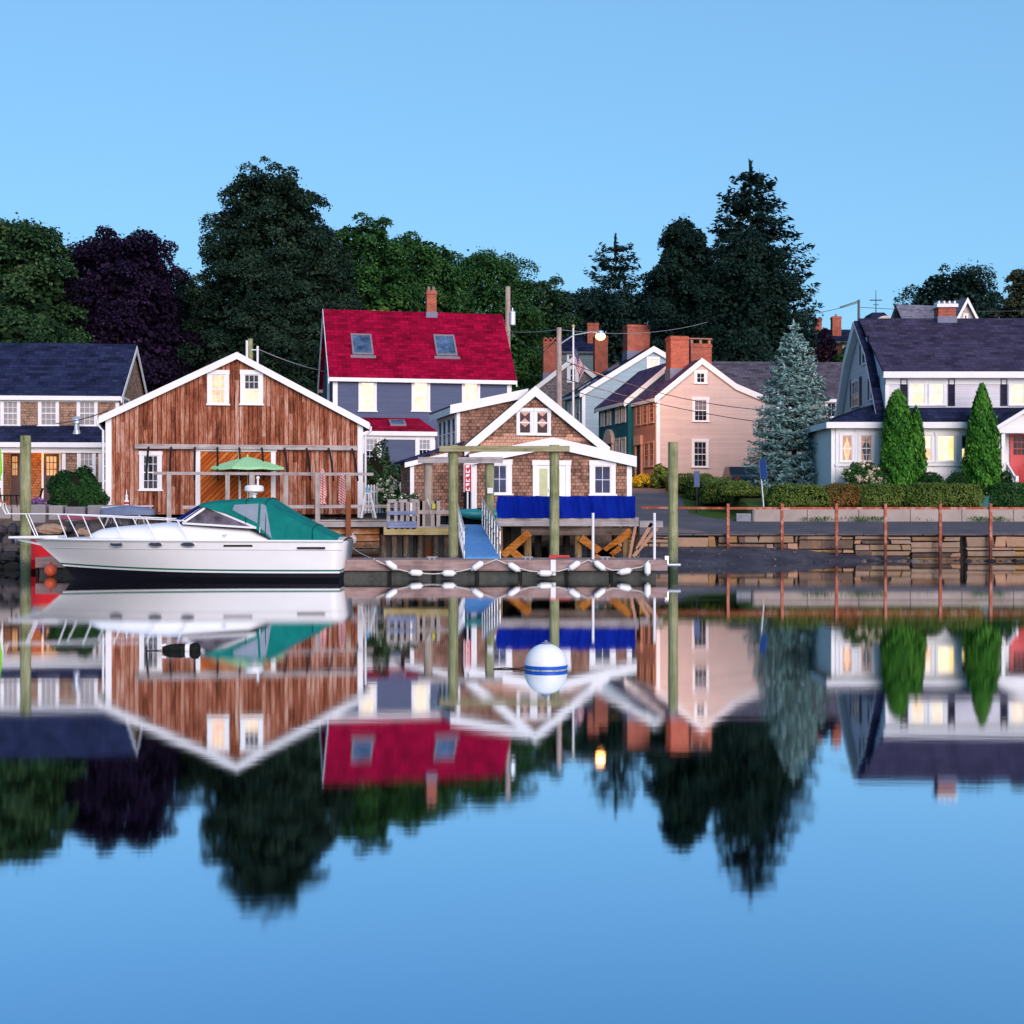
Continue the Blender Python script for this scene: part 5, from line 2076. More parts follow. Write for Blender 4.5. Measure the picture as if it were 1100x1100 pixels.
for (a, b) in (((540, 597), (569, 572)), ((545, 588), (560, 601)), ((624, 578), (660, 603)), ((640, 601), (678, 570)), ((650, 598), (666, 588))):
    m = MB()
    m.bar((WX(a[0]), .12, wz(a[1], 50)), (WX(b[0]), .12 + .14 * (a[0] % 2), wz(b[1], 50)), .12, .26)
    m.build('brace', ORANGEW, WH)
m = MB()
m.box(WX(687), WX(712), -.05, 2.0, zd - .34, zd - .12)
m.build('end_ledge', GREYW, WH)
for (a, b) in (((684, 590), (700, 562)), ((680, 598), (706, 567)), ((676, 600), (684, 557))):
    m = MB()
    m.bar((WX(a[0]), .0, wz(a[1], 50)), (WX(b[0]), .0, wz(b[1], 50)), .1, .12)
    m.build('strut', paint('pale_strut', (.45, .25, .17), .8, .2, .2), WH)
# blue tarpaulin along the wharf rail
t = NT('blue_tarpaulin')
v = t.coord()
x, y, z = t.xyz(v)
n = t.noise(t.vec(t.math('MULTIPLY', x, 1.6), 0.0, t.math('MULTIPLY', z, .5)), 1.5, 4, .6)
n2 = t.noise(v, 16, 3, .6)
t.bump(t.math('ADD', n, t.math('MULTIPLY', n2, .12)), .7, .12)
TARP = t.done(t.ramp(n, [(.3, (.001, .010, .20)), (.7, (.003, .020, .29))]), .6, .1)
m = MB()
NX, NZ = 90, 8
vs, fs = [], []
tx0, tx1, tz0, tz1 = wx(535, 49.85), wx(682.5, 49.85), wz(556.5, 49.85), wz(532.5, 49.85)
for side in (0, 1):
    for i in range(NX + 1):
        for k in range(NZ + 1):
            f_, g_ = i / NX, k / NZ
            wv = .03 * math.sin(f_ * 61 + math.sin(f_ * 17)) * (1 - .7 * g_) + .02 * math.sin(f_ * 23 + 2 * g_) + .012 * math.sin(f_ * 131 + g_ * 3)
            top = tz1 - .02 * abs(math.sin(f_ * math.pi * 7))
            xx_ = tx0 + (tx1 - tx0) * f_ + (.07 * math.sin(g_ * math.pi) * -1 if i == 0 else 0)
            vs.append((xx_, 49.85 + wv + .03 * side, tz0 + (top - tz0) * g_))
S_ = (NX + 1) * (NZ + 1)
for i in range(NX):
    for k in range(NZ):
        a = i * (NZ + 1) + k
        fs.append((a, a + NZ + 1, a + NZ + 2, a + 1))
        fs.append((S_ + a, S_ + a + 1, S_ + a + NZ + 2, S_ + a + NZ + 1))
m.add(vs, fs)
o = m.build('tarpaulin', TARP, None, smooth=True)
tag(o, 'long royal-blue tarpaulin hung along the wharf rail in front of the cottage', 'tarpaulin')
m = MB()
WR = empty('wharf_rail', (wx0, 50.0, 0), 0, 'grey wooden rail behind the blue tarpaulin on the wharf', 'railing')
m.bar((WX(536), .05, tz1 - .08), (WX(682), .05, tz1 - .08), .05, .08)
for i in range(40):
    xx_ = WX(537) + (WX(681) - WX(537)) * i / 39
    m.box(xx_ - .02, xx_ + .02, .03, .07, zd + .001, tz1 - .12)
m.build('rail', TRIM, WR)

# ---------------------------------------------------------------- floating docks
def dock(name, x0, x1, y0, y1, label, poles=(), cleats=()):
    r = empty(name, ((x0 + x1) / 2, y0, 0), 0, label, 'dock', 'floating docks')
    xm = (x0 + x1) / 2
    zt = .6
    m = MB()
    n = int((y1 - y0) / .16)
    for i in range(n):
        a = y0 + (y1 - y0) * i / n - y0
        m.box(x0 - xm, x1 - xm, a + .1, a + .1 + (y1 - y0) / n - .012, zt - .05, zt)
    m.build('deck', DOCKW, r)
    m = MB()
    m.box(x0 - xm, x1 - xm, 0, .098, .27, zt + .012)
    m.build('fascia', DOCKW, r)
    xx = x0 + .1
    while xx < x1 - .4:
        w_ = random.uniform(1.1, 1.5)
        m = MB()
        m.box(xx - xm, min(xx + w_, x1 - .05) - xm, .12, y1 - y0 - .1, -.3, .268)
        m.build('float', paint('grey_float', (.07, .075, .07), .7, .2, .35, 3), r)
        m = MB()
        m.box(xx - .1 - xm, xx - .02 - xm, .03, .118, -.3, .268)
        m.build('upright', DARKF, r)
        xx += w_ + .12
    for (px, yy, h) in poles:
        m = MB()
        m.tube((px - xm, yy - y0, .45), (px - xm, yy - y0, h), .045, .045, 8)
        m.build('pole', WHITE, r)
    for px in cleats:
        m = MB()
        m.bar((px - .17 - xm, .45, zt + .09), (px + .17 - xm, .45, zt + .09), .035, .035)
        m.box(px - .1 - xm, px - .05 - xm, .42, .48, zt, zt + .08)
        m.box(px + .05 - xm, px + .1 - xm, .42, .48, zt, zt + .08)
        m.build('cleat', paint('cleat_grey', (.3, .3, .33), .5, .3), r)
    return r


DY = 45.7
D1 = dock('floating_dock', wx(364.5, DY), wx(717, DY), DY, DY + 2.4, 'long floating dock with weathered plank sides hung with white fenders',
          poles=((wx(637, 46.6), 46.6, wz(551, 46.6)), (wx(703, 46.6), 46.6, wz(551, 46.6))), cleats=[wx(p_, 46.1) for p_ in (464, 567, 650)])
D2 = dock('floating_dock', wx(38, 48.0), wx(362, 48.0), 48.0, 49.5, 'shorter floating dock mostly hidden behind the white cruiser')
m = MB()
m.tube((wx(715, 46.4), 46.4, wz(607, 46.4)), (wx(731, 46.4), 46.4, wz(607, 46.4)), .05, .05, 8)
m.box(wx(716, 46.4) - .06, wx(716, 46.4) + .06, 46.3, 46.5, .45, .72)
o = m.build('pile_guide', METAL, None)
r0 = empty('mooring_bracket', (wx(717, 46.4), 46.4, .6), 0, 'metal pipe bracket at the right end of the dock', 'bracket')
o.parent = r0
o.location = (-r0.location.x, -r0.location.y, -r0.location.z)
m = MB()
m.box(wx(591.5, DY) , wx(597, DY), DY - .03, DY - .004, .12, .62)
tag(m.build('bumper', WHITE, None), 'small white rubber bumper block on the dock side below the tall middle pile', 'bumper')
m = MB()
m.tube((wx(592, 46.8), 46.8, .68), (wx(612, 46.8), 46.8, .68), .05, .05, 8)
m.box(wx(590, 46.8), wx(598, 46.8), 46.75, 46.85, .62, .74)
tag(m.build('paddle', paint('paddle_red', (.45, .06, .05), .5), None), 'red paddle lying on the dock by the middle pile', 'paddle')

# fenders on a scalloped rope
FW = paint('fender_white', (.80, .80, .82), .4, .4, .04)
fy_ = DY - .16
fend = [(420.5, 607.5, 35), (447, 615.5, 3), (482, 616, 0), (513, 608, -35), (552, 609.5, 32), (585.5, 616, 0), (617, 607.8, -35), (644, 607.8, 38), (671, 614, -12)]
anchor = [(404, 602), (433, 613), (464.5, 616.5), (497, 613), (533, 601), (569, 613.5), (601, 613.5), (632, 601.5), (658, 612.5), (689, 609), (699, 600)]
fl = ['leftmost of the white fenders, slanting, next to the stern of the cruiser', 'white fender lying level near the waterline, second from the stern of the cruiser', 'level white fender just left of the foot of the gangway',
      'white fender slanting up to the right below the gangway', 'white fender slanting down to the right, just past the foot of the gangway', 'level white fender at the waterline below the tall middle pile',
      'white fender slanting up to the right, just left of the first thin white pole', 'white fender slanting down to the right, just right of the first thin white pole', 'slightly tilted white fender, rightmost of those on the rope']
for (px, py, ang), lab in zip(fend, fl):
    r = empty('fender', (wx(px, fy_), fy_, wz(py, fy_)), 0, lab, 'fender', 'white fenders along the dock')
    r.rotation_euler = (0, math.radians(ang + 90), 0)
    m = MB()
    m.lathe([(.0, -.235), (.035, -.225), (.045, -.19), (.09, -.165), (.105, -.12), (.108, 0), (.105, .12), (.09, .165), (.045, .19), (.035, .225), (0, .235)], (0, 0, 0), 14)
    m.build('body', FW, r, smooth=True)
    m = MB()
    for z_ in (-.23, .23):
        m.tube((0, 0, z_ - .02), (0, 0, z_ + .02), .04, .04, 8)
    m.build('eyelet', paint('fender_grey', (.3, .3, .34), .5), r)
r = empty('fender', (wx(695.5, fy_), fy_, wz(611, fy_)), 0, 'white fender hanging upright near the right end of the dock', 'fender', 'white fenders along the dock')
m = MB()
m.lathe([(.0, -.235), (.035, -.225), (.045, -.19), (.09, -.165), (.105, -.12), (.108, 0), (.105, .12), (.09, .165), (.045, .19), (.035, .225), (0, .235)], (0, 0, 0), 14)
m.build('body', FW, r, smooth=True)
m = MB()
pts = []
for (a, b) in zip(anchor, anchor[1:]):
    for k in range(6):
        f_ = k / 6
        pts.append((wx(a[0] + (b[0] - a[0]) * f_, fy_ + .03), fy_ + .03, wz(a[1] + (b[1] - a[1]) * f_ + .8 * math.sin(math.pi * f_), fy_ + .03)))
m.path(pts, .018, 6)
tag(m.build('fender_rope', ROPE, None), 'white rope looped along the dock side between the fenders', 'rope')

# mooring piles and their frames ------------------------------------------------------
def pile(mb, px, d, ytop, r0=.17, r1=.165, lean=0.0, zb=-1.2):
    x_ = wx(px, d)
    z1 = wz(ytop, d)
    n = 9
    pts = [(x_ + lean * k / n, d, zb + (z1 - zb) * k / n) for k in range(n + 1)]
    mb.path(pts, [r0 + (r1 - r0) * k / n + random.uniform(-.006, .006) for k in range(n + 1)], 14)


for px, d, yt_, rr, lab in ((27.5, 48.6, 468, .18, 'thick greenish mooring pile at the left, by the bow of the cruiser'), (723, 47.2, 475, .165, 'tall greenish mooring pile standing alone at the right end of the dock')):
    m = MB()
    pile(m, px, d, yt_, rr, rr)
    tag(m.build('mooring_pile', PILE, None, smooth=False), lab, 'pile', 'tall mooring piles')
FF = empty('piling_frame', (wx(541, 48.3), 48.3, 0), 0, 'tall greenish timber frame of two piles and a long crossbeam in front of the cottage', 'piling frame', 'piling frames by the gangway')
ox = FF.location
for px, yt_ in ((487, 478), (595.5, 478)):
    m = MB()
    pile(m, px, 48.3, yt_, .165, .165)
    m.v = [(a - ox.x, b - ox.y, c) for a, b, c in m.v]
    m.build('pile', PILE, FF)
m = MB()
m.box(wx(472, 48) - ox.x, wx(612, 48) - ox.x, -.33, -.17, wz(485, 48), wz(479, 48))
m.build('crossbeam', wood('green_beam', [(.25, (.17, .16, .08)), (.5, (.29, .27, .15)), (.8, (.38, .36, .24))], run='x'), FF)
FB = empty('piling_frame', (wx(493, 52.4), 52.4, 0), 0, 'lower greyer timber frame of two piles and a crossbeam, standing behind the green one', 'piling frame', 'piling frames by the gangway')
ox = FB.location
for px, yt_, mt in ((460, 491, PILER), (526, 491, PILE)):
    m = MB()
    pile(m, px, 52.4, yt_, .17, .165)
    m.v = [(a - ox.x, b - ox.y, c) for a, b, c in m.v]
    m.build('pile', mt, FB)
m = MB()
m.box(wx(449, 52.1) - ox.x, wx(540, 52.1) - ox.x, -.32, -.17, wz(497.5, 52.1), wz(491, 52.1))
m.build('crossbeam', GREYW, FB)
m = MB()
m.box(wx(523.5, 52.1) - ox.x, wx(529.5, 52.1) - ox.x, -.24, -.18, wz(530, 52.1), wz(524, 52.1))
m.build('number_plate', WHITE, FB)

# gangway ------------------------------------------------------------------------------
GP = empty('gangway', (wx(515, 47.6), 47.6, 0), 0, 'sky-tinted light blue gangway sloping to the dock between aluminium handrails', 'gangway')
gx = GP.location.x
A0 = Vector((wx(500, 47.2) - gx, 47.2 - 47.6, .66))
A1 = Vector((wx(536, 47.2) - gx, 47.2 - 47.6, .66))
B0 = Vector((wx(491, 53) - gx, 53 - 47.6, 1.66))
B1 = Vector((wx(517, 53) - gx, 53 - 47.6, 1.66))
m = MB()
m.hexa([A0 - Vector((0, 0, .06)), A1 - Vector((0, 0, .06)), B1 - Vector((0, 0, .06)), B0 - Vector((0, 0, .06)), A0, A1, B1, B0])
m.build('ramp', paint('sky_tinted_nonslip', (.10, .27, .55), .7, .2, .16, 5), GP)  # the sky's reflection is put into the ramp's blue
for (p, q) in ((A0, B0), (A1, B1)):
    m = MB()
    sx = -.04 if p is A0 else .04
    P0, Q0 = p + Vector((sx, .0, -.1)), q + Vector((sx, 0, -.1))
    h = Vector((0, 0, 1.05))
    m.tube(P0 + h, Q0 + h, .028, .028, 6)
    m.tube(P0 + h * .55, Q0 + h * .55, .022, .022, 6)
    m.bar(P0, Q0, .05, .14)
    for k in range(8):
        f_ = k / 7
        c = P0.lerp(Q0, f_)
        m.tube(c, c + h, .026, .026, 6)
    c = P0 + Vector((0, -.15, 0))
    m.path([P0 + h, c + h * .9, c + h * .5, P0 + h * .3], .026, 6)
    m.build('handrail', METAL, GP)

# kayak, sign and hanging line ----------------------------------------------------------
r = empty('kayak', (wx(512, 54.2), 54.2, 2.02), math.radians(14), 'teal kayak lying on the landing at the head of the gangway', 'kayak')
m = MB()
vs, fs = [], []
N_, K_ = 15, 12
for i in range(N_):
    f_ = i / (N_ - 1)
    b_ = .36 * max(.04, math.sin(math.pi * f_)) ** .6
    for k in range(K_):
        a = 2 * math.pi * k / K_
        vs.append(((f_ - .3) * 2.6, b_ * math.cos(a), .24 * max(.15, math.sin(math.pi * f_)) ** .4 * math.sin(a) + .1 * (2 * f_ - 1) ** 2))
for i in range(N_ - 1):
    for k in range(K_):
        fs.append((i * K_ + k, i * K_ + (k + 1) % K_, (i + 1) * K_ + (k + 1) % K_, (i + 1) * K_ + k))
fs += [tuple(range(K_)), tuple(range((N_ - 1) * K_, N_ * K_))]
m.add(vs, fs)
m.build('hull', paint('teal_plastic', (.015, .22, .24), .35, .4), r, smooth=True)
m = MB()
m.lathe([(.26, .22), (.3, .255), (.24, .255), (.2, .2)], (.3, 0, 0), 16)
m.build('cockpit_rim', BLACKM, r)
SG = empty('signboard', (wx(502.5, 55.6), 55.6, 2.0), math.radians(13), 'tall narrow red sign with white upright lettering beside the cottage wall', 'sign')
m = MB()
sw = (wx(506.5, 55.6) - wx(499, 55.6)) / 2
z0, z1 = wz(528, 55.6) - 2.0, wz(499, 55.6) - 2.0
m.box(-sw, sw, 0, .03, z0, z1)
m.build('board', paint('sign_red', (.48, .035, .045), .5, .3, .15), SG)
m = MB()
fr_ = .025
m.box(-sw - fr_, -sw - .001, -.012, .04, z0 - fr_, z1 + fr_)
m.box(sw + .001, sw + fr_, -.012, .04, z0 - fr_, z1 + fr_)
m.box(-sw, sw, -.01, .04, z1 + .001, z1 + .2)
m.build('frame', WHITE, SG)
m = MB()
rw = random.Random(3)
nl = 6
for k in range(nl):                     # the upright letters cannot be read at this distance: strokes only
    zc = z1 - (k + .5) * (z1 - z0) / nl
    hh = (z1 - z0) / nl * .36
    m.box(-sw * .6, -sw * .3, -.008, -.001, zc - hh, zc + hh)
    if k % 2:
        m.box(-sw * .3, sw * .5, -.007, -.001, zc - hh, zc - hh + .05)
        m.box(sw * .3, sw * .58, -.006, -.001, zc - hh, zc + hh)
    else:
        m.box(-sw * .3, sw * .5, -.007, -.001, zc + hh - .05, zc + hh)
        m.box(-sw * .3, sw * .4, -.006, -.001, zc - .03, zc + .03)
m.build('lettering', WHITE, SG)
m = MB()
m.tube((0, .05, -.1), (0, .05, z0), .035, .035, 8)
m.build('post', WHITE, SG)
m = MB()
p0, p1 = Vector((wx(459, 52), 51.9, wz(536, 52))), Vector((wx(477, 52), 51.9, wz(547, 52)))
pts = []
for k in range(11):
    f_ = k / 10
    q = p0.lerp(p1, f_)
    q.z -= .42 * math.sin(math.pi * f_)
    pts.append(q)
m.path(pts, .03, 6)
tag(m.build('hanging_rope', ROPE, None), 'slack white rope hanging between the rusty grey pile and the gangway rail', 'rope')
m = MB()
m.ell((0, 0, 0), .17, .17, .2, 14, 10)
m.tube((0, 0, .18), (0, 0, .26), .04, .03, 8)
tag(m.build('ball_fender', paint('pale_pink_rubber', (.62, .50, .50), .5), None, loc=(wx(379, 56.6), 56.6, wz(580, 56.6)), smooth=True), 'pale round ball fender hung on the rusty bulkhead post', 'fender')
m = MB()
m.path([(wx(379, 50), 50 + 6 * (1 - k / 8), wz(588 + 13 * k / 8, 50 + 6 * (1 - k / 8))) if False else (wx(378 + 24 * k / 8, 56 - 9.6 * k / 8), 56 - 9.6 * k / 8, wz(588 + 12.5 * k / 8 + 1.5 * math.sin(math.pi * k / 8), 56 - 9.6 * k / 8)) for k in range(9)], .02, 5)
tag(m.build('mooring_line', ROPE, None), 'thin pale mooring line from the bulkhead post down to the dock', 'rope')


# ================================================================ the cabin cruiser
GEL = paint('white_gelcoat', (.80, .79, .80), .22, .5, .03, 1.2)
GREENC = None
t = NT('green_canvas')
v = t.coord()
n = t.noise(v, 2.5, 4, .6)
t.bump(t.math('ADD', n, t.math('MULTIPLY', t.noise(v, 40, 2), .05)), .5, .06)
GREENC = t.done(t.ramp(n, [(.3, (.004, .14, .125)), (.7, (.008, .20, .175))]), .75, .2)
NAVYG = paint('navy_canvas', (.010, .018, .13), .8, .1)
GREYG = glass_dark('grey_windscreen', (.10, .085, .105), .08)
VINYL = paint('clear_vinyl', (.24, .28, .34), .15, .6, .12, 2)
ANTIF = paint('black_antifouling', (.008, .008, .013), .5, .3)
STRIPEG = paint('green_bootstripe', (.01, .13, .09), .4)

bcx, bcy = wx(190, 45.9), 45.9
CR = empty('cabin_cruiser', (bcx, bcy, 0), 0, 'long white cabin cruiser with a green canvas cockpit cover and dark blue windscreen', 'motorboat')
XN = lambda px: wx(px, 44.3) - bcx        # near-side features
XC = lambda px: wx(px, 45.9) - bcx        # centre-line features
ZN = lambda py: wz(py, 44.3)
ZC = lambda py: wz(py, 45.6)
x_bow, x_st = XC(36), XN(368)
HB = 1.6
NS = 36


def stem_x(z):
    return np.interp(z, [-.5, 0, .45, 1.28], [XC(88), XC(80), XC(67.5), x_bow])


def trans_x(z):
    return x_st - .15 * (1.24 - z) / 1.24


def sheer_z(f):
    return 1.29 - .05 * f


def half(f, z):
    b = HB * (1 - (1 - min(1, f / .55)) ** 2.3) if f < .55 else HB - .1 * ((f - .55) / .45) ** 2
    zs = sheer_z(f)
    k = max(-.4, z / zs)
    fl = .10 + .62 * (1 - f) ** 2.2
    b2 = b * (1 - (1 - max(k, 0)) * fl)
    if k < 0:
        b2 *= (1 + k * 1.1)
    return max(b2, .012)


def strip(rows, mat, name, smooth=True):
    """rows: list of functions f -> z, from top to bottom"""
    m = MB()
    for sg in (-1, 1):
        vs, fs = [], []
        for i in range(NS + 1):
            f_ = (i / NS) ** 1.25
            for zf_ in rows:
                z = zf_(f_)
                x = stem_x(z) + (trans_x(z) - stem_x(z)) * f_
                vs.append((x, sg * half(f_, z), z))
        n = len(rows)
        for i in range(NS):
            for k in range(n - 1):
                fs.append((i * n + k, i * n + k + 1, (i + 1) * n + k + 1, (i + 1) * n + k))
        m.add(vs, fs)
    n = len(rows)
    vs = []
    for zf_ in rows:
        z = zf_(1.0)
        vs += [(trans_x(z), -half(1, z), z), (trans_x(z), half(1, z), z)]
    m.add(vs, [(2 * k, 2 * k + 1, 2 * k + 3, 2 * k + 2) for k in range(n - 1)])
    return m.build(name, mat, CR, smooth=False)


bl = lambda f: .24 + .17 * (1 - f) ** 3
topsides = [lambda f: sheer_z(f)] + [(lambda q: (lambda f: sheer_z(f) + (bl(f) + .11 - sheer_z(f)) * q))(k / 7) for k in range(1, 8)]
hull = strip(topsides, GEL, 'hull')
for p in hull.data.polygons:
    p.use_smooth = True
strip([lambda f: bl(f) + .11, lambda f: bl(f) + .055], STRIPEG, 'boot_stripe')
strip([lambda f: bl(f) + .055, lambda f: bl(f)], GEL, 'boot_top')
strip([lambda f: bl(f), lambda f: .1, lambda f: -.1, lambda f: -.5], ANTIF, 'bottom')
# rub rail and the crease below it
m = MB()
for sg in (-1, 1):
    pts, pts2 = [], []
    for i in range(NS + 1):
        f_ = (i / NS) ** 1.25
        z = sheer_z(f_)
        pts.append((stem_x(z) + (trans_x(z) - stem_x(z)) * f_, sg * (half(f_, z) + .01), z))
    m.path(pts, .04, 6)
m.build('rub_rail', GEL, CR)
m = MB()
for sg in (-1, 1):
    pts2 = []
    for i in range(2, NS + 1):
        f_ = (i / NS) ** 1.25
        z = sheer_z(f_) - .28
        pts2.append((stem_x(z) + (trans_x(z) - stem_x(z)) * f_, sg * (half(f_, z) + .0), z))
    m.path(pts2, .012, 5)
m.build('hull_crease', paint('crease_grey', (.5, .5, .54), .4), CR)
# deck
m = MB()
vs, fs = [], []
for i in range(NS + 1):
    f_ = (i / NS) ** 1.25
    z = sheer_z(f_) + .01
    x = stem_x(sheer_z(f_)) + (trans_x(sheer_z(f_)) - stem_x(sheer_z(f_))) * f_
    h_ = half(f_, sheer_z(f_))
    for k in range(7):
        q = k / 6 * 2 - 1
        vs.append((x, q * h_, z + .10 * (1 - q * q) * min(1, f_ * 4)))
for i in range(NS):
    for k in range(6):
        fs.append((i * 7 + k, i * 7 + k + 1, (i + 1) * 7 + k + 1, (i + 1) * 7 + k))
m.add(vs, fs)
m.build('deck', GEL, CR, smooth=True)
# bow pulpit plank
m = MB()
xp = XC(10)
m.add([(xp, -.13, 1.29), (xp, .13, 1.29), (x_bow + .9, .42, 1.29), (x_bow + .9, -.42, 1.29), (xp, -.13, 1.37), (xp, .13, 1.37), (x_bow + .9, .42, 1.40), (x_bow + .9, -.42, 1.40)],
      [(0, 3, 2, 1), (4, 5, 6, 7), (0, 1, 5, 4), (1, 2, 6, 5), (2, 3, 7, 6), (3, 0, 4, 7)])
m.build('pulpit', GEL, CR, bevel=.03)
m = MB()
m.bar((xp + .25, 0, 1.27), (x_bow + .25, 0, 1.1), .05, .06)
m.path([(xp + .25, -.12, 1.26), (xp + .2, 0, 1.17), (xp + .25, .12, 1.26)], .025, 6)
m.build('anchor', METAL, CR)


# cabin trunk
def loft(mb, sects):
    n = len(sects[0])
    vs = [p for s_ in sects for p in s_]
    fs = []
    for i in range(len(sects) - 1):
        for k in range(n - 1):
            fs.append((i * n + k, i * n + k + 1, (i + 1) * n + k + 1, (i + 1) * n + k))
    fs += [tuple(range(n)), tuple(range((len(sects) - 1) * n, len(sects) * n))]
    mb.add(vs, fs)


def hump(x, w_, zb, zt, sharp=.5, n=13):
    out = []
    for k in range(n):
        a = math.pi * k / (n - 1)
        c, s_ = math.cos(a), math.sin(a)
        out.append((x, -w_ * math.copysign(abs(c) ** sharp, c), zb + (zt - zb) * abs(s_) ** .6))
    return out


m = MB()
stn = [(97, .25, 1.32, 1.36), (103, .50, 1.3, 1.50), (113, .68, 1.3, 1.62), (130, .85, 1.28, 1.69), (155, 1.05, 1.27, 1.76), (186, 1.22, 1.26, 1.83), (204, 1.28, 1.25, 1.82), (240, 1.34, 1.24, 1.72), (275, 1.38, 1.23, 1.64), (292, 1.38, 1.22, 1.40), (300, 1.36, 1.22, 1.28)]
loft(m, [hump(XC(a), b_, c, d_) for a, b_, c, d_ in stn])
m.build('cabin_top', GEL, CR, smooth=True)
m = MB()
m.box(XC(163), XC(177), -.5, -.1, 1.74, 1.80)
m.build('deck_hatch', paint('smoked_hatch', (.05, .05, .07), .2, .5), CR)
for px in (113, 166, 201.6):
    z = ZN(585)
    x = XN(px) + (.25 if px < 130 else 0)
    # the hull's half-breadth there
    fq = ((x - stem_x(z)) / (trans_x(z) - stem_x(z)))
    sl = (half(min(1, fq + .02), z) - half(max(0, fq - .02), z)) / (.04 * (trans_x(z) - stem_x(z)))
    for sg in (-1, 1):
        ring = []
        for k in range(20):
            a = 2 * math.pi * k / 20
            dx = .21 * math.cos(a)
            ring.append((x + dx, sg * (half(fq, z) + .012 + sl * dx + .05 * math.sin(a) * .25), z + .068 * math.sin(a)))
        m = MB()
        m.prism(ring, (0, -sg * .04, 0))
        pt = m.build('porthole', paint('smoked_port', (.05, .045, .055), .15, .5), CR)
        m = MB()
        ring = []
        for k in range(21):
            a = 2 * math.pi * k / 20
            dx = .225 * math.cos(a)
            ring.append((x + dx, sg * (half(fq, z) + .012 + sl * dx + .05 * math.sin(a) * .25), z + .078 * math.sin(a)))
        m.path(ring, .014, 5)
        m.build('rim', METAL, pt)
for p0, p1, py in ((240, 271, 586.3), (319, 349, 588.7)):
    for sg in (-1, 1):
        m = MB()
        z = ZN(py)
        m.hexa([(XN(p0), sg * (half(.6, z) - .02), z - .03), (XN(p1), sg * (half(.75, z) - .02), z - .03), (XN(p1), sg * (half(.75, z) + .02), z - .03), (XN(p0), sg * (half(.6, z) + .02), z - .03),
                (XN(p0), sg * (half(.6, z) - .02), z + .03), (XN(p1), sg * (half(.75, z) - .02), z + .03), (XN(p1), sg * (half(.75, z) + .02), z + .03), (XN(p0), sg * (half(.6, z) + .02), z + .03)])
        m.build('air_vent', BLACKM, CR)
# windscreen
wb = {-1: (XC(205), -1.16, 1.80), 0: (XC(184), 0, 1.84), 1: (XC(205), 1.16, 1.80)}
wt = {-1: (XC(229), -1.0, 2.32), 0: (XC(217), 0, 2.44), 1: (XC(229), 1.0, 2.32)}
m = MB()
for a in (-1, 1):
    P = [Vector(wb[a]), Vector(wb[0]), Vector(wt[0]), Vector(wt[a])]
    m.prism(P, (.02, 0, -.01))
wsf = m.build('windscreen', NAVYG, CR)
for a in (-1, 1):
    m = MB()
    m.bar(wb[a], wt[a], .07, .07)
    mid0, mid1 = Vector(wb[a]).lerp(Vector(wb[0]), .35), Vector(wt[a]).lerp(Vector(wt[0]), .35)
    m.bar(mid0, mid1, .03, .03)
    back = Vector((XN(274), a * 1.36, 1.66))
    m.bar(wt[a], back, .06, .06)
    m.bar(Vector(wb[a]) + Vector((0, 0, .0)), back, .06, .06)
    m.build('frame', WHITE, wsf)
for a in (-1, 1):
    m = MB()
    back = Vector((XN(274), a * 1.36, 1.66))
    m.prism([Vector(wb[a]), back, Vector(wt[a])], (0, -a * .015, 0))
    m.build('side_window', GREYG, CR)
# canvas cover
sec = [(221, 2.46, 2.36, 1.02, 2.33), (230, 2.52, 2.40, 1.10, 2.28), (245, 2.57, 2.46, 1.16, 2.06), (262, 2.61, 2.50, 1.22, 1.79), (274, 2.62, 2.50, 1.28, 1.60), (284, 2.60, 2.46, 1.30, 1.42), (291, 2.46, 2.34, 1.32, 1.28), (310, 2.13, 1.98, 1.38, 1.26), (335, 1.74, 1.62, 1.42, 1.25), (361, 1.32, 1.29, 1.44, 1.24)]
m = MB()
S = []
for px, zt, ze, w_, zb in sec:
    x = XN(px) if px > 240 else XC(px)
    wb_ = w_ + .12 * min(1, (zt - zb) / 1.2)
    S.append([(x, -wb_, zb), (x, -(w_ * .55 + wb_ * .45), (ze + zb) / 2), (x, -w_, ze), (x, -w_ * .6, ze + (zt - ze) * .72), (x, 0, zt), (x, w_ * .6, ze + (zt - ze) * .72), (x, w_, ze), (x, (w_ * .55 + wb_ * .45), (ze + zb) / 2), (x, wb_, zb)])
loft(m, S)
cv = m.build('canvas_cover', GREENC, CR)
# vinyl windows let into the canvas sides


def on_side(px, z, lift=.02):
    """a point on the near canvas side at photo column px and height z"""
    xs = [XN(s_[0]) if s_[0] > 240 else XC(s_[0]) for s_ in sec]
    x = XN(px)
    g = lambda k: float(np.interp(x, xs, [s_[k] for s_ in sec]))
    ze, w_, zb = g(2), g(3), g(4)
    wb_ = w_ + .12 * min(1, (g(1) - zb) / 1.2)
    q = (z - zb) / max(.05, ze - zb)
    return Vector((x, -(wb_ + (w_ - wb_) * max(0, min(1, q))) - lift, z))


for sg in (1, -1):
    for quad, nm in (([(247, 2.22), (275, 1.80), (276, 2.42), (249, 2.38)], 'cover_window'), ([(277.5, 1.68), (291, 1.33), (284, 2.36), (278.5, 2.42)], 'cover_window')):
        m = MB()
        P = [on_side(a, b_) for a, b_ in quad]
        P2 = [p + Vector((0, .012, 0)) for p in P]
        m.hexa([P[0], P[1], P[2], P[3], P2[0], P2[1], P2[2], P2[3]])
        m.v = [(a, sg * b_, c) for a, b_, c in m.v]
        m.build(nm, VINYL, cv)
SEAM = paint('canvas_seam', (.003, .07, .065), .8, .1)
for k in (3, 5, 8):
    m = MB()
    m.path([Vector(p) * 1.0 + Vector((0, 0, .012)) if abs(p[1]) < 1e-6 else Vector((p[0], p[1] * 1.012, p[2] + .006)) for p in S[k]], .016, 5)
    m.build('seam', SEAM, cv)
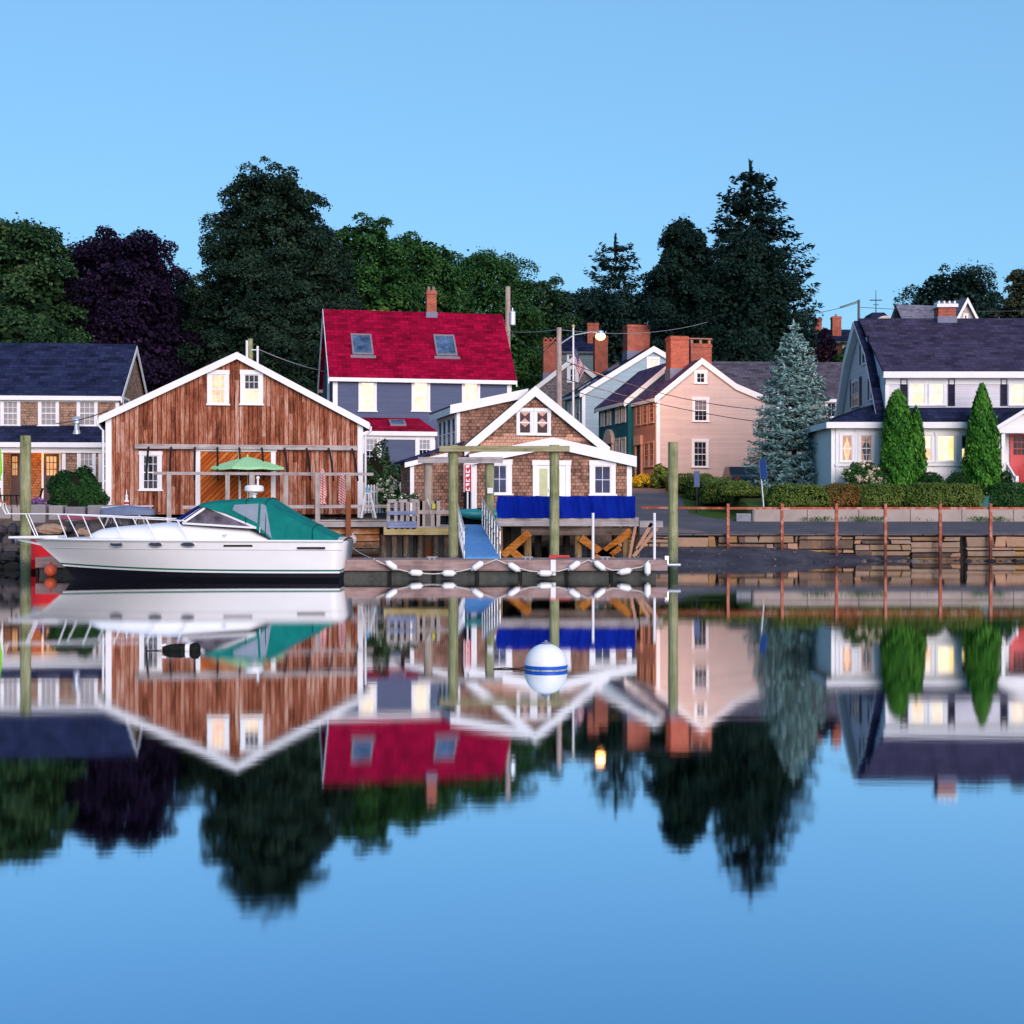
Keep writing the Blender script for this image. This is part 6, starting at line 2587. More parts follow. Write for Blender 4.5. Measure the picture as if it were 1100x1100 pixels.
# radar dome, mast light
xr = XC(273)
m = MB()
m.lathe([(0, -.02), (.07, -.02), (.07, .12), (.12, .14), (.12, .18), (.0, .19)], (xr, 0, 2.58), 14)
m.lathe([(0, .0), (.27, .01), (.31, .05), (.31, .17), (.27, .22), (.1, .25), (0, .255)], (xr, 0, 2.78), 24)
rd = m.build('radar_dome', GEL, CR, smooth=False)
m = MB()
m.tube((xr + .12, 0, 3.03), (xr + .12, 0, 3.22), .035, .03, 8)
m.ell((xr + .12, 0, 3.25), .06, .06, .06, 10, 6)
m.build('mast_light', WHITE, rd)
# bow rail
STEEL = paint('rail_steel', (.78, .77, .8), .25, .5, .05, 2, .0)
m = MB()
for sg in (-1, 1):
    top = []
    for px in (7, 15, 30, 50, 80, 110, 140, 170, 200, 212):
        zt = ZC(552) + (ZC(559) - ZC(552)) * max(0, (px - 60) / 150)
        x = XC(px)
        fq = max(0, (x - x_bow) / (x_st - x_bow))
        top.append((x, sg * max(.14, half(fq, 1.27) * .86), zt + (.0)))
    m.path(top, .02, 6)
    for px in (29, 67, 97, 132, 168, 201):
        zt = ZC(552) + (ZC(559) - ZC(552)) * max(0, (px - 60) / 150)
        x = XC(px)
        fq = max(0, (x - x_bow) / (x_st - x_bow))
        yt_ = sg * max(.14, half(fq, 1.27) * .86)
        x2 = XC(px + 11)
        fq2 = max(0, (x2 - x_bow) / (x_st - x_bow))
        yb_ = sg * max(.12, half(fq2, 1.27) * .88)
        m.tube((x, yt_, zt), (x2, yb_, 1.33), .018, .018, 6)
m.path([(XC(8), -.14, ZC(552)), (XC(5), -.16, ZC(546)), (XC(4.5), -.1, ZC(541)), (XC(4.5), .1, ZC(541)), (XC(5), .16, ZC(546)), (XC(8), .14, ZC(552))], .02, 6)
m.build('bow_rail', STEEL, CR)
m = MB()
m.tube((XN(278), -1.42, 1.5), (XN(278), -1.42, 1.68), .02, .02, 6)
m.tube((XN(278), 1.42, 1.5), (XN(278), 1.42, 1.68), .02, .02, 6)
m.path([(XN(238), -1.42, 1.44), (XN(240), -1.44, 1.40), (XN(242), -1.44, 1.46)], .02, 6)
m.build('grab_rail', METAL, CR)

# red skiff and orange ball behind the bow
r = empty('red_skiff', (wx(34, 50.4), 50.4, .02), 0, 'bright red skiff hull showing between the left pile and the bow of the cruiser', 'skiff')
m = MB()
S = []
for f_ in (0, .15, .4, .7, 1.0):
    x = 4.2 * f_
    w_ = .62 * (1 - .75 * max(0, f_ - .4) ** 1.4 / .6)
    zt = 1.16 - .1 * math.sin(math.pi * f_)
    S.append([(x, -w_, zt), (x, -w_ * .97, .45), (x, -w_ * .7, .12), (x, 0, -.05), (x, w_ * .7, .12), (x, w_ * .97, .45), (x, w_, zt), (x, w_ * .85, zt - .02), (x, 0, zt - .12), (x, -w_ * .85, zt - .02)])
loft(m, [s_ + [s_[0]] for s_ in S])
m.build('hull', paint('bright_red', (.62, .012, .02), .35, .4, .06), r)
m = MB()
m.bar((-.02, -.55, 1.17), (-.02, .55, 1.17), .06, .05)
m.build('transom_cap', paint('red_brown_trim', (.3, .05, .04), .5), r)
m = MB()
m.ell((0, 0, 0), .21, .21, .22, 16, 10)
m.tube((0, 0, .2), (0, 0, .3), .04, .03, 8)
tag(m.build('ball_buoy', paint('orange_buoy', (.70, .11, .05), .45, .3, .08), None, smooth=True, loc=(wx(54.5, 47.2), 47.2, wz(612.5, 47.2))), 'round orange-red ball buoy afloat under the bow of the cruiser', 'buoy')

# white mooring buoy in the foreground
d_ = 20.3
BU = empty('mooring_buoy', (wx(586.5, d_), d_, 0), 0, 'white ball mooring buoy with a blue stripe afloat in the foreground', 'buoy')
R_ = .305
zc = .055
m = MB()
prof = []
for k in range(25):
    a = math.pi * k / 24
    prof.append((max(.0, R_ * math.sin(a)), R_ * math.cos(a)))
m.lathe(prof, (0, 0, zc), 40)
t = NT('buoy_white')
v = t.coord()
n = t.noise(v, 7, 5, .7)
x, y, z = t.xyz(v)
foul = t.n('ShaderNodeMapRange', i_0=t.math('ADD', z, t.math('MULTIPLY', n, .03)), i_1=.012, i_2=.024, i_3=1.0, i_4=0.0).outputs[0]
colr = t.ramp(n, [(.3, (.74, .76, .78)), (.7, (.84, .84, .84))])
colr = t.mix(foul, colr, (.03, .035, .02))
m.build('body', t.done(colr, .4, .4), BU, smooth=True)
m = MB()
prof = []
for k in range(7):
    z = .012 + .05 * k / 6
    prof.append((math.sqrt(R_ ** 2 - (z - zc) ** 2) + .004, z))
m.lathe(prof, (0, 0, 0), 40)
m.build('stripe', paint('buoy_blue', (.01, .10, .55), .4), BU, smooth=True)
m = MB()
m.lathe([(.0, -.01), (.07, -.006), (.06, .015), (.03, .02), (.02, .045), (0, .05)], (0, 0, zc + R_), 16)
m.build('top_fitting', paint('fitting_grey', (.16, .19, .28), .5), BU)
tmp = MB()
tmp.path([(-.29, -.03, .02), (-.42, -.05, .008), (-.58, -.02, .012), (-.75, -.06, .004)], .01, 5)
tmp.build('mooring_pennant', paint('dark_rope', (.03, .03, .035), .8), BU)

# dark float with white bands
d_ = 22.85
FLT = empty('pickup_float', (wx(195, d_), d_, 0), math.radians(4), 'dark weedy float with a white band lying in the water before the cruiser', 'float')
m = MB()
prof = [(0, -.30), (.03, -.295), (.06, -.25), (.085, -.18), (.085, -.1), (.1, 0), (.085, .05), (.06, .085), (.06, .125), (.095, .16), (.12, .21), (.11, .26), (.06, .295), (0, .30)]
rot = Matrix.Rotation(math.radians(90), 3, 'Y')
mm = MB()
mm.lathe(prof, (0, 0, 0), 18)
vv = []
for p in mm.v:
    q = rot @ Vector(p)
    k = 1 + random.uniform(-.07, .07)
    vv.append((q.x, q.y * k, q.z * k + .02))
m.add(vv, mm.f)
m.build('body', paint('weedy_black', (.012, .014, .012), .8, .2, .6, 14), FLT)
m = MB()
mm = MB()
mm.lathe([(.07, .06), (.085, .07), (.085, .125), (.07, .135)], (0, 0, 0), 18)
m.add([tuple(rot @ Vector(p) + Vector((0, 0, .03))) for p in mm.v], mm.f)
m.build('band', WHITE, FLT)
m = MB()
m.bar((-.31, -.02, .09), (-.24, -.02, .105), .03, .035)
m.build('ring', WHITE, FLT)
m = MB()
m.path([(-.3, 0, .015), (-.42, .02, .006), (-.55, -.03, .003)], .008, 5)
m.build('line', paint('dark_rope', (.03, .03, .035), .8), FLT)


# ================================================================ vegetation
BARK = wood('bark', [(.25, (.03, .022, .018)), (.5, (.075, .058, .048)), (.8, (.14, .115, .10))])
BARKL = wood('pale_bark', [(.25, (.12, .09, .08)), (.5, (.26, .2, .18)), (.8, (.38, .32, .29))])
LG = {
    'maple': leaves('maple_leaves', (.006, .020, .010), (.020, .054, .020), (.060, .108, .042)),
    'dark': leaves('dark_maple_leaves', (.003, .011, .010), (.008, .024, .018), (.02, .047, .031)),
    'linden': leaves('linden_leaves', (.004, .013, .009), (.013, .031, .02), (.036, .062, .036)),
    'purple': leaves('purple_leaves', (.004, .0025, .008), (.010, .005, .018), (.026, .012, .040)),
    'bright': leaves('bright_maple_leaves', (.006, .026, .009), (.023, .074, .019), (.058, .135, .032)),
    'far': leaves('far_leaves', (.005, .016, .016), (.012, .032, .026), (.024, .052, .038)),
    'olive': leaves('olive_leaves', (.022, .03, .02), (.05, .06, .032), (.09, .095, .05)),
    'lime': leaves('lime_leaves', (.06, .12, .02), (.12, .20, .035), (.16, .25, .06)),
    'spruce': leaves('spruce_needles', (.003, .012, .011), (.008, .022, .019), (.017, .038, .031)),
    'blue': leaves('blue_spruce_needles', (.10, .20, .18), (.24, .38, .36), (.36, .52, .50)),
    'arbor': leaves('arborvitae_leaves', (.014, .07, .010), (.05, .18, .02), (.12, .30, .04)),
    'hedge': leaves('hedge_leaves', (.03, .06, .012), (.085, .14, .026), (.17, .21, .05)),
    'hedgered': leaves('reddening_hedge_leaves', (.05, .07, .014), (.14, .10, .028), (.28, .09, .035)),
    'box': leaves('boxwood_leaves', (.006, .026, .008), (.015, .055, .014), (.03, .085, .02)),
    'shrub': leaves('shrub_leaves', (.012, .045, .012), (.025, .085, .02), (.05, .13, .035)),
    'ivy': leaves('vine_leaves', (.015, .045, .02), (.04, .085, .03), (.14, .18, .11)),
    'bloom': leaves('white_blossom', (.55, .55, .36), (.72, .70, .58), (.78, .72, .62)),
    'pinkbloom': leaves('cream_pink_blossom', (.55, .45, .33), (.70, .62, .45), (.68, .42, .36)),
    'yellow': leaves('yellow_flowers', (.28, .20, .01), (.50, .34, .012), (.6, .45, .05)),
    'purplef': leaves('purple_flowers', (.12, .05, .2), (.3, .12, .3), (.5, .2, .4)),
}


def crown_leaves(H, R, prof, n, size, nb, rg, squash=.85, rb=(.13, .23)):
    """leaf clumps spread through a crown whose radius follows prof [(t, r)], z from 0 to H; returns quads and clump centres"""
    tp, rp = zip(*prof)
    nb = int(nb * 1.35)
    ts = rg.uniform(0, 1, nb * 8)
    rr = np.interp(ts, tp, rp)
    keep = rg.uniform(0, 1, nb * 8) < (rr + .12)
    ts, rr = ts[keep][:nb], rr[keep][:nb]
    nb = len(ts)
    ph = rg.uniform(0, 2 * math.pi, nb)
    br = R * rg.uniform(rb[0] * .8, rb[1] * 1.15, nb) * (.7 + .5 * rr)
    rad = np.maximum(0, rr * R * rg.uniform(.8, 1.07, nb) - br * .75)
    Cn = np.stack([rad * np.cos(ph), rad * np.sin(ph), np.minimum(ts * H + rg.normal(0, .02, nb) * H, H - br * squash * rg.uniform(.8, 2.2, nb))], 1)
    # leaves on the clumps
    n1 = int(n * .8)
    w = br ** 2
    idx = rg.choice(nb, n1, p=w / w.sum())
    d = rg.normal(0, 1, (n1, 3))
    d[:, 2] += .4
    d = norm(d)
    d[:, 2] = np.where(d[:, 2] < -.4, -d[:, 2] * .6, d[:, 2])
    q = br[idx] * rg.uniform(.5, 1.1, n1) ** .5
    P1 = Cn[idx] + d * q[:, None] * np.array([1, 1, squash])
    k = int(n1 * .07)
    j = rg.choice(n1, k)
    P1[j] += d[j] * (br[idx[j]] * rg.uniform(.1, .45, k))[:, None]
    # leaves filling the crown between them
    n2 = int(n * .34)
    t2 = rg.uniform(0, .97, n2)
    r2 = np.interp(t2, tp, rp)
    kk = rg.uniform(0, 1, n2) < r2
    t2, r2 = t2[kk], r2[kk]
    p2 = rg.uniform(0, 2 * math.pi, len(t2))
    q2 = r2 * R * np.sqrt(rg.uniform(.04, .52, len(t2)))
    P2 = np.stack([q2 * np.cos(p2), q2 * np.sin(p2), t2 * H * .97], 1)
    d2 = norm(P2 - np.array([0, 0, H * .35]))
    P1[:, 2] = np.maximum(P1[:, 2], -.3)
    N = norm(d * .8 + norm(P1 - np.array([0, 0, H * .4])) * .5 + np.array([0, 0, .35]))
    return np.concatenate([leaf_quads(P1, N, size, .75, .9, rg=rg), leaf_quads(P2, d2, size * 1.9, .85, 1.0, rg=rg)]), Cn


def tree(px, top, d, width, kind, label, prof=None, n=26000, size=.34, nb=70, zb=None, base_px=None, trunk=.3, group='trees behind the houses', rb=(.13, .23), bark=None, name='broadleaf_tree', limbs=8, crown_base=None):
    x, y = wx(px, d), d
    z0 = gz(x, d)
    H = wz(top, d) - z0
    R = width / 2 / F * d
    rg = np.random.default_rng(int(abs(px * 13 + top * 7 + d)))
    n, size = int(n * 2.5), size * .57
    cb = crown_base if crown_base is not None else min(2.2, H * .2)
    prof = prof or [(0, .55), (.15, .85), (.4, 1), (.65, .9), (.85, .62), (1, .2)]
    r = empty(name, (x, y, z0), 0, label, 'tree', group)
    Q, Cn = crown_leaves(H - cb, R, prof, n, size, nb, rg, rb=rb)
    Q[:, :, 2] += cb
    quads_object('crown', Q, LG[kind], r)
    m = MB()
    pts = []
    for k in range(8):
        f_ = k / 7
        pts.append((.25 * math.sin(f_ * 2.3 + px), .2 * math.sin(f_ * 3.1 + d), -.3 + (H * .82 + .3) * f_))
    m.path(pts, [trunk * (1 - .85 * k / 7) for k in range(8)], 8)
    for i in rg.choice(len(Cn), min(limbs, len(Cn)), replace=False):
        c = Cn[i] * np.array([.8, .8, .9]) + np.array([0, 0, cb])
        h0 = max(.8, c[2] * .55)
        f_ = min(.95, h0 / (H * .82))
        s0 = (.25 * math.sin(f_ * 2.3 + px), .2 * math.sin(f_ * 3.1 + d), h0)
        mid = ((s0[0] + c[0]) / 2, (s0[1] + c[1]) / 2, (s0[2] + c[2]) / 2 - .25)
        m.path([s0, mid, tuple(c)], [trunk * .45 * (1 - f_ * .6), trunk * .28, trunk * .08], 6)
    m.build('trunk', bark or BARK, r)
    return r


PYR = [(0, .85), (.12, .97), (.3, 1), (.5, .95), (.7, .81), (.85, .62), (.95, .42), (1, .2)]
DOME = [(0, .8), (.2, .97), (.45, 1), (.68, .96), (.83, .84), (.93, .64), (1, .38)]
tree(8, 230, 96, 172, 'maple', 'mid-green maple at the left edge behind the row house', DOME, 30000, .42, 75)
tree(-95, 225, 100, 150, 'maple', 'mid-green maple beyond the left edge, next to its twin', DOME, 12000, .5, 60)
tree(130, 246, 101, 172, 'purple', 'dark purple-leaved maple behind the barn', DOME, 34000, .36, 95)
tree(293, 176, 104, 196, 'linden', 'tallest dense dark green tree, broad and pointed, behind the barn ridge', PYR, 66000, .32, 330, rb=(.075, .125))
tree(212, 296, 112, 110, 'dark', 'dark tree filling the gap between the purple maple and the dense pointed tree', DOME, 12000, .4, 45)
tree(390, 230, 124, 128, 'bright', 'bright green tree rising left of the red-roofed house, pale limbs showing', DOME, 20000, .40, 60, bark=BARKL, limbs=14)
tree(350, 258, 118, 90, 'linden', 'dull green tree between the dense pointed tree and the red roof', DOME, 12000, .38, 50)
tree(452, 249, 130, 140, 'bright', 'green tree above the left half of the red roof', DOME, 20000, .42, 65, bark=BARKL, limbs=12)
tree(522, 265, 152, 140, 'bright', 'broad green tree above the chimney and right half of the red roof', DOME, 22000, .42, 70)
tree(574, 293, 160, 105, 'maple', 'small sloping-topped green tree right of the red roof by the transformer pole', DOME, 14000, .42, 50)
tree(612, 306, 178, 115, 'far', 'dark distant tree left of the sparse conifer', DOME, 14000, .5, 50)
tree(655, 302, 176, 115, 'far', 'dark distant tree standing below the sparse conifer', DOME, 14000, .5, 50)
tree(700, 304, 174, 100, 'far', 'dark distant tree between the sparse conifer and the big dark maple', DOME, 11000, .5, 40)
tree(737, 237, 118, 108, 'dark', 'left and taller crown of the two big dark maples behind the beige house', [(0, .9), (.2, 1), (.5, 1), (.75, .9), (.9, .62), (1, .3)], 30000, .36, 85)
tree(802, 250, 116, 148, 'dark', 'right and wider crown of the two big dark maples behind the beige house', [(0, .95), (.2, 1), (.5, .98), (.75, .8), (.9, .55), (1, .28)], 38000, .36, 110)
tree(1022, 284, 175, 135, 'far', 'dark rounded tree far behind the grey-roofed house at right', DOME, 24000, .5, 80)
tree(1105, 288, 150, 78, 'olive', 'olive-toned tree at the right edge of the view', DOME, 16000, .42, 55)
tree(1060, 312, 185, 60, 'far', 'small dark far tree between the rounded tree and the olive one', DOME, 9000, .5, 35)
tree(888, 352, 120, 44, 'purple', 'small dark purple bush-like tree below the tall brick chimney', DOME, 6000, .26, 30, crown_base=.5, trunk=.12)
tree(912, 366, 116, 36, 'bright', 'small light green tree left of the white gambrel gable', DOME, 5000, .26, 28, crown_base=.5, trunk=.12)
tree(858, 352, 121, 46, 'dark', 'low dark tree behind the top of the blue spruce', DOME, 7000, .3, 30, crown_base=.5, trunk=.12)
tree(404, 324, 106, 46, 'lime', 'small yellow-green tree just above the red roof ridge', DOME, 5000, .26, 30, trunk=.12)
for k, (px, top, d) in enumerate(((-260, 250, 120), (-180, 235, 112), (1190, 300, 140), (1290, 280, 150), (1400, 300, 150))):
    tree(px, top, d, 150, 'maple', 'leafy tree beyond the side of the view', DOME, 7000, .6, 45)


# conifers ------------------------------------------------------------------------
def conifer(px, top, d, base, width, kind, label, levels, per, sprays, size, prof, droop=.25, tip=.12, group=None, tilt=.5, trunk=.2, name='spruce', sparse=0.0, cb=.4, jitter=.25, thick=.10, shape=.42):
    x = wx(px, d)
    z0 = gz(x, d) if base is None else wz(base, d)
    H = wz(top, d) - z0
    R = width / 2 / F * d
    rg = np.random.default_rng(int(abs(px * 3 + d)))
    r = empty(name, (x, d, z0), 0, label, 'tree', group)
    P, N, L, br = [], [], [], MB()
    tp, rp = zip(*prof)
    for lv in range(levels):
        f_ = (lv + rg.uniform(-.3, .3)) / levels
        h = cb + (H - cb) * max(0, f_) * .985
        Rl = R * np.interp(f_, tp, rp)
        nbr = max(4, int(per * (.45 + .55 * Rl / R)))
        for b in range(nbr):
            if rg.random() < sparse:
                continue
            a = 2 * math.pi * (b + rg.uniform(-.4, .4)) / nbr + lv * .7
            Lb = Rl * rg.uniform(1 - jitter, 1.06)
            ns = max(4, int(sprays * (Lb / R) ** .8))
            s = rg.uniform(.12, 1, ns) ** .75
            dr, tu = droop * rg.uniform(.7, 1.3), tip * rg.uniform(.6, 1.5)
            zc = h + Lb * (-dr * s + tu * s ** 3) + (H - h) * 0
            dirv = np.array([math.cos(a), math.sin(a), 0])
            side = np.array([-math.sin(a), math.cos(a), 0])
            wd = rg.normal(0, 1, ns) * Lb * .16 * (1.1 - s * .75)
            p = dirv * (Lb * s)[:, None] + side * wd[:, None]
            p[:, 2] = zc + rg.normal(0, thick, ns) - np.abs(wd) * .25
            P.append(p)
            N.append(np.tile([0, 0, 1.0], (ns, 1)) + rg.normal(0, .45, (ns, 3)) + dirv * .4)
            L.append(dirv * .85 + side * np.sign(wd)[:, None] * .7 + np.array([0, 0, .12]))
            if Lb > R * .25 and b % 2 == 0:
                br.path([(0, 0, h), tuple(dirv * Lb * .5 + np.array([0, 0, h - Lb * dr * .5])), tuple(dirv * Lb * .9 + np.array([0, 0, h + Lb * (-dr * .9 + tu * .7)]))], [trunk * .2, trunk * .13, trunk * .05], 5)
    # leader
    k = 60
    zz = H - rg.uniform(0, .09, k) * H
    P.append(np.stack([rg.normal(0, .06, k), rg.normal(0, .06, k), zz], 1))
    N.append(rg.normal(0, 1, (k, 3)))
    L.append(np.tile([0, 0, 1.0], (k, 1)))
    P, N, L = np.concatenate(P), np.concatenate(N), np.concatenate(L)
    quads_object('crown', leaf_quads(P, N, size, shape, .5, L, rg), LG[kind], r)
    n = 10
    br.path([(0, 0, -.3 + (H * .97 + .3) * k / n) for k in range(n + 1)], [trunk * (1 - .93 * k / n) for k in range(n + 1)], 8)
    br.build('trunk', BARK, r)
    return r


CONE = [(0, 1), (.15, .97), (.4, .78), (.65, .52), (.85, .24), (1, .05)]
conifer(853, 345, 76, None, 108, 'blue', 'broad blue spruce standing by the lane in front of the grey-roofed house', 30, 22, 80, .26, [(0, .92), (.08, 1), (.25, .96), (.45, .82), (.65, .62), (.82, .40), (.93, .2), (1, .05)], .10, .16, name='blue_spruce', cb=.25, thick=.05, jitter=.16, shape=.30)
conifer(806, 172, 132, None, 156, 'spruce', 'tallest dark spruce rising behind the big dark maples', 36, 14, 95, .64, [(0, 1), (.5, 1), (.73, .86), (.84, .60), (.925, .44), (.97, .27), (1, .05)], .30, .26, group='dark conifers on the skyline', sparse=.10, jitter=.35, thick=.18, trunk=.4, shape=.36)
conifer(661, 251, 184, None, 74, 'spruce', 'sparse distant conifer with open layered branches above the far trees', 24, 10, 64, .70, [(0, .8), (.7, 1), (.85, .98), (.94, .62), (1, .2)], .10, .22, group='dark conifers on the skyline', sparse=.12, jitter=.35, thick=.18, trunk=.3, shape=.34)


# clipped and loose shrubs ------------------------------------------------------------
def shrub_quads(rx, ry, rz, n, size, rg, rough=.12, power=1.0, up=.3, long_dir=None, aspect=.65):
    if power != 1.0:                       # a clipped, square-shouldered block
        d = rg.uniform(-1, 1, (n, 3))
        d = d / (np.abs(d) ** 4.5).sum(1, keepdims=True) ** (1 / 4.5)
    else:
        d = norm(rg.normal(0, 1, (n, 3)))
    w = d * np.array([rx, ry, rz])
    lump = 1 + rough * (np.sin(w[:, 0] * 3.1 + 1) * np.sin(w[:, 1] * 2.7 + .5) + .6 * np.sin(w[:, 2] * 4.3 + w[:, 0] * 1.9) + .5 * np.sin(w[:, 0] * 7.3 + w[:, 2] * 5))
    q = lump * rg.uniform(.84, 1.03, n)
    q = np.where(rg.uniform(0, 1, n) < .05, q * rg.uniform(1.02, 1.13, n), q)
    P = d * q[:, None] * np.array([rx, ry, rz])
    return leaf_quads(P, norm(d / np.array([rx, ry, rz])) + np.array([0, 0, up]), size, aspect, .9, long_dir, rg)


def core(m, rx, ry, rz, z=0.0, power=1):
    m.ell((0, 0, z), rx * .8, ry * .8, rz * .84, 14, 9, .05)


TWIG = paint('dark_twigs', (.012, .014, .008), .95, .1)


def shrub(name, x, y, z0, rx, ry, h, kind, label, cat='shrub', n=5000, size=.1, rough=.12, power=1.0, group=None, blooms=None, loc_c=.45):
    rg = np.random.default_rng(int(abs(x * 31 + y * 17)) + n)
    r = empty(name, (x, y, z0), 0, label, cat, group)
    zc = h * loc_c
    Q = shrub_quads(rx, ry, h - zc, n, size, rg, rough, power)
    Q[:, :, 2] += zc
    Q[:, :, 2] = np.maximum(Q[:, :, 2], .02)
    quads_object('foliage', Q, LG[kind], r)
    m = MB()
    if power != 1.0:
        m.box(-rx * .80, rx * .80, -ry * .66, ry * .66, 0, h * .8)
    else:
        m.ell((0, 0, zc * .95), rx * .82, ry * .82, (h - zc) * .84, 14, 9, .04)
    m.build('branches', TWIG, r)
    if blooms:
        bk, nbm, bs = blooms
        d = norm(rg.normal(0, 1, (nbm, 3)) + np.array([0, -.5, .5]))
        c = d * np.array([rx, ry, h - zc]) * rg.uniform(.85, 1.08, (nbm, 1)) + np.array([0, 0, zc])
        idx = np.repeat(np.arange(nbm), 26)
        dd = norm(rg.normal(0, 1, (len(idx), 3)))
        Pq = c[idx] + dd * bs * np.array([1, 1, .8])
        quads_object('blossom', leaf_quads(Pq, dd, bs * .8, .8, .5, rg=rg), LG[bk], r)
    return r


# arborvitae by the white house
def column(px, top, d, width, label, n, prof=None):
    x = wx(px, d)
    z0 = gz(x, d) - .05
    H = wz(top, d) - z0
    R = width / 2 / F * d
    rg = np.random.default_rng(int(px))
    r = empty('arborvitae', (x, d, z0), 0, label, 'tree', 'columnar evergreens before the white house')
    tp, rp = zip(*(prof or [(0, .8), (.1, .95), (.3, 1), (.55, .88), (.75, .66), (.9, .38), (1, .08)]))
    tt = rg.uniform(0, 1, n * 2)
    keep = rg.uniform(0, 1, n * 2) < np.interp(tt, tp, rp) + .05
    tt = tt[keep][:n]
    n = len(tt)
    ph = rg.uniform(0, 2 * math.pi, n)
    lump = 1 + .13 * np.sin(ph * 5 + tt * 9 + px) * np.sin(tt * 17 + ph * 2 + px) + .07 * np.sin(tt * 41 + ph * 7)
    rr = R * np.interp(tt, tp, rp) * lump * rg.uniform(.78, 1.05, n)
    rr = np.where(rg.uniform(0, 1, n) < .05, rr * rg.uniform(1.02, 1.16, n), rr)
    P = np.stack([rr * np.cos(ph), rr * np.sin(ph), tt * H], 1)
    N = np.stack([np.cos(ph), np.sin(ph), np.full(n, .25)], 1)
    Q = leaf_quads(P, N, .20, .45, .9, np.tile([0, 0, 1.0], (n, 1)) + N * .4, rg)
    quads_object('foliage', Q, LG['arbor'], r)
    m = MB()
    m.lathe([(R * rp[min(len(rp) - 1, 0)] * .7, 0)] + [(R * np.interp(k / 10, tp, rp) * .78, H * k / 10 * .97) for k in range(1, 11)], (0, 0, 0), 12)
    m.build('trunk', TWIG, r)


column(964, 419, 69.4, 32, 'columnar arborvitae left of the bay window, the taller of the touching pair', 9500, [(0, .86), (.1, .96), (.35, 1), (.6, .95), (.78, .80), (.9, .58), (.97, .32), (1, .12)])
column(984, 436, 69.7, 21, 'slimmer and shorter arborvitae touching its tall neighbour left of the bay window', 4500)
column(1055, 412, 69.2, 38, 'tall lone arborvitae between the bay window and the red door', 11000, [(0, .82), (.12, 1), (.3, .98), (.5, .86), (.7, .66), (.85, .44), (.95, .22), (1, .08)])

for px, lab in ((1000.5, 'rounded dark boxwood below the bay window, the left of the two'), (1029, 'rounded dark boxwood below the bay window, the right of the two')):
    x = wx(px, 69.1)
    shrub('boxwood', x, 69.1, gz(x, 69.1), .66, .5, wz(507, 69.1) - gz(x, 69.1), 'box', lab, n=4500, size=.075, rough=.03, group='clipped round boxwoods', loc_c=.5)

# hedges along the kerb wall
HG = 'clipped hedges by the lane'
hy = 67.5


def hedge(px0, px1, ytop, kind, label, d=67.5, ry=.7, n=9000, power=.6, rough=.085):
    x0, x1 = wx(px0, d), wx(px1, d)
    xc = (x0 + x1) / 2
    z0 = gz(xc, d) - .05
    shrub('hedge', xc, d, z0, (x1 - x0) / 2, ry, wz(ytop, d) - z0, kind, label, 'hedge', n, .095, rough, power, HG, loc_c=.5)


hedge(824, 886, 521, 'hedge', 'mixed green hedge at the foot of the blue spruce', n=9000)
hedge(884, 922, 520.5, 'hedgered', 'reddish-leaved hedge section just right of the blue spruce', n=7000)
hedge(920, 966, 520.5, 'hedge', 'yellow-green hedge section below the flowering bush', n=8000)
hedge(964, 1055, 519.5, 'hedge', 'long rounded hedge below the bay window', n=14000, power=.75)
hedge(1060, 1130, 519.5, 'shrub', 'darker square-ended hedge at the right edge below the red door', n=11000)
# hedge running up the street past the beige house
for (px, py, d, rx, ry, lab) in ((794, 522, 70.5, 1.1, 1.0, 'end block of the street hedge, left of the leaning sign pole'), (778, 516, 74, 1.3, 1.5, 'second block of the street hedge, going up the lane'), (762, 513, 78, 1.25, 1.7, 'third block of the street hedge, behind the dark sign'), (741, 509, 82, 1.3, 1.8, 'farthest and highest block of the street hedge, by the beige house')):
    x = wx(px, d)
    z0 = gz(x, d) - .05
    shrub('hedge', x, d, z0, rx, ry, wz(py, d) - z0, 'hedge', lab, 'hedge', 8000, .1, .05, .65, HG, loc_c=.5)

# loose shrubs and flowers
x = wx(927, 69.3)
shrub('hydrangea', x, 69.3, gz(x, 69.3), 1.05, .7, wz(496, 69.3) - gz(x, 69.3), 'shrub', 'cream and pink flowering hydrangea bush below the sunroom windows', n=5500, size=.12, rough=.2, blooms=('pinkbloom', 130, .085), group='flowering hydrangeas')
x = wx(416.5, 61.4)
shrub('hydrangea', x, 61.4, 1.85, .46, .4, wz(513, 61.4) - 1.85, 'shrub', 'white hydrangea in bloom in front of the picket fence', n=2600, size=.1, rough=.2, blooms=('bloom', 46, .11), group='flowering hydrangeas', loc_c=.6)
x = wx(404, 64)
shrub('vine_bush', x, 64, 2.0, 1.05, .9, wz(484, 64) - 2.0, 'ivy', 'tall loose vine-like bush against the right corner of the barn', n=6500, size=.14, rough=.3, loc_c=.5)
x = wx(420, 65)
shrub('vine_bush', x, 65, 2.0, .75, .7, wz(497, 65) - 2.0, 'shrub', 'lower leafy bush between the vine bush and the cottage lean-to', n=3500, size=.12, rough=.25, loc_c=.5)
x = wx(83, 60)
shrub('garden_shrub', x, 60, 1.95, 1.2, .9, wz(503, 60) - 1.95, 'box', 'big dark green rounded shrub between the porch and the barn', n=11000, size=.13, rough=.16, loc_c=.4)
x = wx(695, 86)
shrub('flower_bed', x - .3, 84.5, gz(x, 84.5), .95, .6, .75, 'yellow', 'mound of yellow flowers at the foot of the lamp-tinted salmon street front', n=2600, size=.1, rough=.15)
x = wx(711, 84)
shrub('lily_clump', x, 84, gz(x, 84), .7, .6, 1.2, 'hedge', 'spiky green clump at the corner of the beige house', n=1800, size=.22, rough=.3)
x = wx(1093, 67.8)
x = wx(1083.5, 69.0)
